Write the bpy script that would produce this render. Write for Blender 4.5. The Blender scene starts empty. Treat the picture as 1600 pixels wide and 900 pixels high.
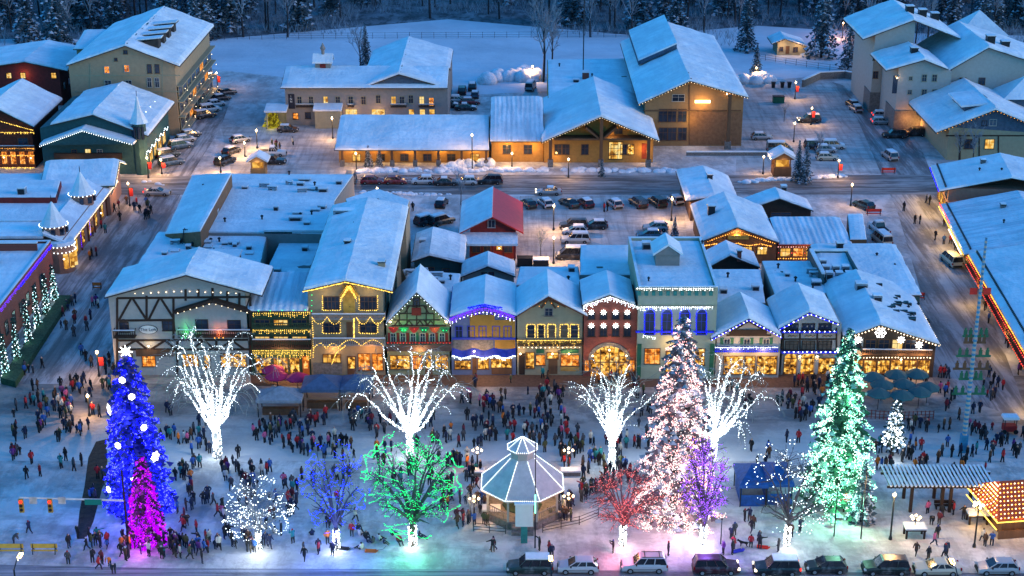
import bpy, math, random
from mathutils import Vector, Matrix, noise
R0 = random.Random(7)
S = bpy.context.scene
COL = S.collection
rad = math.radians
# ---------------------------------------------------------------- survey: camera and ground points
F = 2500.0; HC = 86.0; TH = math.atan(950/F); CT, ST = math.cos(TH), math.sin(TH)
def ray(px, py):
    a = (px-800)/F; b = (450-py)/F
    return Vector((a, CT+b*ST, -ST+b*CT))
def G(px, py, z=0.0):                     # point of the place at height z
    d = ray(px, py); t = (z-HC)/d.z
    return Vector((d.x*t, d.y*t, z))
def V(px, py, Y):                         # point of the place on the vertical plane at depth Y
    d = ray(px, py); t = Y/d.y
    return Vector((d.x*t, Y, HC+d.z*t))
# ---------------------------------------------------------------- object helpers
def tag(o, label=None, cat=None, group=None, kind=None):
    if label: o['label'] = label
    if cat: o['category'] = cat
    if group: o['group'] = group
    if kind: o['kind'] = kind
    return o
def thing(name, label, cat, loc=(0,0,0), rz=0, group=None):
    o = bpy.data.objects.new(name, None); COL.objects.link(o)
    o.location = loc; o.rotation_euler = (0,0,rz); o.empty_display_size = .3
    return tag(o, label, cat, group)
def link(name, me, parent=None, loc=(0,0,0), rz=0):
    o = bpy.data.objects.new(name, me); COL.objects.link(o)
    o.location = loc; o.rotation_euler = (0,0,rz)
    if parent: o.parent = parent
    return o
def copy_tree(o, parent=None):
    c = o.copy(); COL.objects.link(c)
    if parent: c.parent = parent
    for ch in list(o.children): copy_tree(ch, c)
    return c
def dup(o, loc, rz=0, label=None, group=None, sc=None):
    c = copy_tree(o); c.location = loc; c.rotation_euler = (0,0,rz)
    if sc: c.scale = (sc,sc,sc) if not hasattr(sc,'__len__') else sc
    if label: c['label'] = label
    if group: c['group'] = group
    return c
class MB:
    def __init__(s): s.v=[]; s.f=[]; s.m=[]
    def poly(s, pts, m=0):
        n=len(s.v); s.v += [tuple(p) for p in pts]; s.f.append(tuple(range(n,n+len(pts)))); s.m.append(m)
    def mesh(s, vs, fs, m=0):
        n=len(s.v); s.v += [tuple(p) for p in vs]
        for f in fs: s.f.append(tuple(i+n for i in f)); s.m.append(m)
    def box(s, x0,x1,y0,y1,z0,z1, m=0):
        s.mesh([(x0,y0,z0),(x1,y0,z0),(x1,y1,z0),(x0,y1,z0),(x0,y0,z1),(x1,y0,z1),(x1,y1,z1),(x0,y1,z1)],
               [(3,2,1,0),(4,5,6,7),(0,1,5,4),(1,2,6,5),(2,3,7,6),(3,0,4,7)], m)
    def prism(s, pts, z0, z1, m=0, mt=None):      # pts: 2d polygon counter-clockwise
        n=len(pts)
        zz0 = z0 if hasattr(z0,'__len__') else [z0]*n
        zz1 = z1 if hasattr(z1,'__len__') else [z1]*n
        vs=[(p[0],p[1],zz0[i]) for i,p in enumerate(pts)]+[(p[0],p[1],zz1[i]) for i,p in enumerate(pts)]
        s.mesh(vs, [tuple(range(n-1,-1,-1))]+[(i,(i+1)%n,(i+1)%n+n,i+n) for i in range(n)], m)
        s.mesh(vs[n:], [tuple(range(n))], m if mt is None else mt)
    def slab(s, quad, t, m=0, ms=None):           # quad 3d counter-clockwise from above, thickness t upwards
        n=len(quad); ms = m if ms is None else ms
        vs=[tuple(p) for p in quad]+[(p[0],p[1],p[2]+t) for p in quad]
        s.mesh(vs, [tuple(range(n-1,-1,-1))]+[(i,(i+1)%n,(i+1)%n+n,i+n) for i in range(n)], ms)
        s.mesh(vs[n:], [tuple(range(n))], m)
    def pad(s, quad, t, m=0, ridge=(), res=.8, wob=.16):      # snow cover on a roof plane: soft edges, uneven depth
        P=[Vector(p) for p in quad]; Lu=(P[1]-P[0]).length; Lv=(P[3]-P[0]).length
        nu=max(3,min(30,int(Lu/res))); nv=max(3,min(44,int(Lv/res))); b=len(s.v); off=Vector((R0.uniform(-50,50),R0.uniform(-50,50),0))
        us=[0,.12/max(Lu,.6)]+[i/nu for i in range(1,nu)]+[1-.12/max(Lu,.6),1]; vs_=[0,.12/max(Lv,.6)]+[i/nv for i in range(1,nv)]+[1-.12/max(Lv,.6),1]
        c=(P[0]+P[1]+P[2]+P[3])/4
        for v in vs_:
            for u in us:
                q=P[0].lerp(P[1],u).lerp(P[3].lerp(P[2],u),v); e=9
                if 'u0' not in ridge: e=min(e,u*Lu)
                if 'u1' not in ridge: e=min(e,(1-u)*Lu)
                if 'v0' not in ridge: e=min(e,v*Lv)
                if 'v1' not in ridge: e=min(e,(1-v)*Lv)
                k=min(1,.25+.75*min(1,e/.5)**.5); nz=noise.noise(q*.35+off)*.5+noise.noise(q*1.1+off)*.22
                if e<.05:
                    d=(q-c); d.z=0; q=q+d.normalized()*(noise.noise(q*.7+off)*wob)
                s.v.append((q.x,q.y,q.z+max(.05,t*k*(1+.55*nz))))
        w=len(us)
        for j in range(len(vs_)-1):
            for i in range(w-1): s.f.append((b+j*w+i,b+j*w+i+1,b+(j+1)*w+i+1,b+(j+1)*w+i)); s.m.append(m)
        ring=[(i,0) for i in range(w)]+[(w-1,j) for j in range(1,len(vs_))]+[(i,len(vs_)-1) for i in range(w-2,-1,-1)]+[(0,j) for j in range(len(vs_)-2,0,-1)]
        b2=len(s.v)
        for i,j in ring:
            q=P[0].lerp(P[1],us[i]).lerp(P[3].lerp(P[2],us[i]),vs_[j]); s.v.append((q.x,q.y,q.z))
        n=len(ring)
        for k in range(n):
            i,j=ring[k]; i2,j2=ring[(k+1)%n]; s.f.append((b2+k,b2+(k+1)%n,b+j2*w+i2,b+j*w+i)); s.m.append(m)
    def beam(s, a, b, w, d, m=0, up=(0,0,1)):
        a=Vector(a); b=Vector(b); t=(b-a)
        if t.length<1e-6: return
        t.normalize(); u=Vector(up)
        if abs(t.dot(u))>.95: u=Vector((0,1,0))
        x=t.cross(u).normalized()*(w/2); y=t.cross(x).normalized()*(d/2)
        vs=[a-x-y,a+x-y,a+x+y,a-x+y,b-x-y,b+x-y,b+x+y,b-x+y]
        s.mesh(vs,[(3,2,1,0),(4,5,6,7),(0,1,5,4),(1,2,6,5),(2,3,7,6),(3,0,4,7)],m)
    def tube(s, pts, rs, n=6, m=0, cap=True):
        pts=[Vector(p) for p in pts]
        if not hasattr(rs,'__len__'): rs=[rs]*len(pts)
        b=len(s.v); k=len(pts)
        for i,p in enumerate(pts):
            t=(pts[min(i+1,k-1)]-pts[max(i-1,0)])
            t = t.normalized() if t.length>1e-9 else Vector((0,0,1))
            u=Vector((1,0,0)) if abs(t.x)<.8 else Vector((0,1,0))
            x=t.cross(u).normalized(); y=t.cross(x)
            for j in range(n):
                a=2*math.pi*j/n
                s.v.append(tuple(p+(x*math.cos(a)+y*math.sin(a))*rs[i]))
        for i in range(k-1):
            for j in range(n):
                s.f.append((b+i*n+j,b+i*n+(j+1)%n,b+(i+1)*n+(j+1)%n,b+(i+1)*n+j)); s.m.append(m)
        if cap:
            s.f.append(tuple(b+j for j in range(n-1,-1,-1))); s.m.append(m)
            s.f.append(tuple(b+(k-1)*n+j for j in range(n))); s.m.append(m)
    def lathe(s, prof, n=10, c=(0,0,0), m=0, ph=0.0):   # prof [(r,z)]
        b=len(s.v)
        for r,z in prof:
            for j in range(n):
                a=2*math.pi*j/n+ph; s.v.append((c[0]+r*math.cos(a),c[1]+r*math.sin(a),c[2]+z))
        for i in range(len(prof)-1):
            for j in range(n):
                s.f.append((b+i*n+j,b+i*n+(j+1)%n,b+(i+1)*n+(j+1)%n,b+(i+1)*n+j)); s.m.append(m)
        s.f.append(tuple(b+j for j in range(n-1,-1,-1))); s.m.append(m)
        s.f.append(tuple(b+(len(prof)-1)*n+j for j in range(n))); s.m.append(m)
    def octa(s, c, r, m=0):
        x,y,z=c
        s.mesh([(x+r,y,z),(x-r,y,z),(x,y+r,z),(x,y-r,z),(x,y,z+r),(x,y,z-r)],
               [(0,2,4),(2,1,4),(1,3,4),(3,0,4),(2,0,5),(1,2,5),(3,1,5),(0,3,5)],m)
    def tetra(s, c, r, m=0):
        x,y,z=c
        s.mesh([(x,y,z+r),(x+.94*r,y,z-.4*r),(x-.47*r,y+.82*r,z-.4*r),(x-.47*r,y-.82*r,z-.4*r)],[(0,1,2),(0,2,3),(0,3,1),(1,3,2)],m)
    def data(s, name, mats, smooth=False):
        me=bpy.data.meshes.new(name); me.from_pydata(s.v,[],s.f)
        for m in (mats if isinstance(mats,(list,tuple)) else [mats]): me.materials.append(m)
        me.polygons.foreach_set('material_index', s.m)
        if smooth: me.polygons.foreach_set('use_smooth',[True]*len(s.f))
        me.update(); return me
    def build(s, name, mats, parent=None, smooth=False, loc=(0,0,0), rz=0):
        if not s.f: return None
        return link(name, s.data(name,mats,smooth), parent, loc, rz)
# ---------------------------------------------------------------- materials
MT={}
def nodes(name):
    m=bpy.data.materials.new(name); m.use_nodes=True; nt=m.node_tree; nt.nodes.clear()
    out=nt.nodes.new('ShaderNodeOutputMaterial'); return m,nt,out
def N(nt,t,**k):
    n=nt.nodes.new(t)
    for a,v in k.items():
        if a.startswith('i_'): n.inputs[a[2:].replace('_',' ')].default_value=v
        else: setattr(n,a,v)
    return n
def ramp(nt, fac, stops):
    r=nt.nodes.new('ShaderNodeValToRGB'); e=r.color_ramp.elements
    while len(e)<len(stops): e.new(.5)
    for i,(p,c) in enumerate(stops): e[i].position=p; e[i].color=(*c,1) if len(c)==3 else c
    nt.links.new(fac,r.inputs[0]); return r.outputs[0]
def mat(name, c, rough=.8, var=.25, sc=1.5, bump=0.0, metal=0.0, c2=None, stretch=None, spec=.3, coord='Object'):
    if name in MT: return MT[name]
    m,nt,out=nodes(name)
    b=N(nt,'ShaderNodeBsdfPrincipled'); b.inputs['Roughness'].default_value=rough; b.inputs['Metallic'].default_value=metal
    b.inputs['Specular IOR Level'].default_value=spec
    tc=N(nt,'ShaderNodeTexCoord'); src=tc.outputs[coord]
    if stretch:
        mp=N(nt,'ShaderNodeMapping'); mp.inputs['Scale'].default_value=stretch; nt.links.new(src,mp.inputs[0]); src=mp.outputs[0]
    n=N(nt,'ShaderNodeTexNoise'); n.inputs['Scale'].default_value=sc; n.inputs['Detail'].default_value=6; n.inputs['Roughness'].default_value=.65
    nt.links.new(src,n.inputs[0])
    ca=tuple(x*(1-var) for x in c); cb=tuple(min(1,x*(1+var)) for x in c) if c2 is None else c2
    col=ramp(nt,n.outputs[0],[(.32,ca if c2 is None else c),(.68,cb)])
    nt.links.new(col,b.inputs['Base Color'])
    if bump:
        bp=N(nt,'ShaderNodeBump'); bp.inputs['Strength'].default_value=bump; bp.inputs['Distance'].default_value=.25
        nt.links.new(n.outputs[0],bp.inputs['Height']); nt.links.new(bp.outputs[0],b.inputs['Normal'])
    nt.links.new(b.outputs[0],out.inputs[0]); MT[name]=m; return m
def emis(name, c, st, samp='NONE', c2=None, sc=3.0, rnd=False):
    if name in MT: return MT[name]
    m,nt,out=nodes(name); e=N(nt,'ShaderNodeEmission'); e.inputs[0].default_value=(*c,1); e.inputs[1].default_value=st
    if c2 is not None:
        tc=N(nt,'ShaderNodeTexCoord'); n=N(nt,'ShaderNodeTexNoise'); n.inputs['Scale'].default_value=sc; n.inputs['Detail'].default_value=3
        nt.links.new(tc.outputs['Object'],n.inputs[0]); nt.links.new(ramp(nt,n.outputs[0],[(.36,c2),(.56,c)]),e.inputs[0])
    nt.links.new(e.outputs[0],out.inputs[0]); m.cycles.emission_sampling=samp; MT[name]=m; return m
# ---------------------------------------------------------------- snow and ground materials
def snow(name, a=(.62,.65,.68), b=(.82,.84,.86), sc=.35, bump=.35, fine=2.2, tracks=None, tcol=(.3,.3,.31), tamt=.6, coord='Object', streak=None):
    m,nt,out=nodes(name); L=nt.links.new
    p=N(nt,'ShaderNodeBsdfPrincipled'); p.inputs['Roughness'].default_value=.75; p.inputs['Specular IOR Level'].default_value=.25
    tc=N(nt,'ShaderNodeTexCoord'); src=tc.outputs[coord]
    n1=N(nt,'ShaderNodeTexNoise'); n1.inputs['Scale'].default_value=sc; n1.inputs['Detail'].default_value=7; n1.inputs['Roughness'].default_value=.6; L(src,n1.inputs[0])
    n2=N(nt,'ShaderNodeTexNoise'); n2.inputs['Scale'].default_value=fine; n2.inputs['Detail'].default_value=5; L(src,n2.inputs[0])
    col=ramp(nt,n1.outputs[0],[(.3,a),(.66,b)])
    hsrc=n2.outputs[0]
    if tracks:
        for k,sv in enumerate(tracks):
            mp=N(nt,'ShaderNodeMapping'); mp.inputs['Scale'].default_value=sv; mp.inputs['Location'].default_value=(k*3.1,k*7.7,0); L(src,mp.inputs[0])
            n3=N(nt,'ShaderNodeTexNoise'); n3.inputs['Scale'].default_value=1.0; n3.inputs['Detail'].default_value=6; n3.inputs['Roughness'].default_value=.7; L(mp.outputs[0],n3.inputs[0])
            mk=ramp(nt,n3.outputs[0],[(.47,(0,0,0)),(.58,(tamt,)*3)])
            mx=N(nt,'ShaderNodeMixRGB'); L(mk,mx.inputs[0]); L(col,mx.inputs[1]); mx.inputs[2].default_value=(*tcol,1); col=mx.outputs[0]
    add=N(nt,'ShaderNodeMath',operation='ADD'); L(n1.outputs[0],add.inputs[0]); L(hsrc,add.inputs[1])
    h=add.outputs[0]
    if streak:
        w=N(nt,'ShaderNodeTexWave'); w.bands_direction=streak[0]; w.inputs['Scale'].default_value=streak[1]; w.inputs['Distortion'].default_value=1.2; L(src,w.inputs[0])
        ml=N(nt,'ShaderNodeMath',operation='MULTIPLY_ADD'); L(w.outputs[1],ml.inputs[0]); ml.inputs[1].default_value=streak[2]; L(h,ml.inputs[2]); h=ml.outputs[0]
    bp=N(nt,'ShaderNodeBump'); bp.inputs['Strength'].default_value=bump; bp.inputs['Distance'].default_value=.3
    L(h,bp.inputs['Height']); L(bp.outputs[0],p.inputs['Normal']); L(col,p.inputs['Base Color']); L(p.outputs[0],out.inputs[0])
    MT[name]=m; return m
SNOW=snow('roof_snow',(.66,.66,.66),(.86,.86,.85),sc=.16,bump=.45,fine=1.6,tracks=[(.5,.12,.5),(.14,.6,.5)],tcol=(.55,.57,.6),tamt=.35)
SNOWX=snow('roof_snow_seamed',(.55,.58,.6),(.8,.82,.84),sc=.2,bump=.5,tracks=[(1.2,.06,.3)],tcol=(.42,.45,.5),tamt=.6,streak=('X',.35,.5))
SNOWG=snow('field_snow',(.42,.45,.48),(.62,.65,.68),sc=.06,bump=.4,fine=.7,tracks=[(.09,.5,1)],tcol=(.5,.53,.57),tamt=.4)
PARK=snow('park_snow',(.46,.44,.415),(.7,.68,.645),sc=.1,bump=.6,fine=1.3,tracks=[(.12,.22,1),(.3,.12,1)],tcol=(.2,.19,.18),tamt=.5)
PLAZA=snow('trodden_snow',(.25,.22,.185),(.43,.39,.34),sc=.1,bump=.5,fine=1.4,tracks=[(.05,.28,1),(.22,.2,1)],tcol=(.1,.095,.09),tamt=.6)
STREETX=snow('packed_snow_street',(.22,.205,.195),(.37,.355,.34),sc=.12,bump=.4,fine=1.5,tracks=[(.03,1.1,1),(.08,.5,1)],tcol=(.08,.075,.07),tamt=.8)
STREETY=snow('packed_snow_lane',(.3,.28,.27),(.5,.475,.455),sc=.12,bump=.4,fine=1.5,tracks=[(.8,.03,1),(.25,.06,1)],tcol=(.12,.11,.105),tamt=.75)
LOT=snow('parking_snow',(.36,.34,.32),(.55,.53,.5),sc=.15,bump=.4,fine=1.5,tracks=[(.9,.07,1),(.15,.5,1)],tcol=(.2,.19,.18),tamt=.5)
ROAD=snow('slush_road',(.07,.07,.08),(.2,.2,.22),sc=.2,bump=.4,fine=2.5,tracks=[(.04,1.6,1)],tcol=(.42,.42,.45),tamt=.6)
TOWN=snow('town_snow',(.4,.38,.37),(.66,.64,.62),sc=.09,bump=.6,fine=1.1,tracks=[(.15,.12,1),(.4,.2,1)],tcol=(.22,.21,.2),tamt=.5)
BANK=snow('banked_snow',(.55,.56,.58),(.82,.83,.85),sc=.8,bump=.9,fine=3.0)
def blend_y(m, y0, w, c):      # trodden street snow fading into the cleaner park snow
    nt=m.node_tree; L=nt.links.new; p=[n for n in nt.nodes if n.type=='BSDF_PRINCIPLED'][0]; src=p.inputs['Base Color'].links[0].from_socket
    tc=N(nt,'ShaderNodeTexCoord'); sp=N(nt,'ShaderNodeSeparateXYZ'); L(tc.outputs['Object'],sp.inputs[0]); n=N(nt,'ShaderNodeTexNoise'); n.inputs['Scale'].default_value=.12; n.inputs['Detail'].default_value=6; L(tc.outputs['Object'],n.inputs[0])
    ma=N(nt,'ShaderNodeMath',operation='MULTIPLY_ADD'); L(n.outputs[0],ma.inputs[0]); ma.inputs[1].default_value=14; L(sp.outputs[1],ma.inputs[2])
    mr=N(nt,'ShaderNodeMapRange'); mr.inputs[1].default_value=y0+7+w; mr.inputs[2].default_value=y0+7-w; L(ma.outputs[0],mr.inputs[0])
    mx=N(nt,'ShaderNodeMixRGB'); L(mr.outputs[0],mx.inputs[0]); L(src,mx.inputs[1]); mx.inputs[2].default_value=(*c,1); L(mx.outputs[0],p.inputs['Base Color'])
blend_y(PLAZA, G(800,684).y, 6, (.57,.545,.515))
# ---------------------------------------------------------------- plain materials
TIMBER=mat('dark_timber',(.035,.02,.013),.7); BROWN=mat('brown_wood',(.12,.06,.03),.7,stretch=(1,1,.2)); FASC=mat('fascia_board',(.05,.035,.028),.7)
TAN=mat('tan_siding',(.27,.155,.07),.8,.12); OCHRE=mat('ochre_siding',(.4,.2,.05),.8,.15); CREAM=mat('cream_stucco',(.3,.265,.17),.9,.1); WHITE=mat('white_stucco',(.36,.34,.3),.9,.08)
BEIGE=mat('beige_stucco',(.36,.255,.155),.9,.1); GREY=mat('grey_stucco',(.25,.215,.19),.9,.1); REDW=mat('red_siding',(.2,.02,.015),.7,.2); REDROOF=mat('red_metal_roof',(.42,.02,.03),.45,.15)
TEAL=mat('teal_siding',(.025,.075,.075),.7,.2); PINK=mat('pink_stucco',(.32,.16,.11),.9,.12); DKBLUE=mat('slate_blue',(.06,.09,.13),.8); BLUEP=mat('blue_paint',(.03,.05,.35),.6)
YELLOW=mat('yellow_stucco',(.38,.2,.035),.9,.12); GREENP=mat('green_paint',(.02,.12,.06),.6); METAL=mat('dark_metal',(.03,.032,.035),.4,.1,metal=.6); GALV=mat('galvanised_metal',(.3,.32,.34),.45,.15,metal=.5)
CONC=mat('concrete',(.28,.27,.26),.9); STONE=mat('grey_stone',(.15,.14,.13),.9,.4,3); RED=mat('red_cloth',(.4,.02,.02),.8,.1); BLK=mat('black_rubber',(.012,.012,.013),.7); BARK=mat('tree_bark',(.05,.038,.03),.9,.3,4)
ORANGE=mat('orange_plastic',(.6,.12,.02),.6); TEALF=mat('teal_canvas',(.03,.12,.12),.85,.2); NAVY=mat('navy_canvas',(.05,.09,.16),.85); BLUET=mat('blue_tarp',(.01,.07,.25),.6,.3,2); PINKF=mat('magenta_canvas',(.42,.02,.09),.85)
SHADE=mat('frozen_earth',(.05,.035,.025),.95,.4,1.5,.5); FENCE=mat('fence_iron',(.05,.05,.055),.5)
def brick(name,c1,c2,mort,sc):
    m,nt,out=nodes(name); L=nt.links.new; p=N(nt,'ShaderNodeBsdfPrincipled'); p.inputs['Roughness'].default_value=.9
    tc=N(nt,'ShaderNodeTexCoord'); mp=N(nt,'ShaderNodeMapping'); mp.inputs['Rotation'].default_value=(rad(90),0,0); L(tc.outputs['Object'],mp.inputs[0])
    b=N(nt,'ShaderNodeTexBrick'); b.inputs['Scale'].default_value=sc; b.inputs['Color1'].default_value=(*c1,1); b.inputs['Color2'].default_value=(*c2,1); b.inputs['Mortar'].default_value=(*mort,1); b.inputs['Mortar Size'].default_value=.012
    L(mp.outputs[0],b.inputs[0]); L(b.outputs[0],p.inputs['Base Color']); L(p.outputs[0],out.inputs[0]); MT[name]=m; return m
BRICK=brick('red_brick',(.26,.05,.03),(.18,.035,.022),(.2,.14,.11),2.0); PAVER=mat('brick_paving',(.1,.06,.04),.9,.3,2.5)
def glass(name,c=(.012,.018,.03)):
    m,nt,out=nodes(name); p=N(nt,'ShaderNodeBsdfPrincipled'); p.inputs['Base Color'].default_value=(*c,1); p.inputs['Roughness'].default_value=.12; p.inputs['Specular IOR Level'].default_value=.6
    tc=N(nt,'ShaderNodeTexCoord'); n=N(nt,'ShaderNodeTexNoise'); n.inputs['Scale'].default_value=.7; nt.links.new(tc.outputs['Object'],n.inputs[0])
    nt.links.new(ramp(nt,n.outputs[0],[(.35,c),(.7,tuple(x*2.2+.004 for x in c))]),p.inputs['Base Color'])
    nt.links.new(p.outputs[0],out.inputs[0]); MT[name]=m; return m
PANE=glass('dark_glass'); CARGL=glass('car_glass',(.008,.01,.014))
# lit things
def display(name, st, stops, sc=2.0):     # lit window with goods, curtains and dark gaps behind the glass
    m,nt,out=nodes(name); L=nt.links.new; e=N(nt,'ShaderNodeEmission'); tc=N(nt,'ShaderNodeTexCoord'); v=N(nt,'ShaderNodeTexVoronoi'); v.inputs['Scale'].default_value=sc; v.distance='CHEBYCHEV'; L(tc.outputs['Object'],v.inputs[0])
    sp=N(nt,'ShaderNodeSeparateColor'); L(v.outputs['Color'],sp.inputs[0]); n=N(nt,'ShaderNodeTexNoise'); n.inputs['Scale'].default_value=sc*.45; L(tc.outputs['Object'],n.inputs[0])
    ad=N(nt,'ShaderNodeMath',operation='MULTIPLY_ADD'); L(sp.outputs[0],ad.inputs[0]); ad.inputs[1].default_value=.5; L(n.outputs[0],ad.inputs[2])
    sb=N(nt,'ShaderNodeMath',operation='SUBTRACT'); L(ad.outputs[0],sb.inputs[0]); sb.inputs[1].default_value=.25; L(ramp(nt,sb.outputs[0],stops),e.inputs[0]); e.inputs[1].default_value=st
    L(e.outputs[0],out.inputs[0]); m.cycles.emission_sampling='NONE'; MT[name]=m; return m
LIT=display('lit_window',1.05,[(.1,(.12,.04,.01)),(.3,(.5,.2,.03)),(.5,(1,.55,.1)),(.8,(1,.8,.35))],1.3); LITS=display('lit_shop',1.35,[(.1,(.015,.008,.004)),(.32,(.1,.035,.008)),(.48,(.42,.17,.025)),(.62,(.95,.46,.06)),(.78,(1,.7,.2)),(.93,(1,.92,.65))],2.9); LITO=display('lit_orange',1.3,[(.1,(.03,.008,.003)),(.35,(.4,.09,.012)),(.6,(1,.32,.04)),(.85,(1,.6,.2))],2.6)
WB=emis('white_bulb',(.8,.92,1),6.0); GB=emis('gold_bulb',(1,.62,.1),3.2); WWB=emis('warm_white_bulb',(1,.78,.5),4.0); BB=emis('blue_bulb',(.006,.008,1),2.6); PB=emis('purple_bulb',(.36,.0,.8),1.9); VB=emis('violet_bulb',(.16,.03,1),2.2)
GNB=emis('green_bulb',(.02,1,.25),2.4); MB2=emis('mint_bulb',(.25,1,.62),3.0); RB=emis('red_bulb',(1,.06,.05),2.6); PKB=emis('pink_bulb',(1,.42,.42),3.0); GLOBE=emis('lamp_globe',(1,.72,.38),9.0); STAR=emis('star_light',(1,.97,.92),7.0)
ORB=emis('orange_bulb',(1,.4,.06),3.5); TAIL=emis('tail_light',(1,.03,.02),3.0); HEAD=emis('head_light',(1,.85,.6),6.0); LENS=mat('dull_lens',(.5,.5,.48),.2,.05); TLENS=mat('red_lens',(.25,.01,.01),.25,.05); SIGNY=mat('sign_board',(.7,.68,.6),.7,.05); SIGNB=mat('sign_lettering',(.02,.02,.025),.7,.05); GREENS=mat('green_sign',(.0,.16,.12),.5,.05); HIVIS=mat('hi_vis_yellow',(.75,.8,.04),.6,.1)
# ---------------------------------------------------------------- ground and streets
def sheet(name, pts, z, m, px=True):
    b=MB(); b.poly([(G(*p,z) if px else (*p,z)) for p in pts]); o=b.build(name,m); tag(o,kind='structure'); return o
b=MB(); b.poly([(-900,60,0),(900,60,0),(900,1800,0),(-900,1800,0)]); tag(b.build('ground',SNOWG),kind='structure')
sheet('park_ground',[(-120,990),(1720,990),(1700,690),(-100,690)],.004,PARK)
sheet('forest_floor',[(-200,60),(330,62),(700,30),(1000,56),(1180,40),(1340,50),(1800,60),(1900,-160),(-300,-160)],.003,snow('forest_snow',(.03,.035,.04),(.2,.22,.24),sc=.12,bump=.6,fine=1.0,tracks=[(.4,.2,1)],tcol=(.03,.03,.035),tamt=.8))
sheet('town_ground',[(-300,720),(1900,720),(1800,116),(1330,116),(1150,128),(700,150),(420,118),(330,108),(-300,108)],.0035,TOWN)
sheet('main_road',[(-160,878.5),(260,888),(800,890),(1200,893),(1760,897),(1900,1010),(-300,1010)],.010,ROAD)
sheet('market_street',[(-160,720),(1750,720),(1700,588),(-140,572)],.008,PLAZA)
sheet('lane',[(-60,600),(168,600),(178,545),(288,290),(345,200),(362,150),(335,150),(285,215),(185,315),(0,562)],.012,STREETY)
sheet('street',[(1452,604),(1610,660),(1533,450),(1467,300),(1437,225),(1375,150),(1300,128),(1335,175),(1402,330),(1437,450)],.012,STREETY)
sheet('road',[(150,304),(1500,304),(1500,273),(560,273),(180,276)],.016,STREETX)
sheet('car_park',[(812,402),(1075,402),(1068,306),(812,306)],.006,LOT)
sheet('inn_car_park',[(362,272),(556,272),(556,198),(345,198)],.006,LOT)
sheet('lodge_car_park',[(1150,272),(1400,272),(1330,130),(1150,130)],.006,LOT)
sheet('shop_pavement',[(392,603),(1320,606),(1320,586),(392,584)],.020,PAVER)
sheet('planting_bed',[(150,690),(166,686),(168,720),(158,770),(146,815),(134,842),(120,842),(124,800),(132,760),(138,715)],.016,SHADE)  # dark brown sheet painted as a long oval shadow on the snow
# ---------------------------------------------------------------- world, sun, camera
SUN_EL, SUN_AZ = rad(6.0), rad(104)     # glow of the set sun low on the right
w=bpy.data.worlds.new('World'); S.world=w; w.use_nodes=True; nt=w.node_tree
bg=nt.nodes['Background']; sky=nt.nodes.new('ShaderNodeTexSky'); sky.sky_type='NISHITA'; sky.sun_disc=False
sky.sun_elevation=SUN_EL; sky.sun_rotation=SUN_AZ; sky.ozone_density=6.0; sky.air_density=1.4; sky.dust_density=.3
tint=nt.nodes.new('ShaderNodeMixRGB'); tint.blend_type='MULTIPLY'; tint.inputs[0].default_value=1; tint.inputs[2].default_value=(.52,1.16,1.34,1)
nt.links.new(sky.outputs[0],tint.inputs[1]); nt.links.new(tint.outputs[0],bg.inputs[0]); bg.inputs[1].default_value=.58
sl=bpy.data.lights.new('sun','SUN'); sl.energy=1.25; sl.angle=rad(28); sl.color=(1,.7,.56)
so=bpy.data.objects.new('sun',sl); COL.objects.link(so)
sd=Vector((math.sin(SUN_AZ)*math.cos(rad(18)), math.cos(SUN_AZ)*math.cos(rad(18)), math.sin(rad(18))))
so.rotation_euler=sd.to_track_quat('Z','Y').to_euler()
cd=bpy.data.cameras.new('camera'); co=bpy.data.objects.new('camera',cd); COL.objects.link(co)
co.location=(0,0,HC); co.rotation_euler=(rad(90)-TH,0,0); cd.sensor_width=36; cd.lens=36*F/1600; cd.clip_end=5000; S.camera=co
S.view_settings.view_transform='Standard'; S.view_settings.look='None'; S.view_settings.exposure=0; S.view_settings.gamma=1
S.render.engine='CYCLES'
cy=S.cycles; cy.use_denoising=True
try: cy.denoiser='OPENIMAGEDENOISE'
except Exception: pass
cy.max_bounces=4; cy.diffuse_bounces=2; cy.glossy_bounces=2; cy.sample_clamp_indirect=2.0; cy.sample_clamp_direct=0; cy.use_light_tree=True; cy.caustics_reflective=False; cy.caustics_refractive=False
def lamp(name, loc, e, c=(1,.62,.28), r=.12, parent=None):
    if name in('shop_lamp','porch_lamp','gazebo_lamp','hut_lamp'): e*=2.6
    if name in('porch_lamp','lamp_light'): e*=1.7
    if name=='tree_light': e*=1.0
    l=bpy.data.lights.new(name,'POINT'); l.energy=e; l.color=c; l.shadow_soft_size=r
    o=bpy.data.objects.new(name,l); COL.objects.link(o); o.location=loc
    if parent: o.parent=parent
    return o
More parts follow.
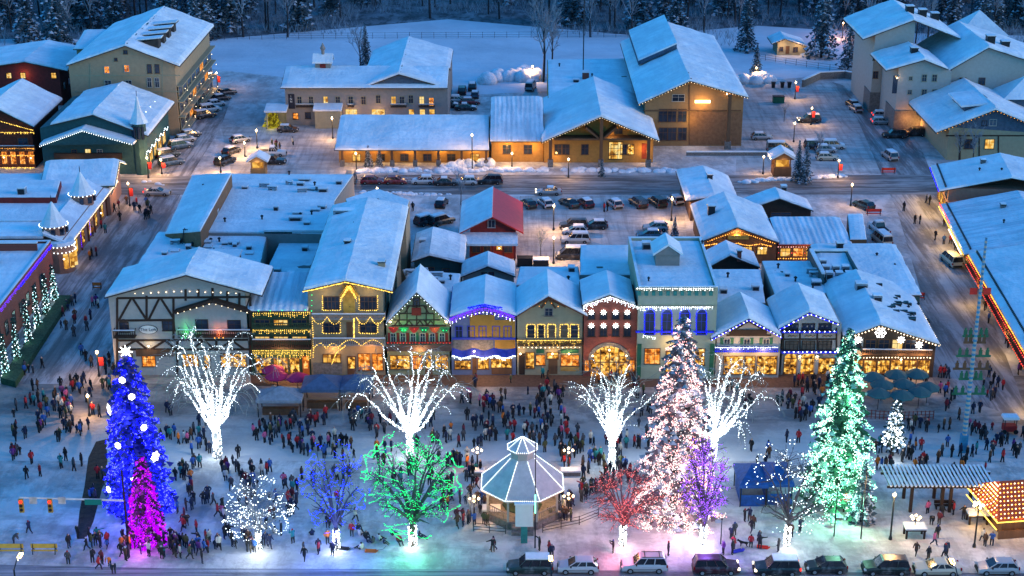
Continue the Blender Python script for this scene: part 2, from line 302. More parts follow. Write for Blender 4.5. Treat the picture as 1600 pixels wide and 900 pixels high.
# ---------------------------------------------------------------- building kit
class BL:
    def __init__(s, name, label, cat, pL, pR, group=None, wl=None):
        a=wl[0] if wl else G(*pL); b=wl[1] if wl else G(*pR)
        a=Vector((a[0],a[1],0)); b=Vector((b[0],b[1],0))
        s.o=a; s.W=(b-a).length; s.rz=math.atan2(b.y-a.y,b.x-a.x)
        s.u=(b-a).normalized(); s.n=Vector((-s.u.y,s.u.x,0)); s.D=8; s.H=5
        s.root=thing(name,label,cat,a,s.rz,group)
    def fpx(s, px, py, face='F', off=0.0):
        c=Vector((0,0,HC)); d=ray(px,py)
        if face=='F': p0=s.o-s.n*off; nn=s.n
        elif face=='R': p0=s.o+s.u*(s.W+off); nn=s.u
        else: p0=s.o-s.u*off; nn=s.u
        t=(p0-c).dot(nn)/d.dot(nn); q=c+d*t-s.o
        return ((q.dot(s.u) if face=='F' else q.dot(s.n)), c.z+d.z*t)
    def P(s, x, z, off=0.0, face='F'):
        return (x,-off,z) if face=='F' else ((s.W+off,x,z) if face=='R' else (-off,x,z))
    def fbox(s, mb, x0,x1,z0,z1,o0,o1,m=0,face='F'):
        a=s.P(x0,z0,o0,face); b=s.P(x1,z1,o1,face)
        mb.box(min(a[0],b[0]),max(a[0],b[0]),min(a[1],b[1]),max(a[1],b[1]),min(z0,z1),max(z0,z1),m)
    # ---- shells
    def gable(s, eL, ap, eR, D=None, back=None, m=None, ov=.9, t=.32, tk=.14, deck=FASC, sn=None, mr=None, gm=None, local=False, wallz=0):
        if local: (xl,zl),(xa,za),(xr,zr)=eL,ap,eR
        else: (xl,zl),(xa,za),(xr,zr)=s.fpx(*eL,off=ov),s.fpx(*ap,off=ov),s.fpx(*eR,off=ov)
        if back is not None:
            q=G(*back,za)-s.o; D=max(3.0,q.dot(s.n)-.5)
        s.D=D; s.H=min(zl,zr); s.za=za; s.xa=xa; s.prof=[(xl,zl),(xa,za),(xr,zr)]; s.ov=ov
        W=s.W; zA=zl+(za-zl)*(0-xl)/(xa-xl)-.05; zB=zr+(za-zr)*(xr-W)/(xr-xa)-.05
        pr=[(0,wallz),(W,wallz),(W,zB),(xa,za-.05),(0,zA)]
        b=MB(); vs=[(x,0,z) for x,z in pr]+[(x,D,z) for x,z in pr]; n=5
        b.mesh(vs,[(0,1,2,3,4),(9,8,7,6,5)]+[(j,i,i+5,j+5) for i,j in [(0,1),(1,2),(2,3),(3,4),(4,0)]],0)
        wl=b.build('wall',[m],s.root)
        if gm is not None:
            g=MB(); g.poly([(0,-.03,zA),(W,-.03,zB),(xa,-.03,za-.08)]); g.build('gable_panel',[gm],wl)
        sn=sn or SNOW; y0=-ov; y1=D+.5
        b=MB()
        for side,(xe,ze) in (('l',(xl,zl)),('r',(xr,zr))):
            q=[(xe,y0,ze),(xa,y0,za),(xa,y1,za),(xe,y1,ze)]
            if side=='l': q=[q[0],q[1],q[2],q[3]]
            else: q=[q[1],q[0],q[3],q[2]]
            b.slab(q,.16,1,1)
            e=.08; k=(za-ze)/max(.1,abs(xa-xe)); sg=1 if side=='l' else -1
            xe2=xe+sg*e; ze2=ze+k*e
            q=[(xe2,y0+e,ze2+.163),(xa,y0+e,za+.163),(xa,y1-e,za+.163),(xe2,y1-e,ze2+.163)]
            if side=='r': q=[q[1],q[0],q[3],q[2]]
            mm=0 if (side=='l' or mr is None) else 2
            (b.pad(q,t+tk,0,('u1',) if side=='l' else ('u0',)) if mm==0 else b.slab(q,.06,mm,mm))
        s.roof=b.build('roof',[sn,deck]+([mr] if mr else []),s.root)
        return s
    def side(s, ez, rz_, dr, D, m, oL=.5, oR=.5, ov=.8, t=.32, deck=FASC, sn=None, bz=None):
        # ridge parallel to the facade; ez/rz_ are pixel rows (at facade middle) or heights
        W=s.W; bz=ez if bz is None else bz
        s.D=D; s.H=ez; s.ov=ov
        sl=(rz_-ez)/(dr+ov); z0=ez+sl*ov-.05; sb=(rz_-bz)/(D-dr+.5); z1=bz+sb*.5-.05
        pr=[(0,0),(D,0),(D,z1),(dr,rz_-.05),(0,z0)]
        b=MB(); vs=[(0,y,z) for y,z in pr]+[(W,y,z) for y,z in pr]
        b.mesh(vs,[(4,3,2,1,0),(5,6,7,8,9)]+[(i,j,j+5,i+5) for i,j in [(0,1),(1,2),(2,3),(3,4),(4,0)]],0)
        b.build('wall',[m],s.root); sn=sn or SNOW
        b=MB()
        for (ya,zza,yb,zzb) in ((-ov,ez,dr,rz_),(dr,rz_,D+.5,bz)):
            b.slab([(-oL,ya,zza),(W+oR,ya,zza),(W+oR,yb,zzb),(-oL,yb,zzb)],.16,1,1)
            b.pad([(-oL+.08,ya+.04,zza+.163),(W+oR-.08,ya+.04,zza+.163),(W+oR-.08,yb-.04 if yb>dr else yb,zzb+.163),(-oL+.08,yb-.04 if yb>dr else yb,zzb+.163)],t,0,('v1',) if ya<dr else ('v0',))
        s.roof=b.build('roof',[sn,deck],s.root); return s
    def flat(s, H, D, m, par=.5, sn=None, cap=None):
        s.D=D; s.H=H; W=s.W; b=MB(); b.box(0,W,0,D,0,H,0)
        w=.3
        for bx in ((0,W,0,w),(0,W,D-w,D),(0,w,w,D-w),(W-w,W,w,D-w)): b.box(*bx,H+.002,H+par,0)
        wl=b.build('wall',[m],s.root)
        b=MB(); b.pad([(w+.01,w+.01,H+.004),(W-w-.01,w+.01,H+.004),(W-w-.01,D-w-.01,H+.004),(w+.01,D-w-.01,H+.004)],par*.5,0,wob=0)
        for bx in ((-.02,W+.02,-.02,w+.02),(-.02,W+.02,D-w-.02,D+.02),(-.02,w+.02,w+.03,D-w-.03),(W-w-.02,W+.02,w+.03,D-w-.03)): b.box(*bx,H+par+.003,H+par+.14,0)
        s.roof=b.build('roof',[sn or SNOW],s.root); return s
    # ---- features
    def win(s, x0,y0,x1,y1, lit=None, fm=None, face='F', local=False, name='window', div=1, off=0.0, arch=False, fw=.1, hd=1):
        if local: a,z1,b_,z0=x0,y1,x1,y0
        else:
            (a,z1)=s.fpx(x0,y0,face,off); (b_,z0)=s.fpx(x1,y1,face,off)
        if b_<a: a,b_=b_,a
        if z1<z0: z0,z1=z1,z0
        fm=fm or BROWN; b=MB(); w=fw
        if b_-a<.35: b_=a+.35
        s.fbox(b,a-w,a,z0-w,z1+w,off-.02,off+.07,0,face); s.fbox(b,b_,b_+w,z0-w,z1+w,off-.02,off+.07,0,face)
        s.fbox(b,a+.001,b_-.001,z1,z1+w,off-.02,off+.068,0,face); s.fbox(b,a-w*1.6,b_+w*1.6,z0-w*1.2,z0-.001,off-.02,off+.12,0,face)
        for k in range(1,div+1):
            x=a+(b_-a)*k/(div+1); s.fbox(b,x-.03,x+.03,z0+.001,z1-.001,off,off+.05,0,face)
        if hd: 
            zm=z0+(z1-z0)*.62; s.fbox(b,a+.002,b_-.002,zm-.025,zm+.025,off,off+.045,0,face)
        f=b.build(name,[fm],s.root)
        g=MB(); pts=[s.P(a,z0,off+.025,face),s.P(b_,z0,off+.025,face),s.P(b_,z1,off+.025,face),s.P(a,z1,off+.025,face)]
        if face=='L': pts=pts[::-1]
        if arch:
            r=(b_-a)/2; pts=pts[:2]+[s.P(a+r+r*math.cos(t*math.pi/8),z1+min(r,1.0)*math.sin(t*math.pi/8),off+.026,face) for t in range(9)]
        g.poly(pts); g.build('pane',[lit or PANE],f); return f
    def row(s, xs, y0, y1, w, lit=None, **k):      # windows centred on pixel columns xs
        for i,x in enumerate(xs): s.win(x-w/2,y0,x+w/2,y1,(lit[i%len(lit)] if isinstance(lit,(list,tuple)) else lit),**k)
    def door(s, x0,y0,x1,y1, m=None, lit=None, face='F', off=0.0):
        (a,z1)=s.fpx(x0,y0,face,off); (b_,z0)=s.fpx(x1,y1,face,off); z0=max(0.02,z0)
        b=MB(); s.fbox(b,a,b_,z0,z1,off-.02,off+.06,0,face)
        d=b.build('door',[m or BROWN],s.root); h=MB(); s.fbox(h,b_-.2,b_-.12,z0+.95,z0+1.1,off+.06,off+.12,0,face); h.build('handle',[METAL],d)
        if lit:
            g=MB(); g.poly([s.P(a+.15,z0+.9,off+.068,face),s.P(b_-.15,z0+.9,off+.068,face),s.P(b_-.15,z1-.2,off+.068,face),s.P(a+.15,z1-.2,off+.068,face)]); g.build('pane',[lit],d)
    def panel(s, name, x0,y0,x1,y1, m, o0=0, o1=.06, face='F', parent=None):
        (a,z1)=s.fpx(x0,y0,face,o1); (b_,z0)=s.fpx(x1,y1,face,o1)
        b=MB(); s.fbox(b,min(a,b_),max(a,b_),max(z0,0.01),z1,o0,o1,0,face); return b.build(name,[m],parent or s.root)
    def timber(s, segs, w=.26, m=None, face='F', off=.05, name='timber_frame'):
        b=MB()
        for (x0,y0,x1,y1) in segs:
            a=s.fpx(x0,y0,face,off); c=s.fpx(x1,y1,face,off)
            b.beam(s.P(*a,off,face),s.P(*c,off,face),w,.1,0,up=(0,1,0) if face=='F' else (1,0,0)) if False else s._bar(b,a,c,w,off,face)
        return b.build(name,[m or TIMBER],s.root)
    def _bar(s,b,a,c,w,off,face):
        dx,dz=c[0]-a[0],c[1]-a[1]; L=math.hypot(dx,dz) or 1; nx,nz=-dz/L*w/2,dx/L*w/2
        q=[(a[0]+nx,a[1]+nz),(a[0]-nx,a[1]-nz),(c[0]-nx,c[1]-nz),(c[0]+nx,c[1]+nz)]
        o=off+R0.random()*.02
        vs=[s.P(x,z,o,face) for x,z in q]+[s.P(x,z,-.02,face) for x,z in q]
        b.mesh(vs,[(0,1,2,3),(7,6,5,4),(0,4,5,1),(1,5,6,2),(2,6,7,3),(3,7,4,0)],0)
    def balcony(s, x0,x1,yt,yb, out=1.1, m=None, face='F', snowcap=True, flowers=None):
        (a,z1)=s.fpx(x0,yt,face,out); (b_,z0)=s.fpx(x1,yb,face,out); m=m or BROWN
        if b_<a: a,b_=b_,a
        b=MB(); s.fbox(b,a,b_,z0,z0+.15,-.02,out,0,face)
        s.fbox(b,a,b_,z1-.1,z1,out-.1,out,0,face); s.fbox(b,a,b_,z0+.16,z0+.26,out-.08,out-.02,0,face)
        n=max(3,int((b_-a)/.28))
        for i in range(n+1):
            x=a+(b_-a-.08)*i/n; s.fbox(b,x,x+.1,z0+.27,z1-.101,out-.07,out-.03,0,face)
        for x in (a,b_-.08):
            s.fbox(b,x,x+.08,z1-.1,z1-.001,-.02,out-.101,0,face); s.fbox(b,x,x+.06,z0+.151,z1-.102,out*.4,out*.45,0,face)
        o=b.build('balcony',[m],s.root)
        if snowcap:
            c=MB(); s.fbox(c,a,b_,z1+.002,z1+.1,out-.14,out+.03,0,face); c.build('rail_snow',[SNOW],o)
        if flowers:
            c=MB(); rr=random.Random(int(a*10))
            for i in range(int((b_-a)*14)):
                x=a+rr.random()*(b_-a); c.octa(s.P(x,z1-.15+rr.random()*.35-.25,out+.05+rr.random()*.25,face),.09+.1*rr.random(),0)
            c.build('garland',[flowers],o)
        return o
    def string(s, pts, m, sp=.32, r=.075, off=.12, drop=0.0, face='F', local=False, jit=.03, name='light_string', close=False):
        q=[p if local else s.fpx(*p,face,off) for p in pts]; b=MB(); rr=random.Random(len(pts)*7+int(abs(q[0][0])*10))
        for a,c in zip(q[:-1],q[1:]):
            L=math.hypot(c[0]-a[0],c[1]-a[1]); n=max(1,int(L/sp))
            for i in range(n):
                t=(i+.5)/n; x=a[0]+(c[0]-a[0])*t; z=a[1]+(c[1]-a[1])*t
                b.octa(s.P(x+rr.uniform(-jit,jit),z+rr.uniform(-jit,jit),off,face),r*rr.uniform(.7,1.25),0)
                if drop:
                    dd=drop*rr.uniform(.25,1); k=int(dd/.22)
                    for j in range(k): b.octa(s.P(x+rr.uniform(-.05,.05),z-.22*(j+1),off+rr.uniform(-.03,.03),face),r*.85*rr.uniform(.7,1.2),0)
        return b.build(name,[m],s.root)
    def eave_string(s, m, **k):
        q=s.prof; return s.string([(x,z) for x,z in q],m,local=True,off=s.ov+.06,**k)
    def edge_string(s, side, m, sp=.4, r=.08):      # along the side eave of a gable roof
        x,z=s.prof[0] if side=='L' else s.prof[2]; b=MB(); n=int((s.D+s.ov)/sp)
        for i in range(n): b.octa((x+(-.05 if side=='L' else .05),-s.ov+(s.D+s.ov)*(i+.5)/n,z+.05),r*R0.uniform(.8,1.2),0)
        b.build('light_string',[m],s.root)
    def rz_at(s,x):
        (xl,zl),(xa,za),(xr,zr)=s.prof
        return zl+(za-zl)*(x-xl)/(xa-xl) if x<xa else zr+(za-zr)*(xr-x)/(xr-xa)
    def chimney(s, x, y, z, w=.7, h=1.3, m=None, name='chimney'):
        b=MB(); b.box(x-w/2,x+w/2,y-w/2,y+w/2,z-.8,z+h,0); b.box(x-w/2-.1,x+w/2+.1,y-w/2-.1,y+w/2+.1,z+h+.002,z+h+.12,1); b.box(x-w/2-.05,x+w/2+.05,y-w/2-.05,y+w/2+.05,z+h+.123,z+h+.3,2)
        b.build(name,[m or STONE,METAL,SNOW],s.roof)
    def ridge_marks(s, seed=1):      # bare dark ridge cap showing through the snow in broken pieces
        r=random.Random(seed); b=MB(); y=-s.ov+.5
        while y<s.D:
            l=r.uniform(.6,2.2); b.box(s.xa-.02,s.xa+r.uniform(.25,.5),y,min(s.D,y+l),s.za+.15,s.za+.62+r.uniform(-.05,.03),0); y+=l+r.uniform(.1,1.1)
        b.build('ridge_cap',[METAL],s.roof)
    def vent(s, x, y, z, r=.12, h=.7):
        b=MB(); b.lathe([(r,-.6),(r,h),(r*1.9,h+.02),(r*1.9,h+.12),(.02,h+.3)],8,(x,y,z)); b.build('vent_pipe',[METAL],s.roof)
    def hvac(s, x, y, z, w=1.4, d=1.1, h=.9):
        b=MB(); b.box(x-w/2,x+w/2,y-d/2,y+d/2,z-.1,z+h,0); b.box(x-w*.4,x+w*.4,y-d/2-.04,y-d/2-.001,z+.15,z+h-.15,1)
        b.lathe([(min(w,d)*.36,h),(min(w,d)*.36,h+.1),(min(w,d)*.33,h+.1)],10,(x,y,z),1); b.box(x-w/2-.02,x+w/2+.02,y-d/2-.02,y+d/2+.02,z+h+.101,z+h+.24,2)
        b.build('air_conditioner',[GALV,METAL,SNOW],s.roof)
    def sign(s, x0,y0,x1,y1, text=None, m=None, tm=None, oval=False, face='F', off=.08, size=None, name='sign'):
        (a,z1)=s.fpx(x0,y0,face,off); (b_,z0)=s.fpx(x1,y1,face,off); cx,cz=(a+b_)/2,(z0+z1)/2; b=MB()
        if oval:
            k=20; ring=lambda sc,o:[s.P(cx+math.cos(2*math.pi*i/k)*(b_-a)/2*sc,cz+math.sin(2*math.pi*i/k)*(z1-z0)/2*sc,o,face) for i in range(k)]
            b.poly(ring(1,off),1); b.poly(ring(.92,off+.02),0); r1,r0=ring(1,off),ring(1,-.01)
            for i in range(k): b.poly([r0[i],r0[(i+1)%k],r1[(i+1)%k],r1[i]],1)
        else: s.fbox(b,a,b_,z0,z1,-.01,off+.02,0,face)
        o=b.build(name,[m or SIGNY,tm or SIGNB],s.root)
        if text: s.text(text,cx,cz,size or (z1-z0)*.55,tm or SIGNB,off+.045,o,face)
        return o
    def text(s, t, x, z, size, m, off, parent, face='F', width=None):
        cu=bpy.data.curves.new('lettering','FONT'); cu.body=t; cu.size=size; cu.align_x='CENTER'; cu.align_y='CENTER'; cu.extrude=.01
        q=bpy.data.objects.new('lettering',cu); COL.objects.link(q); me=bpy.data.meshes.new_from_object(q.evaluated_get(bpy.context.evaluated_depsgraph_get())); bpy.data.objects.remove(q)
        me.materials.clear(); me.materials.append(m); o=link('lettering',me,parent); o.location=s.P(x,z,off,face)
        o.rotation_euler=(rad(90),0,{'F':0,'R':rad(90),'L':rad(-90)}[face]); return o
    def light(s, px, py, e, off=.8, c=(1,.55,.2), r=.15, bulb=True, face='F'):
        x,z=s.fpx(px,py,face,off); p=s.P(x,z,off,face)
        if bulb:
            b=MB(); b.octa(p,.16,0); b.build('lantern',[GLOBE],s.root)
        lamp('shop_lamp',p,e,c,r,s.root)
def polyblock(name,label,cat,pts,H,m,z0=0,sn=None,par=.35,group=None,snow_t=.25):     # flat roofed building from roof corners seen at height H
    P=[G(*p,H) for p in pts]
    if sum((P[i].x*P[(i+1)%len(P)].y-P[(i+1)%len(P)].x*P[i].y) for i in range(len(P)))<0: P=P[::-1]
    c=sum(P,Vector())/len(P); c.z=0; t=thing(name,label,cat,c,0,group)
    loc=[(p.x-c.x,p.y-c.y) for p in P]; b=MB(); b.prism(loc,z0,H+par,0); b.build('wall',[m],t)
    ins=[(x*.985,y*.985) for x,y in loc]; b=MB(); (b.pad([(x,y,H+par+.003) for x,y in ins],snow_t,0) if len(ins)==4 else b.prism(ins,H+par+.003,H+par+snow_t,0)); t2=b.build('roof',[sn or SNOW],t)
    t['H']=H+par+snow_t; return t,t2,c
def roof_gear(roof,kind,p,rz=0,w=1.3,d=1.0,h=.9):
    b=MB()
    if kind=='hvac':
        b.box(-w/2,w/2,-d/2,d/2,-.15,h,0); b.box(-w*.4,w*.4,-d/2-.04,-d/2-.001,.15,h-.15,1); b.box(-w/2-.03,w/2+.03,-d/2-.03,d/2+.03,h+.003,h+.16,2); nm='air_conditioner'
    elif kind=='pipe': b.lathe([(.14,-.3),(.14,.8),(.26,.82),(.26,.95),(.03,1.1)],8,(0,0,0),1); nm='vent_pipe'
    elif kind=='duct': b.tube([(0,0,-.2),(0,0,.7),(w,0,.7),(w,0,-.2)],.3,8,0); b.box(-.25,w+.25,-.25,.25,.98,1.1,2); nm='duct'
    elif kind=='skylight': b.box(-w/2,w/2,-d/2,d/2,-.1,.3,0); b.box(-w/2+.1,w/2-.1,-d/2+.1,d/2-.1,.302,.34,1); nm='skylight'
    o=b.build(nm,[GALV,METAL,SNOW],roof); o.location=p; o.rotation_euler=(0,0,rz); return o

def clutter(r,c,poly,h,n,seed):      # vents, ducts and boxes scattered over a flat roof
    rr=random.Random(seed); P=[G(*q,h)-c for q in poly]; k=0
    for i in range(n):
        u,v=rr.uniform(.08,.92),rr.uniform(.1,.9); q=P[0].lerp(P[1],u).lerp(P[3].lerp(P[2],u),v)
        roof_gear(r,rr.choice(('pipe','pipe','hvac','hvac','skylight','duct')),Vector((q.x,q.y,h)),rr.uniform(-.2,.2),rr.uniform(.6,1.5),rr.uniform(.6,1.2),rr.uniform(.4,1.0))
# ================================================================ FRONT ROW OF SHOPS (left to right)
GR='shops along the market street'
# --- half timbered house on the corner
B=BL('half_timbered_house','black and white half timbered house with hanging oval sign on the street corner','house',(181,586),(391,586))
B.gable((163,467),(290,432),(410,464),D=8.5,m=WHITE,ov=1.3,t=.45)
tp=[(183,466,391,464),(183,501,272,500),(183,532,391,531),(183,546,391,546),(183,466,183,586),(205,466,186,500),(207,466,229,500),(229,462,229,500),(249,466,232,500),(251,466,271,497),(271,464,271,532),(290,452,290,470),(310,452,310,466),(332,450,332,470),(355,455,355,480),(374,458,374,484),(187,546,212,532),(212,532,230,546),(236,546,258,532),(258,532,274,546),(277,532,277,586),(338,532,338,546),(391,464,391,586),(300,546,318,532),(318,532,336,546),(342,546,362,532),(362,532,382,546)]
B.timber(tp,w=.3)
q=MB()
for (a,c) in (((273,489),(332,471)),((332,471),(391,488))): B._bar(q,B.fpx(*a,off=1.0),B.fpx(*c,off=1.0),.42,1.0,'F')
q.build('bay_gable',[TIMBER],B.root)
B.string([(273,491),(332,474),(391,490)],WWB,sp=.8,off=1.08); B.string([(205,459),(290,455),(375,459)],WWB,sp=1.0,r=.09,off=.2)
B.win(254,502,273,516,fm=TIMBER,div=1); B.win(306,500,325,517,fm=TIMBER); B.win(356,501,376,517,fm=TIMBER); B.win(187,504,201,518,fm=TIMBER,arch=True)
B.balcony(176,211,517,529,out=1.0,m=TIMBER); B.balcony(277,391,516,528,out=1.0,m=TIMBER)
B.sign(216,508,247,522,'The Loft',oval=True,size=.62)
B.panel('fascia_beam',212,547,272,557,BROWN,0,.35); B.win(222,555,243,572,LITO,local=False,fm=BROWN,div=2); B.door(196,553,210,583); B.win(345,553,385,573,LITS,fm=TIMBER,div=3); B.door(317,553,331,584,lit=LITS); B.win(285,554,310,572,LITS,fm=TIMBER,div=2)
B.light(232,541,60,c=(1,.7,.35)); B.light(290,524,70,c=(.1,1,.25),bulb=False,off=1.2); B.light(342,522,70,c=(1,.25,.08),bulb=False,off=1.2)
B.string([(280,528),(300,528)],GNB,sp=.5,off=1.1); B.string([(332,528),(352,528)],ORB,sp=.5,off=1.1)
B.vent(8,9,11.5); B.vent(12,10,12.2)
# --- green balcony building
B=BL('balcony_shop','green balconied shop with three rows of gold icicle lights under a snowy roof','shop',(394,586),(486,586))
B.side(V(440,487,193.3).z,V(440,430,203).z,9,12,mat('dark_green_boards',(.03,.06,.03)),oL=.2,oR=.2,sn=SNOWX)
for y0,y1 in ((497,512),(523,532)): 
    for k in range(3): B.win(399+k*29,y0+3,421+k*29,y1,LIT if y0>510 else (LIT if k==1 else None),fm=BROWN,div=2)
B.balcony(394,486,531,546,out=1.2,m=TIMBER); B.balcony(394,486,505,514,out=1.0,m=mat('dark_green_boards',(0,0,0)),snowcap=False)
B.string([(394,490),(486,488)],GB,sp=.28,drop=.7,off=.9); B.string([(394,516),(486,516)],GB,sp=.25,drop=.6,off=1.1); B.string([(394,548),(486,548)],GB,sp=.22,drop=1.5,off=1.25)
B.win(400,560,424,582,LITS,div=2,off=.02); B.win(428,560,450,582,LITS,div=2); B.win(453,560,468,582,LITS); B.door(472,556,484,585,m=mat('orange_door',(.5,.12,.02)),lit=LITO)
B.light(440,558,220,off=2.0,bulb=False); B.string([(395,486),(486,484)],GNB,sp=1.5,off=.85)
B.hvac(4.5,9.6,10.0,.9,.9,.8); B.vent(2,10,9.7)
# --- tall three storey gabled hotel shop
B=BL('gabled_hotel','tall three storey cream house trimmed in gold garlands with a long snowy gable roof','house',(487,586),(602,586))
GH=B; B.gable((473,456),(540,441),(614,457),back=(587,312),m=mat('warm_stucco',(.28,.22,.135),.9,.1),ov=1.1,t=.4,sn=SNOW)
B.eave_string(GB,sp=.16,r=.085)
for x0,x1 in ((506,530),(563,588)):
    B.win(x0,464,x1,483,fm=BROWN,div=3); B.win(x0,505,x1,519,fm=BROWN,div=2)
    B.string([(x0-2,461),(x0-2,485),(x1+2,485),(x1+2,461)],GB,sp=.26); B.string([(x0-2,503),(x0-2,521),(x1+2,521),(x1+2,503)],GB,sp=.3)
B.door(541,465,549,490,m=mat('red_door',(.25,.04,.02))); B.door(541,503,551,529,m=BROWN)
q=MB()
for a,c in (((533,464),(545,447)),((545,447),(557,464))): B._bar(q,B.fpx(*a,off=.6),B.fpx(*c,off=.6),.5,.6,'F')
q.build('door_canopy',[mat('gold_boards',(.5,.28,.05))],B.root); B.string([(533,466),(545,447),(557,466)],GB,sp=.14,off=.7,drop=.5)
B.panel('door_panel',535,446,555,490,mat('gold_boards',(.5,.28,.05)),0,.1)
B.balcony(487,602,491,500,out=1.2,m=GREY); B.balcony(489,602,529,541,out=1.3,m=GREY)
sw=lambda x0,x1,y,d,n: [(x0+(x1-x0)*i/(n*6), y+d*abs(math.sin(math.pi*i/6))) for i in range(n*6+1)]
B.string(sw(487,535,495,12,2),GB,sp=.2,off=1.3); B.string(sw(556,601,495,12,2),GB,sp=.2,off=1.3); B.string(sw(490,530,545,-9,2),GB,sp=.22,off=1.4); B.string(sw(530,600,541,-10,2),GB,sp=.22,off=1.4); B.string([(553,497),(553,527)],GB,sp=.14,off=1.25,r=.1); B.string([(487,457),(487,490)],GNB,sp=.6,off=.6)
B.string([(488,497),(490,545),(489,560)],GB,sp=.3,off=.2); B.string([(540,540),(525,552),(518,570)],GB,sp=.2,off=1.3)
B.win(505,554,532,566,LIT,div=3); B.win(560,553,578,578,LITO,div=1,arch=False); B.win(582,553,598,578,LITO,div=1); B.door(542,556,557,585,lit=LITS); B.panel('stone_base',489,567,535,584,STONE,0,.12)
B.light(520,549,50,bulb=False); B.light(578,549,130,off=1.6,c=(1,.42,.1),bulb=False)
for (px,y) in ((545,448),(506,456),(576,456)): B.light(px,y+4,25,off=1.2,bulb=False,c=(1,.65,.2))
B.chimney(9.2,6,B.rz_at(9.2),.9,1.2,BEIGE); B.chimney(4.0,13,B.rz_at(4.0),.8,1.0,METAL); B.hvac(2.2,28.5,B.rz_at(2.2)-.3,3.5,1.2,1.1); B.vent(4,22,B.rz_at(4),.1,.5)
# windows on the long side wall
for k in range(6): B.win(3+k*4.6,10.2,4.2+k*4.6,8.6,None,local=True,face='R')
for k in range(6): B.win(3+k*4.6,6.9,4.2+k*4.6,5.3,None,local=True,face='R')
B.hd=1
# --- green timber gable
B=BL('timber_gable_shop','steep half timbered gable shop with red and green swags lit by floodlights','shop',(606,586),(703,586))
B.gable((602,509),(651,459),(706,511),D=9,m=mat('sage_stucco',(.21,.23,.13),.9,.1),ov=.8,t=.35,sn=SNOW)
T=[]
for y in (478,490,500): 
    h=(y-459)/50*49; T.append((651-h+4,y,651+h-4,y))
T+= [(612,509,697,509),(651,470,651,509),(636,478,636,509),(666,478,666,509),(624,490,624,509),(678,490,678,509),(640,500,632,509),(662,500,670,509),(632,490,640,478),(670,490,662,478)]
for i in range(4):
    x=622+i*17; T+=[(x-6,509,x,501),(x,501,x+6,509)]
B.timber(T,w=.16); B.panel('red_panel',643,481,658,493,REDW,0,.1); B.win(646,466,655,478,fm=TIMBER,div=0)
for i in range(6):
    x0=607+i*16; q=MB(); r=[]
    for k in range(9):
        t=k/8; r.append((x0+16*t, 512+8*math.sin(math.pi*t)))
    pts=[B.P(*B.fpx(x,511,off=.5),.5) for x,_ in r]+[B.P(*B.fpx(x,y,off=.5),.5+.1) for x,y in r[::-1]]
    q.poly(pts); q.build('swag',[GREENP if i%2 else RED],B.root)
    if i%2: B.string([(x0+3,516),(x0+13,516)],GNB,sp=.3,r=.09,off=.7)
    else: B.string([(x0+3,514),(x0+13,514)],RB,sp=.45,r=.06,off=.7)
for x in (614,629,645,660,675,690): B.win(x-3,521,x+4,534,None,fm=WHITE,div=1); 
for x in (608,622,637,652,667,682,698): B.panel('shutter',x-2.4,520,x+2.4,534,REDW if x!=652 else GREENP,0,.05)
B.panel('red_band',604,535,705,538,mat('red_trim',(.35,.03,.02)),0,.3); B.string([(604,536),(705,536)],RB,sp=.4,r=.06,off=.4)
B.panel('shop_hood',604,539,705,549,mat('dark_shingle',(.09,.06,.05)),0,.9); B.win(610,556,640,576,LITS,div=2); B.win(645,556,660,576,LITO); B.door(664,553,676,585,lit=LITS); B.win(680,555,700,576,LITS,div=1)
B.light(610,503,40,off=.9,c=(1,.75,.4)); B.light(697,503,40,off=.9,c=(1,.75,.4)); B.light(655,552,120,off=1.6,bulb=False); B.light(630,517,25,off=1.2,c=(.2,1,.2),bulb=False); B.light(680,517,25,off=1.2,c=(.2,1,.2),bulb=False)
B.eave_string(WB,sp=.5,r=.05)
# --- blue and yellow shop
B=BL('blue_shop','blue and yellow shop with purple icicle lights along its curved snowy eave','shop',(706,586),(806,586))
B.gable((702,498),(757,480),(808,496),D=10,m=mat('blue_stucco',(.11,.14,.24),.9,.12),ov=.9,t=.4,deck=BLUEP)
B.panel('yellow_wall',734,492,773,527,YELLOW,0,.04); B.panel('yellow_bay',773,500,805,545,YELLOW,0,.045); B.panel('stone_wall',707,529,771,556,STONE,0,.05)
B.row((717,736,754,775,793),510,527,10,fm=BLUEP); B.panel('blue_band',706,528,806,531,BLUEP,0,.15)
ye=lambda x: 480+ (abs(x-757)/52)**1.6*16+2
B.string([(x,ye(x)) for x in range(702,810,6)],VB,sp=.17,r=.1,off=1.0,drop=.9); B.string([(x,ye(x)+6) for x in range(704,808,6)],WB,sp=.4,r=.07,off=1.0,drop=.3); B.string([(730,481),(757,476),(785,481)],BB,sp=.12,r=.12,off=1.02,drop=.4)
q=MB(); xs=[(x,555+4*math.sin((x-706)/100*math.pi*3)**2) for x in range(706,807,5)]
for (x0,y0),(x1,y1) in zip(xs[:-1],xs[1:]):
    a=B.fpx(x0,y0,off=.9); c=B.fpx(x1,y1,off=.9); q.mesh([B.P(a[0],a[1],.9),B.P(c[0],c[1],.9),B.P(c[0],c[1]+.7,0),B.P(a[0],a[1]+.7,0)],[(0,1,2,3)],0)
q.build('awning',[BLUEP],B.root); B.string([(x,y+1) for x,y in xs],WB,sp=.2,r=.1,off=1.0,drop=.35)
B.win(711,564,735,576,LITS,div=2); B.win(747,560,763,576,LITS); B.win(768,561,799,574,LITS,div=3); B.door(738,560,745,585); B.panel('plinth',768,576,800,585,BROWN,0,.1)
B.light(741,549,60,c=(1,.45,.15)); B.light(755,563,170,off=2,bulb=False)
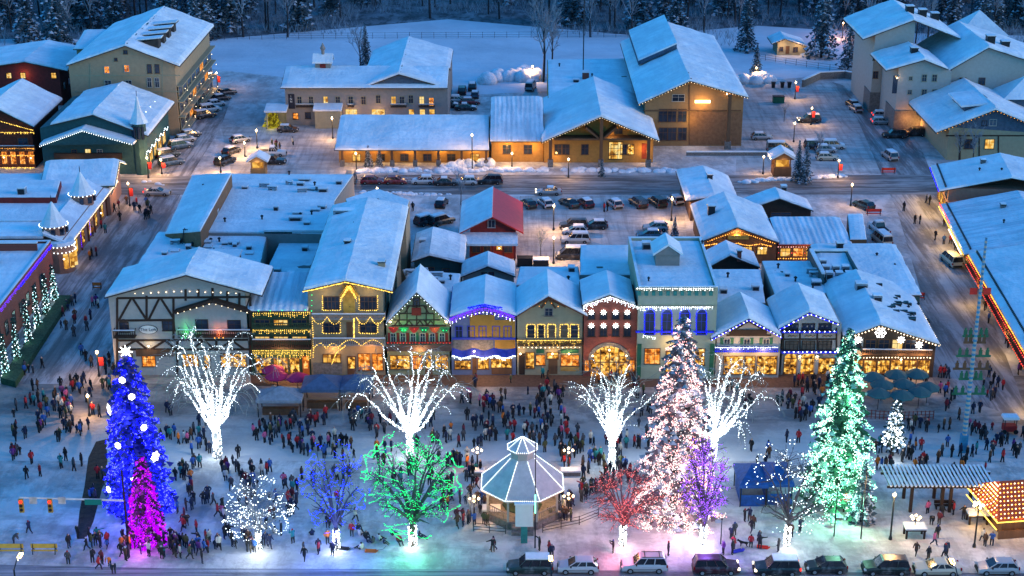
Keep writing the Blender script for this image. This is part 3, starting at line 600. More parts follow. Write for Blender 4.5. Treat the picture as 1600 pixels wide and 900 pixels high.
# --- cream house with flower balcony
B=BL('cream_house','cream gabled house with gold framed windows above a garland balcony and two lit shopfronts','shop',(808,586),(909,586))
B.gable((803,498),(857,465),(919,497),D=8.5,m=CREAM,ov=.9,t=.35,deck=mat('red_brown_board',(.16,.05,.03)))
B.win(852,482,863,493,fm=GREY,div=1); B.panel('sill_trim',846,494,869,497,CREAM,0,.12)
for xs in ((825,839,853),(861,875) ): pass
for x0,x1 in ((824,835),(841,850),(857,867),(876,887),(892,903)):
    B.win(x0,508,x1,527,mat('dim_glass',(.1,.08,.06)) if x0 in(857,876) else None,fm=CREAM,div=0); B.string([(x0-1,528),(x0-1,507),(x1+1,507),(x1+1,528)],GB,sp=.2,off=.14)
B.timber([(832,480,857,467),(857,467,884,480),(846,482,857,467),(868,482,857,467)],w=.2,m=BROWN,off=.3); B.string([(838,481),(857,471),(877,481)],ORB,sp=.7,off=.4)
B.balcony(808,909,532,541,out=.9,m=BROWN,snowcap=False,flowers=mat('dry_garland',(.2,.12,.03),.9,.5,6)); B.string([(808,532),(909,532)],GB,sp=.12,r=.06,off=1.05,drop=.7); B.string([(808,543),(909,543)],WWB,sp=.55,r=.09,off=.9)
B.panel('shop_sign',838,546,850,552,GREENP,0,.12); B.panel('shop_sign',876,546,904,552,GREENP,0,.12)
B.win(822,551,834,575,LITS); B.win(838,555,851,570,LITO,div=0); B.win(855,551,872,560,LITS); B.door(857,560,871,584); B.win(877,555,904,571,LITO,div=2); B.panel('plinth',876,573,905,580,mat('gold_panel',(.45,.25,.06)),0,.1); B.door(811,552,820,585,m=TIMBER)
B.light(813,553,70); B.light(863,553,70); B.light(889,553,80); 
# --- red brick shop
B=BL('brick_shop','red brick shop with eight star lights in two rows above an arched entrance','shop',(911,588),(993,588))
B.gable((909,479),(953,463),(994,479),D=8,m=BRICK,ov=.35,t=.35)
B.row((924,943,962,980),488,498,9,fm=TIMBER,hd=0); B.row((924,943,962,980),510,525,9,fm=TIMBER)
for y in (488,509):
    for i,x in enumerate((924,943,962,980)):
        q=MB(); p=B.P(*B.fpx(x,y,off=.3),.3); q.octa(p,.2,0)
        for k in range(8):
            a=k*math.pi/4; q.tube([p,(p[0]+math.cos(a)*.42,p[1],p[2]+math.sin(a)*.42)],[.09,.01],4,0,cap=False)
        q.build('star_lantern',[STAR],B.root)
B.string([(911,478),(953,464),(993,478)],WB,sp=.2,r=.075,off=.5,drop=.7); B.string([(911,479),(953,465),(993,479)],PB,sp=.8,r=.07,off=.55)
q=MB(); arc=[]
for k in range(13):
    t=math.pi*k/12; arc.append((952-math.cos(t)*30,562-math.sin(t)*24))
for a,c in zip(arc[:-1],arc[1:]): B._bar(q,B.fpx(*a,off=.12),B.fpx(*c,off=.12),.5,.12,'F')
q.build('stone_arch',[STONE],B.root)
q=MB(); q.poly([B.P(*B.fpx(*p,off=.03),.03) for p in [(982,588),(982,562)]+[(952+math.cos(math.pi*k/10)*29,562-math.sin(math.pi*k/10)*22) for k in range(11)]+[(923,562),(923,588)]]); q.build('shop_window',[LITS],B.root)
B.timber([(938,546,938,588),(952,541,952,588),(967,546,967,588),(923,566,982,566)],w=.14,m=BROWN,off=.09,name='door_frame'); B.win(914,563,920,580,LITO); B.win(984,563,991,580,LITO)
B.light(952,547,120,off=1.2); B.light(926,556,40); B.light(979,556,40)
# --- tall white parapet building
B=BL('parapet_building','tall pale green building with crenellated parapet and blue lit arched windows','shop',(994,592),(1115,592))
z=B.fpx(1050,449)[1]; qd=(G(990,371,z)-B.o).dot(B.n); B.flat(z-.5,qd,mat('pale_green_stucco',(.34,.36,.25),.9,.08),par=.5)
q=MB()
for i in range(11):
    x=999+i*11.2; a=B.fpx(x-2.6,455,off=.12); c=B.fpx(x+2.6,462,off=.12); B.fbox(q,a[0],c[0],c[1],a[1],0,.14)
q.build('dentil_trim',[mat('teal_paint',(.03,.2,.17))],B.root)
B.panel('cornice',993,450,1116,454,CREAM,0,.22); B.panel('cornice',993,478,1116,481,CREAM,0,.16); B.panel('string_course',993,517,1116,520,BLUEP,0,.15)
for x in (1015,1042,1070,1096):
    f=B.win(x-6,490,x+6,522,fm=BLUEP,arch=True,div=1); B.string([(x-8,523),(x-8,489),(x-5,483),(x,480),(x+5,483),(x+8,489),(x+8,523)],BB,sp=.17,r=.075,off=.16); B.light(x,486,14,c=(.1,.12,1),off=.5,bulb=False)
B.string([(994,451),(1115,451)],WB,sp=.3,r=.08,off=.3,drop=.4); B.string([(994,480),(1115,480)],WB,sp=.25,r=.07,off=.25,drop=.5); B.string([(994,519),(1115,519)],BB,sp=.2,off=.25); B.string([(1004,524),(1025,528)],WB,sp=.25,drop=.3)
B.win(1008,545,1030,568,LITO,div=2); B.win(1075,545,1100,570,LITS,div=2); B.door(1040,548,1056,590,lit=LITS); B.panel('green_pilaster',996,538,1001,590,GREENP,0,.2); B.panel('green_pilaster',1110,538,1114,590,GREENP,0,.2)
B.light(1050,542,110,off=1.5,bulb=False)
q=MB(); W0,D0=B.W/2-.6,qd*.45
vs=[(W0-1.6,D0,z),(W0+1.6,D0,z),(W0+1.6,D0+4,z),(W0-1.6,D0+4,z)]
q.prism([(v[0],v[1]) for v in vs],z-.6,[z+1.3]*4,0); q.mesh([(W0-1.7,D0-.2,z+1.3),(W0+1.7,D0-.2,z+1.3),(W0,D0-.2,z+2.6),(W0-1.7,D0+4.2,z+1.3),(W0+1.7,D0+4.2,z+1.3),(W0,D0+4.2,z+2.6)],[(0,1,2),(5,4,3)],0)
q.slab([(W0-2,D0-.4,z+1.25),(W0,D0-.4,z+2.65),(W0,D0+4.4,z+2.65),(W0-2,D0+4.4,z+1.25)],.3,1); q.slab([(W0,D0-.4,z+2.65),(W0+2,D0-.4,z+1.25),(W0+2,D0+4.4,z+1.25),(W0,D0+4.4,z+2.65)],.3,1)
q.build('roof_lantern',[GREY,SNOW],B.roof); B.hvac(2.2,qd-4,z-.3,1.2,1,.9); B.vent(10,qd-3,z-.3); B.vent(1.5,3,z-.3,.1,.4)
# --- small blue lit gable shop
B=BL('gable_cottage_shop','low white gable shop with green shutters and a row of blue icicle lights','shop',(1117,590),(1216,590))
B.gable((1110,532),(1170,500),(1222,528),D=8,m=WHITE,ov=.9,t=.4)
B.panel('gable_board',1140,515,1198,524,TIMBER,0,.08); 
for x in (1136,1167,1197): 
    B.win(x-4,530,x+4,538,fm=WHITE,div=1,hd=0); B.panel('shutter',x-10,528,x-5,538,GREENP,0,.06); B.panel('shutter',x+5,528,x+10,538,GREENP,0,.06)
B.timber([(1135,524,1205,524),(1150,514,1170,502),(1170,502,1190,514)],w=.22)
B.eave_string(BB,sp=.22,r=.09); B.eave_string(WB,sp=.5,r=.09); B.panel('blue_awning',1117,544,1216,551,BLUEP,0,.7); B.string([(1117,543),(1216,543)],WB,sp=.22,r=.08,off=.75,drop=.3); B.string([(1117,549),(1216,549)],BB,sp=.25,off=.8)
B.win(1132,557,1160,584,LITS,div=1); B.win(1165,557,1178,586,LITS,div=0); B.win(1184,557,1212,584,LITS,div=2); B.light(1150,553,140,off=1.5,bulb=False); B.light(1195,553,140,off=1.5,bulb=False)
# --- blue lit balcony house
B=BL('blue_lit_house','white house with clipped gable and three lit storeys edged in blue bulbs','shop',(1220,585),(1309,585))
B.gable((1215,517),(1265,490),(1312,508),D=9,m=WHITE,ov=.9,t=.45)
for x in (1237,1263,1289): B.win(x-9,506,x+9,515,None,fm=TIMBER,div=1,hd=0); B.win(x-9,533,x+9,546,mat('dim_glass',(0,0,0)),fm=TIMBER,div=2)
B.timber([(1222,518,1308,518),(1222,530,1308,530),(1224,518,1224,552),(1250,518,1250,552),(1277,518,1277,552),(1307,512,1307,552)],w=.2)
q=MB()
for x in (1237,1264,1291):
    for k in range(5): B._bar(q,B.fpx(x-6+k*3,526-2*(k%2),off=.05),B.fpx(x-3+k*3,524+2*(k%2),off=.05),.12,.05,'F')
q.build('wall_painting',[mat('umber_paint',(.2,.13,.06))],B.root)
B.balcony(1220,1308,518,521,out=.5,m=BLUEP,snowcap=False); B.balcony(1220,1308,549,553,out=.8,m=BLUEP,snowcap=False)
B.eave_string(BB,sp=.2,r=.09); B.eave_string(WB,sp=.6,r=.09); 
for y in (519,551): B.string([(1222,y),(1308,y)],BB,sp=.25,off=.9); B.string([(1222,y-1),(1308,y-1)],WB,sp=.6,r=.09,off=.95)
B.win(1226,560,1243,584,LITS,div=1,arch=True); B.win(1252,560,1272,584,LITS,div=2,arch=True); B.win(1280,560,1302,584,LITS,div=2); 
for x in (1249,1276): B.panel('white_post',x-1.5,556,x+1.5,584,WHITE,0,1.0)
B.light(1250,557,60,off=1.2); B.light(1277,557,60,off=1.2)
# --- corner restaurant
B=BL('corner_restaurant','wide gabled corner restaurant with warm bulbs along its eaves and snowflake lights','restaurant',(1326,588),(1457,590))
B.gable((1318,531),(1376,510),(1469,541),D=19,m=mat('dark_boards',(.05,.035,.025)),ov=1.1,t=.4)
B.eave_string(WWB,sp=.42,r=.11); B.edge_string('R',WWB,sp=.6,r=.1)
B.balcony(1348,1456,546,556,out=1.3,m=BROWN); B.string([(1342,559),(1456,559)],WWB,sp=.4,r=.1,off=1.4); B.panel('white_bay',1326,528,1347,556,WHITE,0,.1); B.win(1331,533,1344,543,None,fm=TIMBER,off=.1)
for i in range(5): B.win(1353+i*21,531,1367+i*21,546,LIT if i==2 else None,fm=BROWN,div=1)
for i in range(6): B.win(1330+i*21,563,1346+i*21,583,LITS,div=2,fm=BROWN)
for x,y,r in ((1376,520,.75),(1341,531,.5),(1408,531,.5),(1436,539,.5)):
    q=MB(); p=B.P(*B.fpx(x,y,off=1.15),1.15); n=8 if r<.6 else 6
    for k in range(n):
        a=k*2*math.pi/n; e=(p[0]+math.cos(a)*r,p[1],p[2]+math.sin(a)*r); q.tube([p,e],[.09,.06],4,0)
        if r>.6:
            for sgn in (-1,1): f=(p[0]+math.cos(a)*r*.6,p[1],p[2]+math.sin(a)*r*.6); q.tube([f,(f[0]+math.cos(a+sgn*.9)*.28,f[1],f[2]+math.sin(a+sgn*.9)*.28)],.05,4,0)
    if r<.6: q.octa(p,.36,0)
    q.build('snowflake_lantern',[STAR],B.root)
B.light(1408,562,200,off=1.6); B.light(1350,560,100,off=1.6,bulb=False); B.light(1440,564,120,off=2.2,bulb=False)
B.hvac(3,12,B.rz_at(3),1.6,1.3,1.2); B.hvac(4.5,8,B.rz_at(4.5),1.2,1.0,1.2); B.vent(9,9,B.rz_at(9)); B.vent(11,12,B.rz_at(11))
q=MB()
for i in range(26):
    x=5.5+R0.random()*3.2; y=6+R0.random()*9-(x-5.5)*1.2; q.box(x,x+.5+R0.random()*.6,y,y+.4,B.rz_at(x)+.3,B.rz_at(x)+.62+R0.random()*.15,0)
q.build('roof_patch',[METAL],B.roof)
for k in range(4): B.win(2.5+k*4,3.2,4.5+k*4,1.2,LITS if k<2 else None,local=True,face='R')
# ================================================================ BUILDINGS BEHIND THE FRONT ROW
DKG=mat('dark_green_boards',(.03,.06,.03))
t,r,c=polyblock('flat_roof_building','long flat snow roof with scattered vents behind the half timbered house','building',[(362,276),(553,277),(524,318),(516,370),(312,368)],6.2,GREY)
h=6.2+.25
for k,(px,py,kind) in enumerate([(383,297,'hvac'),(334,337,'hvac'),(476,285,'hvac'),(495,300,'duct'),(465,338,'hvac'),(462,347,'hvac'),(480,353,'hvac'),(505,302,'hvac'),(452,276,'pipe'),(530,290,'hvac'),(492,293,'pipe'),(424,300,'pipe')]):
    p=G(px,py,h)-c; roof_gear(r,kind,p,w=1.0+.5*(k%3),h=.7+.2*(k%2))
clutter(r,c,[(330,362),(510,362),(548,280),(370,280)],h,16,5)
b=MB(); a=G(450,357,h)-c; d=G(520,357,h)-c; b.tube([a+Vector((0,0,.25)),d+Vector((0,0,.25))],.07,5); b.build('pipe_run',[METAL],r)
# tilted shed roof on its left
B=BL('shed_roof_building','raised white shed roof with a brown end wall beside the left street','building',(232,394),(304,394))
a=[G(300,275,6.5),G(362,272,9.0),G(313,362,9.0),G(258,366,6.5)]; o=B.o; cr,sr=math.cos(-B.rz),math.sin(-B.rz)
lo=lambda p: Vector(((p.x-o.x)*cr-(p.y-o.y)*sr,(p.x-o.x)*sr+(p.y-o.y)*cr,p.z))
q=[lo(p) for p in (a[3],a[2],a[1],a[0])]; b=MB(); b.prism([(p.x,p.y) for p in q],0,[p.z-.02 for p in q],0); b.build('wall',[mat('rust_boards',(.2,.1,.05))],B.root)
b=MB(); b.pad(q,.4,0); B.roof=b.build('roof',[SNOW],B.root); B.vent(*(lo(G(318,296,7.2)))); 
# lower cluttered roof
t,r,c=polyblock('low_flat_building','low cluttered snow roof with a railed stair hut behind the half timbered house','building',[(247,366),(418,372),(404,432),(205,432)],5.6,GREY); h=5.85
for k,(px,py,kind) in enumerate([(283,383,'pipe'),(300,380,'pipe'),(316,380,'hvac'),(258,400,'hvac'),(274,396,'hvac'),(366,384,'hvac'),(283,409,'duct'),(300,407,'hvac'),(385,432,'hvac'),(398,427,'pipe'),(390,400,'hvac'),(330,382,'pipe')]):
    roof_gear(r,kind,G(px,py,h)-c,w=.8+.4*(k%3),h=.5+.2*(k%2))
clutter(r,c,[(225,428),(400,428),(410,376),(255,376)],h,22,6)
b=MB(); p=G(350,424,h)-c; x,y=p.x,p.y
b.box(x-2.2,x+2.2,y,y+3,h+1.9,h+2.02,0); b.box(x-2.3,x+2.3,y-.1,y+3.1,h+2.025,h+2.35,1)
for i in range(10): b.box(x-2.15+i*.46,x-2.05+i*.46,y,y+.1,h,h+1.89,0)
b.box(x-1,x+2.1,y+1,y+2.9,h,h+1.88,2); b.build('stair_hut',[TIMBER,SNOW,BROWN],r)
b=MB(); p=G(292,384,h)-c; x,y=p.x,p.y
for dx in (-.7,.7): b.beam((x+dx,y,h),(x+dx*.4,y,h+2.6),.12,.12); b.beam((x+dx,y+1.4,h),(x+dx*.4,y+.7,h+2.6),.12,.12)
b.beam((x-.5,y+.3,h+2.5),(x+.5,y+.3,h+2.5),.12,.12); b.build('antenna_frame',[METAL],r)
t,r,c=polyblock('courtyard_roof','sunken flat roof with a dark skylight between two taller roofs','building',[(436,384),(512,384),(488,432),(414,432)],4.6,TEAL)
roof_gear(r,'hvac',G(477,394,4.85)-c,w=.9); roof_gear(r,'skylight',G(475,416,4.85)-c,w=3.2,d=3.6); roof_gear(r,'hvac',G(434,430,4.85)-c,w=1,h=1)
b=MB(); a=G(414,384,4.6); d=G(514,384,4.6); b.box(a.x-c.x,d.x-c.x,a.y-c.y,a.y-c.y+.4,4.9,6.9,0); b.box(a.x-c.x-.1,d.x-c.x,a.y-c.y-.1,a.y-c.y+.6,6.903,7.2,1)
for i in range(3): x=a.x-c.x+1.2+i*2.6; b.box(x,x+2,a.y-c.y-.04,a.y-c.y-.001,5.2,6.6,2)
b.build('clerestory',[TEAL,SNOW,PANE],r)
# block right of gabled hotel, rear
t,r,c=polyblock('rear_wing','snowy rear wing with dark cars of ductwork at its edge','building',[(540,316),(590,300),(640,318),(634,340),(552,345)],10.2,BEIGE); t['label']='snow topped rear wing at the back end of the long gable roof'
clutter(r,c,[(560,340),(625,338),(630,320),(575,312)],10.5,5,7)
for k,px in enumerate((545,556,566,574)): roof_gear(r,'hvac',G(px,330,10.5)-c,w=1.1,h=.7)
# small roofs behind the timber gable shop
B=BL('back_house','small bright snow gable behind the half timbered gable shop, dark front','house',(648,447),(722,447)); B.gable((642,411),(671,401),(727,414),back=(686,358),m=TEAL,ov=.8,t=.35); B.win(668,418,678,428); B.win(692,420,702,430); B.hvac(1,6,B.rz_at(1),1,1,.8)
B=BL('dormer_house','small gabled house with two dark windows behind the blue shop','house',(724,466),(803,466)); B.gable((719,435),(762,418),(806,434),back=(764,396),m=GREY,ov=.6,t=.35); B.win(753,426,760,434,hd=0); B.win(764,426,771,434,lit=None,fm=REDW,hd=0)
t,r,c=polyblock('flat_shop_roof','snow flat roof packed with air ducts behind the timber gable','building',[(628,425),(720,432),(716,462),(640,452)],5.6,GREY)
for k,(px,py,kd) in enumerate([(636,432,'duct'),(652,430,'duct'),(664,432,'hvac'),(676,436,'duct'),(644,440,'hvac'),(668,444,'duct'),(690,444,'hvac'),(704,440,'pipe')]): roof_gear(r,kd,G(px,py,5.9)-c,w=1.0+.3*(k%2),h=.7)
t,r,c=polyblock('flat_shop_roof','plain snow flat roof with one vent behind the cream house','building',[(812,421),(904,421),(908,450),(806,450)],8.0,GREY); roof_gear(r,'hvac',G(893,426,8.3)-c,w=.9); roof_gear(r,'pipe',G(888,442,8.3)-c)
t,r,c=polyblock('flat_shop_roof','bare rectangular snow roof with a single skylight behind the brick shop','building',[(907,387),(984,387),(992,434),(906,434)],8.6,GREY); roof_gear(r,'skylight',G(937,421,8.9)-c,w=1.0,d=.8)
# red roofed house
B=BL('red_roof_house','small dark red house with one red roof slope and one snowy slope','house',(735,404),(806,404))
B.gable((716,367),(769,341),(818,366),back=(772,294),m=REDW,ov=1.0,t=.35,mr=REDROOF,deck=mat('red_trim',(.35,.03,.02)))
B.win(763,344,773,355,fm=WHITE,hd=0); b=MB(); z=B.fpx(770,366)[1]; b.slab([(-.8,-3.6,z-.7),(B.W+.3,-3.6,z-.7),(B.W+.3,-.05,z),(-.8,-.05,z)],.35,0)
for i in range(5): x=.1+i*(B.W-.3)/4; b.box(x-.12,x+.12,-3.4,-3.15,0,z-.66,1)
b.build('porch_roof',[SNOW,REDW],B.root); B.win(738,380,750,394); B.win(756,380,766,394); B.win(776,378,784,390,LIT); B.win(788,380,800,394); B.light(780,388,50,off=1.5)
# restaurant with lit gable on the right
B=BL('lodge_restaurant','brown lodge with stepped snow roofs and a gold lit gable over its balcony','restaurant',(1100,412),(1212,412))
B.gable((1096,379),(1152,357),(1218,381),back=(1140,303),m=BROWN,ov=1.1,t=.45,sn=SNOW)
B.string([(1104,378),(1152,361),(1212,381)],ORB,sp=.35,r=.09,off=.7); B.string([(1100,384),(1118,381),(1134,384),(1152,380),(1170,384),(1188,381),(1206,385)],ORB,sp=.25,r=.1,off=.5); B.panel('gable_balcony',1138,368,1170,374,mat('gold_boards',(.5,.28,.05)),0,.7)
for k in range(4): B.win(1112+k*24,386,1126+k*24,397,LIT if k!=1 else None,fm=BROWN,div=2)
B.light(1152,366,90,off=.6,bulb=False); B.light(1125,388,60,off=1.4); B.light(1190,388,60,off=1.4); B.chimney(1.8,8,B.rz_at(1.8)+.2,1.1,1.8,METAL)
B=BL('lodge_wing','snow gable block with a chimney joined behind the brown lodge','building',(1078,345),(1160,345)); B.gable((1071,328-12),(1116,309),(1160,326),back=(1105,262),m=BROWN,ov=.5,t=.4); B.chimney(4.2,9,B.rz_at(4.2)+.1,.9,1.2,METAL)
B=BL('lodge_dining_wing','low wing with a ribbed metal snow roof and red trim beside the lodge','building',(1214,412),(1322,412)); B.side(V(1265,384,B.o.y-.9).z,V(1265,343,B.o.y+9).z,9,11,BROWN,oL=.1,oR=.6,sn=SNOWX,deck=mat('red_trim',(0,0,0)))
for k in range(5): B.win(1220+k*20,388,1234+k*20,400,LITO if k%2 else LIT,fm=BROWN,div=1)
B.string([(1214,404),(1322,404)],ORB,sp=.4,r=.1,off=.5); B.string([(1214,395),(1322,396)],RB,sp=.5,r=.08,off=.6); B.string([(1214,386),(1322,386)],PKB,sp=.4,r=.07,off=.9); B.light(1260,398,70,off=1.6,bulb=False)
B=BL('gable_annex','low snow gable annex with a dark front edge by the second street','house',(1176,345),(1266,345)); B.gable((1165,330),(1218,312),(1271,331),back=(1216,296),m=TIMBER,ov=.6,t=.4); B.hvac(6,6,B.rz_at(6),1,1,1); B.win(1205,332,1235,340)
t,r,c=polyblock('flat_annex','blank white snow roof beside the right street at the end of the lodge','building',[(1324,338),(1348,338),(1354,378),(1328,378)],3.6,BROWN)
B=BL('dark_gable_house','small dark fronted gable in front of the brown lodge','house',(1109,446),(1184,446)); B.gable((1104,421),(1141,401),(1188,420),back=(1140,379),m=TIMBER,ov=.6,t=.4); B.chimney(4.2,-.2,4.8,.6,.8,BRICK)
t,r,c=polyblock('flat_shop_roof','snow roof with small vents between the parapet building and the dark gable','building',[(1112,425),(1188,425),(1196,478),(1118,478)],5.2,GREY); 
for px,py,kd in ((1137,436,'pipe'),(1180,455,'hvac'),(1130,460,'hvac')): roof_gear(r,kd,G(px,py,5.5)-c,w=1)
B=BL('red_attic','tiny red attic box with snow cap behind the blue lit gable shop','shed',(1118,505),(1140,505)); B.side(V(1129,464,B.o.y).z,V(1129,458,B.o.y+1.5).z,1.5,3,REDW,oL=.2,oR=.2,ov=.3)
t0=1
t,r,c=polyblock('flat_shop_roof','wide snow roof with a curled cable behind the blue lit balcony house','building',[(1190,412),(1266,412),(1296,462),(1212,470)],5.6,GREY)
b=MB(); p=G(1240,430,5.9)-c; b.tube([(p.x+1.6*math.cos(i*.5),p.y+1.8*math.sin(i*.5),5.9) for i in range(12)],.05,4); b.build('cable',[METAL],r); clutter(r,c,[(1212,466),(1292,460),(1264,416),(1194,416)],5.9,7,8); roof_gear(r,'hvac',G(1275,448,5.9)-c)
B=BL('green_parapet_building','tall green sided block with a sloping snow roof and a walled roof plant','building',(1292,520),(1432,520))
B.side(V(1360,462,B.o.y).z,V(1360,386,B.o.y+16).z,16,18,TEAL,oL=.1,oR=.2,ov=.3,t=.4,sn=SNOW)
hz=lambda y: V(1360,462,B.o.y).z+(V(1360,386,B.o.y+16).z-V(1360,462,B.o.y).z)*(y+.3)/16.3
b=MB(); x0,x1,y0,y1=-.6,4.8,3,13; zt=hz(13)+.8
for bx in ((x0,x1,y1-.3,y1),(x0,x0+.3,y0,y1-.301),(x1-.3,x1,y0,y1-.301)): b.box(*bx,hz(y0)-1,zt,0)
b.box(x0-.1,x1+.1,y1-.35,y1+.1,zt+.003,zt+.3,1); b.box(x0-.1,x0+.4,y0,y1-.36,zt+.003,zt+.3,1); b.box(x0+.31,x1-.31,y0,y1-.31,hz(y0)-.8,hz(y0)+.6,2); b.build('plant_enclosure',[TEAL,SNOW,METAL],B.roof)
for k in range(7): B.hvac(.6+(k%3)*1.4,4.2+(k//3)*2.6,hz(3)+.65,1.0,.9,.9)
B.chimney(4,14.5,hz(14),.9,1.3,METAL); B.vent(9,12,hz(12)); B.vent(11,9,hz(9),.1,.4)
for k in range(4): B.win(3+k*4,3.0,4.6+k*4,1.2,LITS if k==1 else None,local=True,face='R')
# ================================================================ LEFT STREET SIDE
B=BL('pink_arcade','long pink shop row with twin turrets along the left street','shop',(104,424),(178,322))
fz=5.2; B.D=24; b=MB(); b.box(0,B.W,0,22,0,fz,0); b.build('wall',[PINK],B.root)
b=MB(); b.box(-.4,B.W+.4,-.9,-.05,fz-1.1,fz-.9,1); b.slab([(-.4,-1.0,fz-.85),(B.W+.4,-1.0,fz-.85),(B.W+.4,3.0,fz+.9),(-.4,3.0,fz+.9)],.35,0); b.slab([(-.3,3.02,fz+.3),(B.W+.3,3.02,fz+.3),(B.W+.3,22,fz+.3),(-.3,22,fz+.3)],.4,0); b.slab([(6.8,3.05,fz+.75),(7.3,3.05,fz+.75),(7.3,22,fz+.75),(6.8,22,fz+.75)],.2,0)
B.roof=b.build('roof',[SNOW,DKG],B.root)
n=7
for k in range(n):
    x=1.2+k*(B.W-2)/n; B.win(x,2.9,x+2.0,.8,LITS if k%2==0 else LIT,local=True,fm=BROWN,div=1); B.win(x+.3,4.1,x+1.5,3.3,None,local=True)
    b=MB(); b.box(x-.35,x-.1,-.25,-.001,0,fz-1.2,0); b.build('pilaster',[mat('red_brown_board',(.16,.05,.03))],B.root)
B.string([(-.3,fz-.8),(B.W+.3,fz-.8)],WWB,sp=.5,r=.07,local=True,off=1.05); B.string([(.4,3.2),(.5,.4)],BB,sp=.2,local=True,off=.3); B.string([(9,3.6),(9,.8)],VB,sp=.2,local=True,off=.3); B.string([(15,3.6),(15,.8)],BB,sp=.2,local=True,off=.3)
for i,(px,py,zb) in enumerate(((85,363,5.0),(129,314,5.0))):
    p=G(px,py,zb+.6)-B.o; lx,ly=p.dot(B.u),p.dot(B.n); b=MB(); b.lathe([(1.7,zb-2),(1.8,zb),(1.8,zb+2.0)],10,(lx,ly,0),0); b.lathe([(2.15,zb+2.0),(1.4,zb+3.0),(.12,zb+5.6)],10,(lx,ly,0),1); b.lathe([(.06,zb+5.5),(.06,zb+6.4),(.01,zb+6.7)],5,(lx,ly,0),2)
    tq=b.build('turret',[PINK,SNOW,METAL],B.root)
    for k in range(8):
        a=k*math.pi/4+.2; q=MB(); x,y=lx+1.82*math.cos(a),ly+1.82*math.sin(a); q.box(x-.3,x+.3,y-.3,y+.3,zb+.6,zb+1.6,0)
        if k in(0,4,5,6,7): q.build('window',[PANE],tq)
    q=MB()
    for k in range(20): a=k*math.pi/10; q.octa((lx+2.2*math.cos(a),ly+2.2*math.sin(a),zb+1.95),.09)
    q.build('light_string',[WB],tq)
p=G(85,400,2)-B.o; lx=.6; b=MB(); b.lathe([(1.9,0),(1.9,4.3),(2.1,4.5)],10,(lx,.6,0),0); b.lathe([(2.2,4.5),(2.0,5.0)],10,(lx,.6,0),1); tq=b.build('corner_bay',[PINK,SNOW],B.root)
for k in range(5):
    a=-2.6+k*.52; q=MB(); x,y=lx+1.92*math.cos(a),.6+1.92*math.sin(a); q.tube([(x,y,.9),(x,y,3.2)],.42,4,0); q.build('window',[LIT],tq)
q=MB()
for zz in (3.5,4.4):
    for k in range(22): a=k*math.pi/11; q.octa((lx+2.15*math.cos(a),.6+2.15*math.sin(a),zz),.1)
q.build('light_string',[WB],tq); B.light(158,333,60,off=1.5,c=(1,.6,.2)); B.light(100,405,60,off=1.6); B.light(122,385,50,off=1.5,bulb=False)
B=BL('end_gable_shop','snow gable at the far end of the pink row, green trimmed','shop',(174,336),(190,302)); B.gable((.0-.6,5.2),(B.W/2,7.6),(B.W+.6,5.2),D=11,m=PINK,ov=1.2,t=.4,local=True,deck=DKG); B.eave_string(WWB,sp=.4,r=.06); B.win(2,4.6,4,3.2,None,local=True,fm=WHITE); B.win(5,4.6,7,3.2,LIT,local=True,fm=WHITE)
t,r,c=polyblock('flat_roof_building','flat snow roof with one metal box at the left edge behind the pink row','building',[(-60,283),(96,286),(88,312),(-60,312)],6.5,REDW); roof_gear(r,'hvac',G(35,305,6.8)-c,w=1.3,d=1.1,h=1.3)
B=BL('brick_hall','long brick hall along the left street with a row of small lit trees','hall',(-30,600),(86,440))
B.flat(6.2,20,BRICK,par=.4); 
for k in range(9): x=1.5+k*3.6; B.win(x,3.6,x+1.3,1.8,PANE,local=True,fm=TIMBER) if x<B.W-2 else None
B.string([(.2,6.2),(B.W-.2,6.2)],VB,sp=.4,r=.09,local=True,off=.15,drop=.6); B.string([(B.W*.5,6.0),(B.W-.2,6.0)],BB,sp=.3,r=.09,local=True,off=.2,drop=.4)
B.hvac(B.W-9,6,6.4,1.4,1.2,1.2); B.vent(B.W-6,9,6.4)
b=MB(); b.box(B.W-4,B.W-3.6,1,19,6.4,7.6,0); b.box(B.W-4.1,B.W-3.5,.9,19.1,7.603,7.8,1); b.build('fire_wall',[BRICK,SNOW],B.roof)
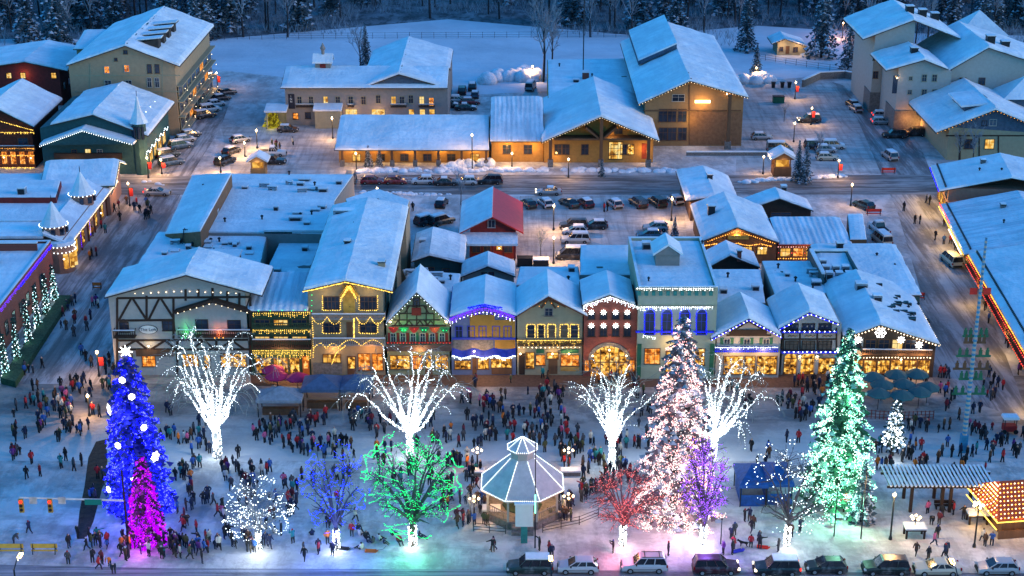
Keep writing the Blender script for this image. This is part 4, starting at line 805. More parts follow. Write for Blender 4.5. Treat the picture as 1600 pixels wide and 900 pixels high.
# ================================================================ FAR LEFT GROUP
B=BL('big_hotel','big tan hotel with dormers on a long snow gable roof','hotel',(118,212),(281,212))
B.gable((103,104),(195,73),(281,105),back=(252,13),m=BEIGE,ov=.8,t=.45); HB=B; B.ridge_marks(1)
for i,(x,y) in enumerate(((167,109),(198,107))): B.win(x-4,y-5,x+4,y+5,LITO,fm=WHITE,div=1)
B.win(193,79,199,84,fm=BROWN,hd=0); B.win(179,91,183,95,fm=BROWN,hd=0)
for x in (233,245): B.win(x-3,101,x+4,114,fm=BROWN); B.win(x-3,122,x+4,136,fm=WHITE)
for x in (169,201): B.win(x-5,126,x+5,136,fm=WHITE)
B.timber([(118,118,281,118),(141,100,141,170),(254,96,254,170),(118,143,281,143)],w=.18,m=CREAM)
for k in range(4):
    y=4+k*5.2; xi=B.xa+1.2; x=B.xa+(B.W-B.xa)*.6; zi=B.rz_at(xi)+.5; zo=B.rz_at(x)+2.7; b=MB(); w2=2.3
    b.mesh([(xi,y,zi-.35),(x,y,B.rz_at(x)-.1),(x,y,zo),(xi,y+w2,zi-.35),(x,y+w2,B.rz_at(x)-.1),(x,y+w2,zo)],[(0,1,2),(5,4,3),(1,4,5,2),(0,2,5,3)],2)
    b.slab([(xi-.6,y-.2,zi),(x+.7,y-.2,zo+.05),(x+.7,y+w2+.2,zo+.05),(xi-.6,y+w2+.2,zi)],.1,2,2); b.slab([(xi-.6,y-.1,zi+.103),(x+.6,y-.1,zo+.155),(x+.6,y+w2+.1,zo+.155),(xi-.6,y+w2+.1,zi+.103)],.22,1); q=b.build('dormer',[BEIGE,SNOW,FASC],B.roof)
nb=8
for fl in range(3):
    for k in range(nb):
        y0=.8+k*(B.D-1.4)/nb; z0=1.2+fl*3.2; lit=LITO if (fl,k) in((1,3),(2,5),(1,6),(0,2)) else None
        B.win(y0,z0+2.3,y0+(B.D-1.4)/nb-1.0,z0,lit,local=True,face='R',fm=CREAM,off=.25,fw=.28)
for fl in range(4): 
    b=MB(); b.box(B.W+.002,B.W+1.2,.2,B.D-.2,.4+fl*3.2,.62+fl*3.2,0); b.build('gallery',[CREAM],B.root)
b=MB()
for k in range(26): b.octa((B.W+1.25,.6+R0.random()*(B.D-1),1+R0.choice((0,3.2,6.4))+R0.random()*2),.1)
b.build('light_string',[WWB],B.root)
for y in (3,10,17,24): lamp('gallery_lamp',(B.W+1.6,y,4.5),45,(1,.5,.18),.15,B.root)
B=BL('hotel_wing','lower snow roofed wing at the back of the big hotel','hotel',(128,165),(240,165)); B.side(V(150,77,B.o.y).z,V(150,50,B.o.y+9).z,9,16,BEIGE,ov=.8,t=.4)
B=BL('red_chalet','dark red chalet with three lit windows at the far left','house',(-30,165),(98,165)); B.gable((-60,112),(38,98),(106,112),back=(72,66),m=REDW,ov=.9,t=.45)
for x,l in ((14,LIT),(36,LIT),(84,LIT)): B.win(x-4,114,x+4,122,l,fm=TIMBER)
for k in range(3): B.win(2+k*4,4.5,3.4+k*4,3.0,None,local=True,face='R')
B.light(36,118,40,off=1.2,bulb=False)
B=BL('lit_tavern','dark tavern front strung with orange lights and a big snow roof','restaurant',(-40,262),(56,262)); B.gable((-95,205),(-12,168),(53,200),back=(32,127),m=mat('dark_red_boards',(.1,.025,.015)),ov=1.6,t=.5)
for k in range(4): B.win(2+k*14,237,12+k*14,256,LITO,fm=BROWN,div=2)
for y,m in ((232,ORB),(243,ORB),(262,GB),(207,GB)): B.string([(-20,y),(54,y)],m,sp=.3,r=.1,off=.9,drop=.3)
B.string([(-12,186),(52,204)],GB,sp=.3,r=.1,off=1.0); B.win(28,216,44,226,None); B.light(6,246,150,off=1.5); B.light(48,247,120,off=1.5); B.balcony(-20,54,228,236,m=BROWN)
B=BL('green_shop','dark green gabled shop with white bulbs on its eave and a corner turret','shop',(70,272),(226,272)); B.gable((78,197),(145,181),(232,214),back=(193,131),m=TEAL,ov=.6,t=.45)
B.win(133,233,142,239,LIT,fm=TIMBER,hd=0); B.win(152,234,160,242,fm=WHITE); B.win(112,234,120,242); B.panel('balcony_band',84,240,190,249,TIMBER,0,.6)
for k,x in enumerate((90,103,116,128,140,152)): B.win(x-5,256,x+5,267,LIT if k not in(3,) else LITO,fm=BROWN)
for x in (172,182): B.win(x-4,254,x+4,265,LIT,fm=BROWN)
B.string([(84,255),(174,253)],WB,sp=.3,r=.09,off=1.0); B.light(110,262,90,off=1.6,bulb=False); B.light(178,260,60,off=1.2,bulb=False)
xl,zl=B.fpx(62,228,off=3); xa,za=B.fpx(128,204,off=3); xr,zr=B.fpx(209,226,off=3); b=MB()
b.slab([(xl,-3,zl),(xa,-3,za),(xa,5,za),(xl,5,zl)],.4,0); b.slab([(xa,-3,za),(xr,-3,zr),(xr,5,zr),(xa,5,za)],.4,0); b.mesh([(xl+1,-2.6,zl),(xr-1,-2.6,zr),(xa,-2.6,za)],[(0,1,2)],1); b.build('porch_roof',[SNOW,TEAL],B.root)
q=MB()
for a,c in (((62,228),(128,204)),((128,204),(209,226))):
    for k in range(22): x,z=B.fpx(a[0]+(c[0]-a[0])*k/22,a[1]+(c[1]-a[1])*k/22+1,off=3.1); q.octa((x,-3.1,z),.08)
q.build('light_string',[WB],B.root)
x,z=B.fpx(216,192); b=MB(); b.lathe([(1.25,0),(1.25,z)],8,(x,.4,0),0); b.lathe([(1.8,z),(1.3,z+.9),(.6,z+2.6),(.1,z+5)],8,(x,.4,0),1); b.lathe([(.05,z+5),(.05,z+6)],5,(x,.4,0),2); tq=b.build('turret',[TEAL,SNOW,METAL],B.root)
for k in range(4):
    a=-2.7+k*.6; q=MB(); q.tube([(x+1.2*math.cos(a),.4+1.2*math.sin(a),z-3),(x+1.2*math.cos(a),.4+1.2*math.sin(a),z-.6)],.3,4); q.build('window',[PANE],tq)
b=MB()
for k in range(40): b.octa((B.W+.8,-.5+k*.5,4.0+.4*math.sin(k*.8)),.09)
b.build('light_string',[WB],B.root)
for k in range(5): B.win(1+k*4,3,3.6+k*4,.9,LIT,local=True,face='R')
for y in (2,9,15): lamp('shop_lamp',(B.W+2,y,3),70,(1,.5,.15),.15,B.root)
for i,(px,py) in enumerate(((178,150),(162,170),(166,168))): B.vent(*(lambda q:(q.dot(B.u),q.dot(B.n),q.z-.3))(G(px,py,9)-B.o)) if i==0 else None
q=MB()
for k in range(3): p=G(228+k*7,178-k*8,8.5)-B.o; q.tube([(p.dot(B.u),p.dot(B.n),7.4),(p.dot(B.u),p.dot(B.n),8.6)],.5,5); 
q.build('roof_shrub',[DKG],B.roof); q=MB()
for k in range(3): p=G(228+k*7,176-k*8,9)-B.o; q.octa((p.dot(B.u),p.dot(B.n),8.9),.35)
q.build('light_string',[WB],B.roof)
# ================================================================ INN AND LODGE BEYOND THE SECOND STREET
B=BL('grey_inn','long grey inn with lit windows and a snowy front wing beneath a cross gable','hotel',(448,196),(700,196)); 
ez=V(500,139,B.o.y-.9).z; rz2=V(500,107,B.o.y+8).z; B.side(ez,rz2,8,15,GREY,oL=.8,oR=.1,ov=.9,t=.4)
for (x,y,l) in ((468,157,0),(486,157,0),(509,157,1),(528,157,0),(548,157,0),(568,157,0),(591,155,0),(615,157,1),(628,157,0),(642,155,0),(659,157,1),(674,159,2)): B.win(x-3.5,y-6,x+3.5,y+6,[None,LIT,LITO][l],fm=CREAM)
for (x,y) in ((462,181),(481,180)): B.win(x-4,y-4,x+4,y+5,LITO if x<470 else None,fm=TIMBER)
for (x,w) in ((549,9),(591,10),(643,4),(660,4),(675,4)): B.win(x-w,171,x+w,181,LIT,fm=CREAM,div=2 if w>5 else 0)
for x0,x1 in ((462,492),(543,553),(610,635),(654,679)): B.balcony(x0,x1,163,168,out=.7,m=TIMBER)
B.sign(450,147,461,170,None,m=mat('dark_sign',(.02,.02,.03))); xx,zz=B.fpx(455,158); [B.text(ch,xx,zz+1.0-k*.55,.6,SIGNY,.12,B.root.children[-1]) for k,ch in enumerate('INN')]
b=MB(); a=B.fpx(489,172,off=2.6); c=B.fpx(534,172,off=2.6); b.slab([(a[0],-2.8,a[1]-.2),(c[0],-2.8,a[1]-.2),(c[0],-.05,a[1]+.5),(a[0],-.05,a[1]+.5)],.35,0); b.box(a[0]+.3,c[0]-.3,-2.5,-.08,0,a[1]-.25,1); b.build('entrance_porch',[SNOW,CREAM],B.root)
b=MB(); x,z=B.fpx(498,105); b.box(x-1.6,x+1.6,7,9.4,rz2-.5,rz2+1.5,0); b.box(x-.6,x+.6,6.94,6.999,rz2+.2,rz2+1.2,2); b.slab([(x-2.1,6.4,rz2+1.4),(x+2.1,6.4,rz2+1.4),(x+2.1,8.2,rz2+2.9),(x-2.1,8.2,rz2+2.9)],.3,1); b.slab([(x-2.1,8.2,rz2+2.9),(x+2.1,8.2,rz2+2.9),(x+2.1,10,rz2+1.4),(x-2.1,10,rz2+1.4)],.3,1); b.lathe([(.35,rz2+3),(.35,rz2+3.8),(.6,rz2+4.2),(.05,rz2+5.4)],8,(x,8.2,0),0); b.build('cupola',[GREY,SNOW,REDW],B.roof)
a=B.fpx(412,160,off=3); c=B.fpx(447,160,off=3); b=MB(); b.slab([(a[0],-3.4,3.6),(c[0],-3.4,3.6),(c[0],.8,4.2),(a[0],.8,4.2)],.35,0); b.box(a[0]+.3,a[0]+.6,-3,-2.7,0,3.58,1); b.box(a[0]+.3,c[0],.4,.7,0,3.9,1); b.build('carport',[SNOW,CREAM],B.root); B.light(591,176,60,off=1.5,bulb=False); B.light(548,176,60,off=1.5,bulb=False)
I=BL('inn_cross_gable','big snow gable of the grey inn with a dark slate gable end','hotel',(571,195.2),(698,195.2)); I.gable((560,141),(623,117),(699,139),back=(641,60),m=GREY,ov=.6,t=.45,gm=DKBLUE); I.ridge_marks(2)
# merge cross gable into the inn as its parts
for ch in list(I.root.children): ch.parent=B.root; ch.location=Vector((math.cos(B.rz)*(I.o.x-B.o.x)+math.sin(B.rz)*(I.o.y-B.o.y),-math.sin(B.rz)*(I.o.x-B.o.x)+math.cos(B.rz)*(I.o.y-B.o.y)-.12,0))
for ch in B.root.children:
    if ch.name.startswith('roof') and ch.name!=B.roof.name: ch.name='cross_gable_roof'
bpy.data.objects.remove(I.root)
B=BL('low_hall','low gold lit hall with timber posts under a long snow roof','building',(530,254),(764,254)); B.side(V(640,236,B.o.y-3).z,V(640,184,B.o.y+9).z,9,13,OCHRE,oL=.5,oR=.1,ov=3.0,t=.45)
for x in (537,575,614,650,686,722,760): 
    b=MB(); lx,_=B.fpx(x,250); b.box(lx-.22,lx+.22,-2.6,-2.2,1.2,B.H+.3,0); b.box(lx-.4,lx+.4,-2.8,-2.0,0,1.2,1); b.build('post',[BROWN,STONE],B.root)
for x in (557,595,632,668,705,742): B.win(x-6,241,x+6,251,LIT if x in(557,742) else None,fm=BROWN,div=1)
for x in (550,590,640,690,740): lamp('porch_lamp',(B.fpx(x,250)[0],-1.2,3),75,(1,.55,.15),.15,B.root)
B=BL('lodge_hall','ochre community hall with a glowing timber porch gable','building',(850,254),(1020,254)); B.gable((846,224),(939,184),(1031,222),back=(936,123),m=OCHRE,ov=3.2,t=.5,sn=SNOW)
B.eave_string(WWB,sp=.5,r=.06)
for x in (860,939,1013): 
    b=MB(); lx,_=B.fpx(x,250,off=2.9); b.box(lx-.3,lx+.3,-3.0,-2.5,1.4,B.rz_at(lx)-.1,0); b.box(lx-.5,lx+.5,-3.2,-2.3,0,1.4,1); b.build('post',[BROWN,STONE],B.root)
q=MB(); 
for a,c in (((866,218),(1012,218)),((915,200),(935,216)),((963,200),(943,216))): B._bar(q,B.fpx(*a,off=2.7),B.fpx(*c,off=2.7),.35,2.7,'F')
q.build('truss',[BROWN],B.root)
for x in (872,884,914,960,975,985): B.win(x-5,226,x+5,241,LITS if x==985 else None,fm=BROWN)
B.win(960,201,972,209,None,fm=BROWN); B.win(952,222,972,248,LIT,fm=TIMBER,div=2); B.door(1003,224,1010,248,m=mat('red_door',(0,0,0)))
for x,y,e in ((955,207,130),(900,215,110),(985,215,110),(870,245,60),(1005,236,80)): B.light(x,y,e,off=1.4,bulb=(y==207),c=(1,.55,.14))
B=BL('hall_wing','low snow roofed wing of the community hall with dark square windows','building',(768,253),(849,253)); B.side(V(810,222,B.o.y-1).z,V(810,155,B.o.y+13).z,13,15,OCHRE,oL=.3,oR=.1,ov=1.2,t=.45,sn=SNOWX)
for x in (792,825): B.win(x-6,227,x+6,240,None,fm=BROWN)
lamp('porch_lamp',(3,-1.4,3),90,(1,.55,.15),.15,B.root); lamp('porch_lamp',(8,-1.4,3),60,(1,.55,.15),.15,B.root)
t,r,c=polyblock('flat_hall','flat snow roof with a mast and brick chimney behind the community hall','building',[(855,96),(988,94),(994,152),(856,156)],6.0,OCHRE)
for px,py,kd in ((900,130,'hvac'),(915,124,'hvac'),(925,122,'pipe'),(975,122,'skylight'),(874,106,'pipe')): roof_gear(r,kd,G(px,py,6.3)-c,w=1.3)
b=MB(); p=G(911,124,6.2)-c; b.tube([(p.x,p.y,6),(p.x,p.y,26)],.12,5); b.tube([(p.x-.8,p.y,24),(p.x+.8,p.y,24)],.05,4); b.build('mast',[METAL],r)
b=MB(); b.box(p.x-.2,p.x+1.2,p.y-1.6,p.y-.3,6,8,0); b.box(p.x-.3,p.x+1.3,p.y-1.7,p.y-.2,8.003,8.3,1); b.build('chimney',[BRICK,SNOW],r)
B=BL('tall_hall','tall tan hall with a broad stepped snow roof and one bright wall lamp','building',(1006,228),(1158,228)); B.gable((997,165),(1078,128),(1170,154),back=(1054,37),m=TAN,ov=1.4,t=.5); B.ridge_marks(3)
B.eave_string(WWB,sp=.6,r=.06); B.panel('lower_wall',1078,175,1157,226,mat('rust_boards',(.2,.1,.05)),0,.05); B.panel('trim_band',1006,172,1158,174,BROWN,0,.1); B.timber([(1077,133,1077,226)],w=.3,m=BROWN)
B.win(1051,148,1069,158,None,fm=WHITE,div=1); 
for x in (1036,1050,1066): B.win(x-6,171,x+6,190,None,fm=BROWN); B.win(x-6,200,x+6,219,None,fm=BROWN)
B.panel('strip_light',1086,157,1110,161,emis('strip_lamp',(1,.7,.3),7),0,.2); B.light(1098,163,220,off=1.6,bulb=False,c=(1,.55,.15)); B.light(1080,190,120,off=2,bulb=False,c=(1,.6,.1)); B.light(1136,147,40,off=.8)
b=MB(); 
lx,_=B.fpx(1138,200,off=2); b.box(lx-.35,lx+.35,-2.4,-1.7,1.5,B.rz_at(lx)-.2,0); b.box(lx-.6,lx+.6,-2.6,-1.5,0,1.5,1); b.build('post',[BROWN,STONE],B.root)
b=MB(); b.slab([(B.xa-8,B.D*.45,B.za-2.6),(B.xa-.1,B.D*.45,B.za+.95),(B.xa-.1,B.D,B.za+.95),(B.xa-8,B.D,B.za-2.6)],.9,0,1); b.slab([(B.xa-8,B.D*.45,B.za-1.69),(B.xa-.1,B.D*.45,B.za+1.86),(B.xa-.1,B.D,B.za+1.86),(B.xa-8,B.D,B.za-1.69)],.35,0); b.build('raised_roof',[SNOW,DKBLUE],B.roof)
b=MB(); b.box(B.W*.4,B.W+4,-7,-6.7,0,.7,0); b.box(B.W*.4,B.W+4,-7.05,-6.65,.703,.9,1); b.build('planter_wall',[STONE,SNOW],B.root)
# far hut
B=BL('park_hut','little far park hut with two lamps on its pale front','hut',(1214,86),(1258,86)); B.gable((1206,70),(1226,62),(1262,74),D=7,m=CREAM,ov=.5,t=.35); B.door(1228,72,1233,84); B.win(1218,74,1223,80); B.win(1240,74,1246,81); lamp('hut_lamp',(1,-1.5,2.4),90,(1,.6,.3),.1,B.root); lamp('hut_lamp',(5,-1.5,2.4),90,(1,.6,.3),.1,B.root)
# ================================================================ RIGHT SIDE
B=BL('white_lodge','white rear block of the lodge hotel with a tall stone base and hipped snow roof','hotel',(1358,176),(1418,176))
B.gable((1348,63),(1428,33),(1502,62),D=20,m=WHITE,ov=.8,t=.5); b=MB(); b.box(-.15,B.W+.15,-.15,6,0,4.4,0); b.build('stone_base',[STONE],B.root)
for x in (1368,1383,1402): B.win(x-3,84,x+3,94); B.win(x-3,112,x+3,122)
for k in range(3): B.chimney(B.xa+3.5*k+.6,6+k*3,B.rz_at(B.xa+3.5*k)+.2,1.6,1.6,METAL)
B=BL('white_lodge_bay','white projecting bay with small dark windows under a clipped snow roof','hotel',(1396,204),(1478,204))
B.gable((1384,112),(1445,95),(1482,110),D=14,m=WHITE,ov=.8,t=.5); b=MB(); b.box(-.15,B.W+.15,-.15,8,0,4.2,0); b.build('stone_base',[STONE],B.root)
for x in (1444,1460): B.win(x-2.5,117,x+3,127,fm=CREAM); B.win(x-3,140,x+3,150,fm=CREAM)
B.win(1419,141,1424,147,fm=CREAM); B.win(1421,120,1425,125,fm=CREAM); B.panel('stair_window',1396,118,1401,146,PANE,0,.05); B.light(1402,122,30,off=.6); B.light(1418,186,110,off=1.6,bulb=False,c=(1,.4,.1)); B.light(1433,194,90,off=1.4,bulb=False,c=(1,.45,.1)); B.chimney(4,5,B.rz_at(4)+.2,1.4,1.4,METAL)
B=BL('hotel_roofs','broad snow roof with two dark chimneys at the right edge','hotel',(1478,200),(1660,200)); B.gable((1470,119),(1545,76),(1680,120),D=24,m=WHITE,ov=.6,t=.5); B.chimney(B.xa+1.5,4,B.za,1.6,1.6,METAL); B.chimney(B.xa+5.5,7,B.rz_at(B.xa+5.5),1.6,1.6,METAL); B.win(1500,122,1508,132); B.win(1530,122,1538,132)
B=BL('pavilion_roof','pointed snow pavilion roof behind the hotel chimneys','building',(1496,118),(1562,118)); w_=B.W; b=MB(); b.box(0,w_,0,9,0,9.5,0); b.build('wall',[DKBLUE],B.root); b=MB(); b.mesh([(-1,-1,9.4),(w_+1,-1,9.4),(w_+1,10,9.4),(-1,10,9.4),(w_/2,4.5,14.5)],[(0,1,4),(1,2,4),(2,3,4),(3,0,4),(3,2,1,0)],0); b.build('roof',[SNOW],B.root)
B=BL('small_pavilion','small pointed snow roof in front of the hotel at the right edge','building',(1565,215),(1640,215)); w_=B.W; b=MB(); b.box(0,w_,0,7,0,8,0); b.build('wall',[DKBLUE],B.root); b=MB(); b.mesh([(-.8,-.8,8),(w_+.8,-.8,8),(w_+.8,7.8,8),(-.8,7.8,8),(w_/2,3.5,12)],[(0,1,4),(1,2,4),(2,3,4),(3,0,4),(3,2,1,0)],0); b.build('roof',[SNOW],B.root)
B=BL('timber_guesthouse','half timbered guesthouse with a long snow roof and one lit attic window','house',(1478,250),(1640,250)); B.gable((1462,209),(1556,173),(1650,212),back=(1521,126),m=CREAM,ov=1.0,t=.5,gm=DKBLUE); B.ridge_marks(4)
B.eave_string(ORB,sp=.7,r=.06); B.win(1535,189,1541,196,LIT,fm=TIMBER,hd=0); B.win(1547,187,1556,196,fm=WHITE,div=1); B.timber([(1478,212,1640,212),(1500,212,1500,250),(1530,212,1530,250),(1560,212,1560,250),(1500,230,1530,212)],w=.25); B.win(1508,218,1522,232,None); B.win(1540,218,1552,232,LIT)
b=MB(); xm=B.xa*.42; zt=B.rz_at(xm)+1.8; b.box(xm,xm+2.5,3,12,B.rz_at(xm)-.2,zt-.1,1); b.slab([(xm-.8,2.4,zt-.1),(B.xa-.4,2.4,B.za+.3),(B.xa-.4,12.6,B.za+.3),(xm-.8,12.6,zt-.1)],.35,0); b.build('dormer',[SNOW,DKBLUE],B.roof)
# row along right street
def lit_front(B,h,wm,m1,n=5,sn=SNOW,D=16,tall=True):
    B.D=D; b=MB(); b.box(0,B.W,0,D,0,h,0); b.build('wall',[wm],B.root)
    b=MB(); b.slab([(-.4,-1.6,h-.75),(B.W+.4,-1.6,h-.75),(B.W+.4,D*.45,h+2.05),(-.4,D*.45,h+2.05)],.15,1,1); b.pad([(-.4,-1.6,h-.59),(B.W+.4,-1.6,h-.59),(B.W+.4,D*.45,h+2.2),(-.4,D*.45,h+2.2)],.45,0,('v1',)); b.pad([(-.4,D*.45,h+2.2),(B.W+.4,D*.45,h+2.2),(B.W+.4,D,h+.2),(-.4,D,h+.2)],.45,0,('v0',)); B.roof=b.build('roof',[sn,FASC],B.root)
    g=MB(); sl=(2.8)/(D*.45+1.6)
    for k in range(int(B.W/.55)): x=.2+k*.55; g.box(x,x+.3,-.7,-.45,h-.2+sl*.9,h+.1+sl*.9,0)
    g.build('snow_guard',[METAL],B.roof); B.chimney(B.W*.3,D*.3,h+1.3,.8,1.0,STONE); B.vent(B.W*.6,D*.25,h+1.2); B.vent(B.W*.75,D*.4,h+1.9)
    for k in range(n):
        x=.8+k*(B.W-1)/n; B.win(x,2.7,x+(B.W-1)/n-1,.5,LITS,local=True,fm=BROWN,div=1); B.win(x+.3,h-1.0,x+(B.W-1)/n-1.2,h-2.4,LIT if k%2 else None,local=True,fm=BROWN)
    B.string([(-.3,h-.7),(B.W+.3,h-.7)],m1,sp=.35,r=.09,local=True,off=1.7)
    for k in range(3): lamp('shop_lamp',((k+.5)*B.W/3,-2.6,3.0),190,(1,.6,.14),.15,B.root)
B=BL('street_shop','low snow roofed shop with blue bulbs on its street edge','shop',(1464,308),(1478,346)); lit_front(B,6.0,PINK,BB,3,D=22); B.chimney(6,9,6.2,.8,1.2,BEIGE)
B=BL('street_shop','seamed snow roof shop with gold and red tubes of light down its front','shop',(1480,353),(1519,430)); lit_front(B,4.0,mat('gold_stucco',(.42,.25,.08)),GB,4,sn=SNOWX,D=24); B.string([(1,4.4),(B.W*.5,4.4)],RB,sp=.35,r=.09,local=True,off=1.9); B.string([(B.W*.5,3.4),(B.W,3.4)],WWB,sp=.2,r=.12,local=True,off=2.0); pass
B=BL('street_inn','big snow roofed inn at the right edge with red lights along its balcony','restaurant',(1526,446),(1668,700)); lit_front(B,5.4,mat('gold_stucco',(0,0,0)),ORB,7,D=26)
for zz in (3.4,4.6): B.string([(0,zz),(B.W,zz)],RB,sp=.7,r=.085,local=True,off=2.0)
b=MB(); b.box(0,B.W,-1.9,-.02,3.3,3.45,0); b.box(0,B.W,-1.9,-1.8,4.3,4.4,0)
for k in range(int(B.W/.5)): b.box(k*.5,k*.5+.12,-1.88,-1.82,3.451,4.299,0)
b.build('balcony',[mat('dark_red_boards',(0,0,0))],B.root)
# ================================================================ TREES
NEED=mat('needles_dark',(.018,.04,.03),.9,.4,2); NEEDS=mat('needles_snowy',(.3,.36,.4),.9,.3,2); TWIG=mat('twig_frosted',(.2,.21,.22),.9,.3,3); TWIGD=mat('twig_dark',(.07,.065,.065),.9,.3,3); TRUNKD=mat('forest_trunk',(.03,.028,.03),.9,.3,3)
def rv(r,s=1): return Vector((r.uniform(-s,s),r.uniform(-s,s),r.uniform(-s,s)))
def conifer(seed,h,rad0,nb,snow=.5,taper=1.0,droop=.35,ragged=.25,base=.08,blades=5,bl=1.0):
    r=random.Random(seed); tr=MB(); tr.tube([(0,0,-.2),(r.uniform(-.1,.1),0,h*.5),(0,0,h*.97)],[h*.016+.05,h*.01+.03,.02],6)
    c=MB()
    for i in range(nb):
        t=(i+r.random())/nb; z=h*(base+(1-base)*t); L=rad0*((1-t)**taper)*(1-ragged+ragged*2*r.random()*.8)+.25
        a=i*2.399963+r.uniform(-.4,.4); d=Vector((math.cos(a),math.sin(a),0)); s=Vector((-d.y,d.x,0))
        up0=.25-.5*(1-t)
        for k in range(blades):
            f=(k+.6)/blades; p=d*(L*f)+Vector((0,0,z+L*f*up0-droop*L*f*f))+rv(r,.12*L*.3)
            w=(.28*L*(1-f*.6)+.18)*bl; l=(L/blades*1.0+.2)*bl; dr=Vector((0,0,-.12-.25*f))*l*2
            sn= 1 if r.random()<snow else 0
            tip=p+d*l*.7+dr*.6
            c.poly([p-d*l*.5,p+s*w+dr,tip,p-s*w+dr],sn)
            if k>0 and r.random()<.75: q=p+s*r.uniform(-.5,.5)*w; c.poly([q,q+d*l*.4+Vector((0,0,-.5*l-.2)),q+s*.3*l+Vector((0,0,-.7*l-.2))],0)
    return tr,c
def branches(seed, base_pts, n1, n2, n3, len1, len2, len3, spread, upc, droop=0.0, r0=.2, start=.55):
    """trunk polyline -> limbs -> boughs -> twigs; returns list of (points, r_start, r_end, level)"""
    r=random.Random(seed); out=[]; trunk=[Vector(p) for p in base_pts]; out.append((trunk,r0,r0*.6,0))
    def arc(p,d,L,dr,n=5,w=.18):
        pts=[p.copy()]; d=d.normalized()
        for i in range(n):
            d=(d+rv(r,w)+Vector((0,0,upc*.12))-Vector((0,0,dr*(i/n)**1.5))).normalized(); pts.append(pts[-1]+d*L/n)
        return pts
    top=trunk[-1]; tl=(trunk[-1]-trunk[0]).length
    for i in range(n1):
        f=start+(1-start)*(i+.5)/n1; p=trunk[0].lerp(trunk[-1],f); a=i*2.399963+r.uniform(-.3,.3)
        sp=spread*r.uniform(.55,1.1); d=Vector((math.cos(a)*sp,math.sin(a)*sp,1.0)); L=len1*r.uniform(.75,1.15)
        m=arc(p,d,L,droop,7,.12); out.append((m,r0*.45,r0*.12,1))
        for j in range(n2):
            k=r.randint(1,6); q=m[k]; dd=(m[k]-m[k-1]).normalized()+rv(r,.75)+Vector((0,0,.2*upc)); L2=len2*r.uniform(.6,1.15)*(1-.06*k)
            b=arc(q,dd,L2,droop*1.1,5,.2); out.append((b,r0*.16,r0*.05,2))
            for l in range(n3):
                k2=r.randint(1,4); e=arc(b[k2],(b[k2]-b[k2-1]).normalized()+rv(r,.8)+Vector((0,0,.15*upc)),len3*r.uniform(.6,1.2),droop*.8,3,.25); out.append((e,r0*.06+.008,.012,3))
    return out
def wood(br, minr=.02, tl=None):
    t=MB(); c=MB()
    for pts,a,b_,lv in br:
        n=len(pts); rs=[max(minr,a+(b_-a)*i/(n-1)) for i in range(n)]
        (t if lv==0 else c).tube(pts,rs,8 if lv==0 else (5 if lv==1 else 3),0,cap=lv==0)
    return t,c
def wrap_bulbs(b,pts,a,b_,r,sp,br,mode='o'):
    for i in range(len(pts)-1):
        L=(pts[i+1]-pts[i]).length; n=max(1,int(L/sp)); rr=a+(b_-a)*i/len(pts)
        for k in range(n):
            p=pts[i].lerp(pts[i+1],(k+r.random()*.6)/n)+rv(r,1).normalized()*(rr+.02)
            (b.octa if mode=='o' else b.tetra)(p,br*r.uniform(.75,1.25))
# ---- lit bare trees wrapped in white bulbs
def fountain(seed,h,R,n=13,droop=1.0,up=0.0,nsub=6):
    r=random.Random(seed); out=[([Vector((0,0,-.1)),Vector((.1,0,h*.12)),Vector((0,.1,h*.2))],h*.026,h*.02,0)]
    def limb(p0,a,rE,zp,dr,n=9):
        pts=[]
        for i in range(n+1):
            t=i/n; rr=rE*(t**(.78+up)); z=p0.z+(zp-p0.z)*(.45*t+.55*math.sin(min(1,t*1.05)*math.pi/2))-(dr*max(0,(t-.72)/.28)**1.6)
            aa=a+.18*math.sin(t*4+seed+a*3); pts.append(Vector((p0.x+rr*math.cos(aa),p0.y+rr*math.sin(aa),z))+(rv(r,.2) if 0<i<n else Vector()))
        return pts
    for i in range(n):
        f=(i+.5)/n; a=i*2.399963+r.uniform(-.3,.3); rE=R*(.4+.66*f)*r.uniform(.88,1.08); p0=Vector((0,.05,h*r.uniform(.14,.22)))
        zp=h*(1-.36*(rE/R)**1.8)*r.uniform(.84,1.0); m=limb(p0,a,rE,zp,droop*h*.15*(rE/R)*r.uniform(.1,1.3)); out.append((m,.06,.03,1))
        for j in range(nsub):
            k=r.randint(3,8); q=m[k]; d=(m[k]-m[k-1]).normalized(); d.z*=.4; dd=(d+rv(r,.9)); dd.z=abs(dd.z)*.7+.1; L=h*r.uniform(.12,.24)
            pts=[q]; v=dd.normalized()
            for s_ in range(6): v=(v+Vector((0,0,-.18*droop*s_+.06+.1*up))+rv(r,.12)).normalized(); pts.append(pts[-1]+v*L/6)
            out.append((pts,.024,.02,2))
            for l in range(4):
                k2=r.randint(1,5); v=(pts[k2]-pts[k2-1]).normalized()+rv(r,.8); v.normalize(); e=[pts[k2]]
                for s_ in range(3): v=(v+Vector((0,0,-.2*droop))+rv(r,.2)).normalized(); e.append(e[-1]+v*h*.028)
                out.append((e,.025,.012,3))
    return out
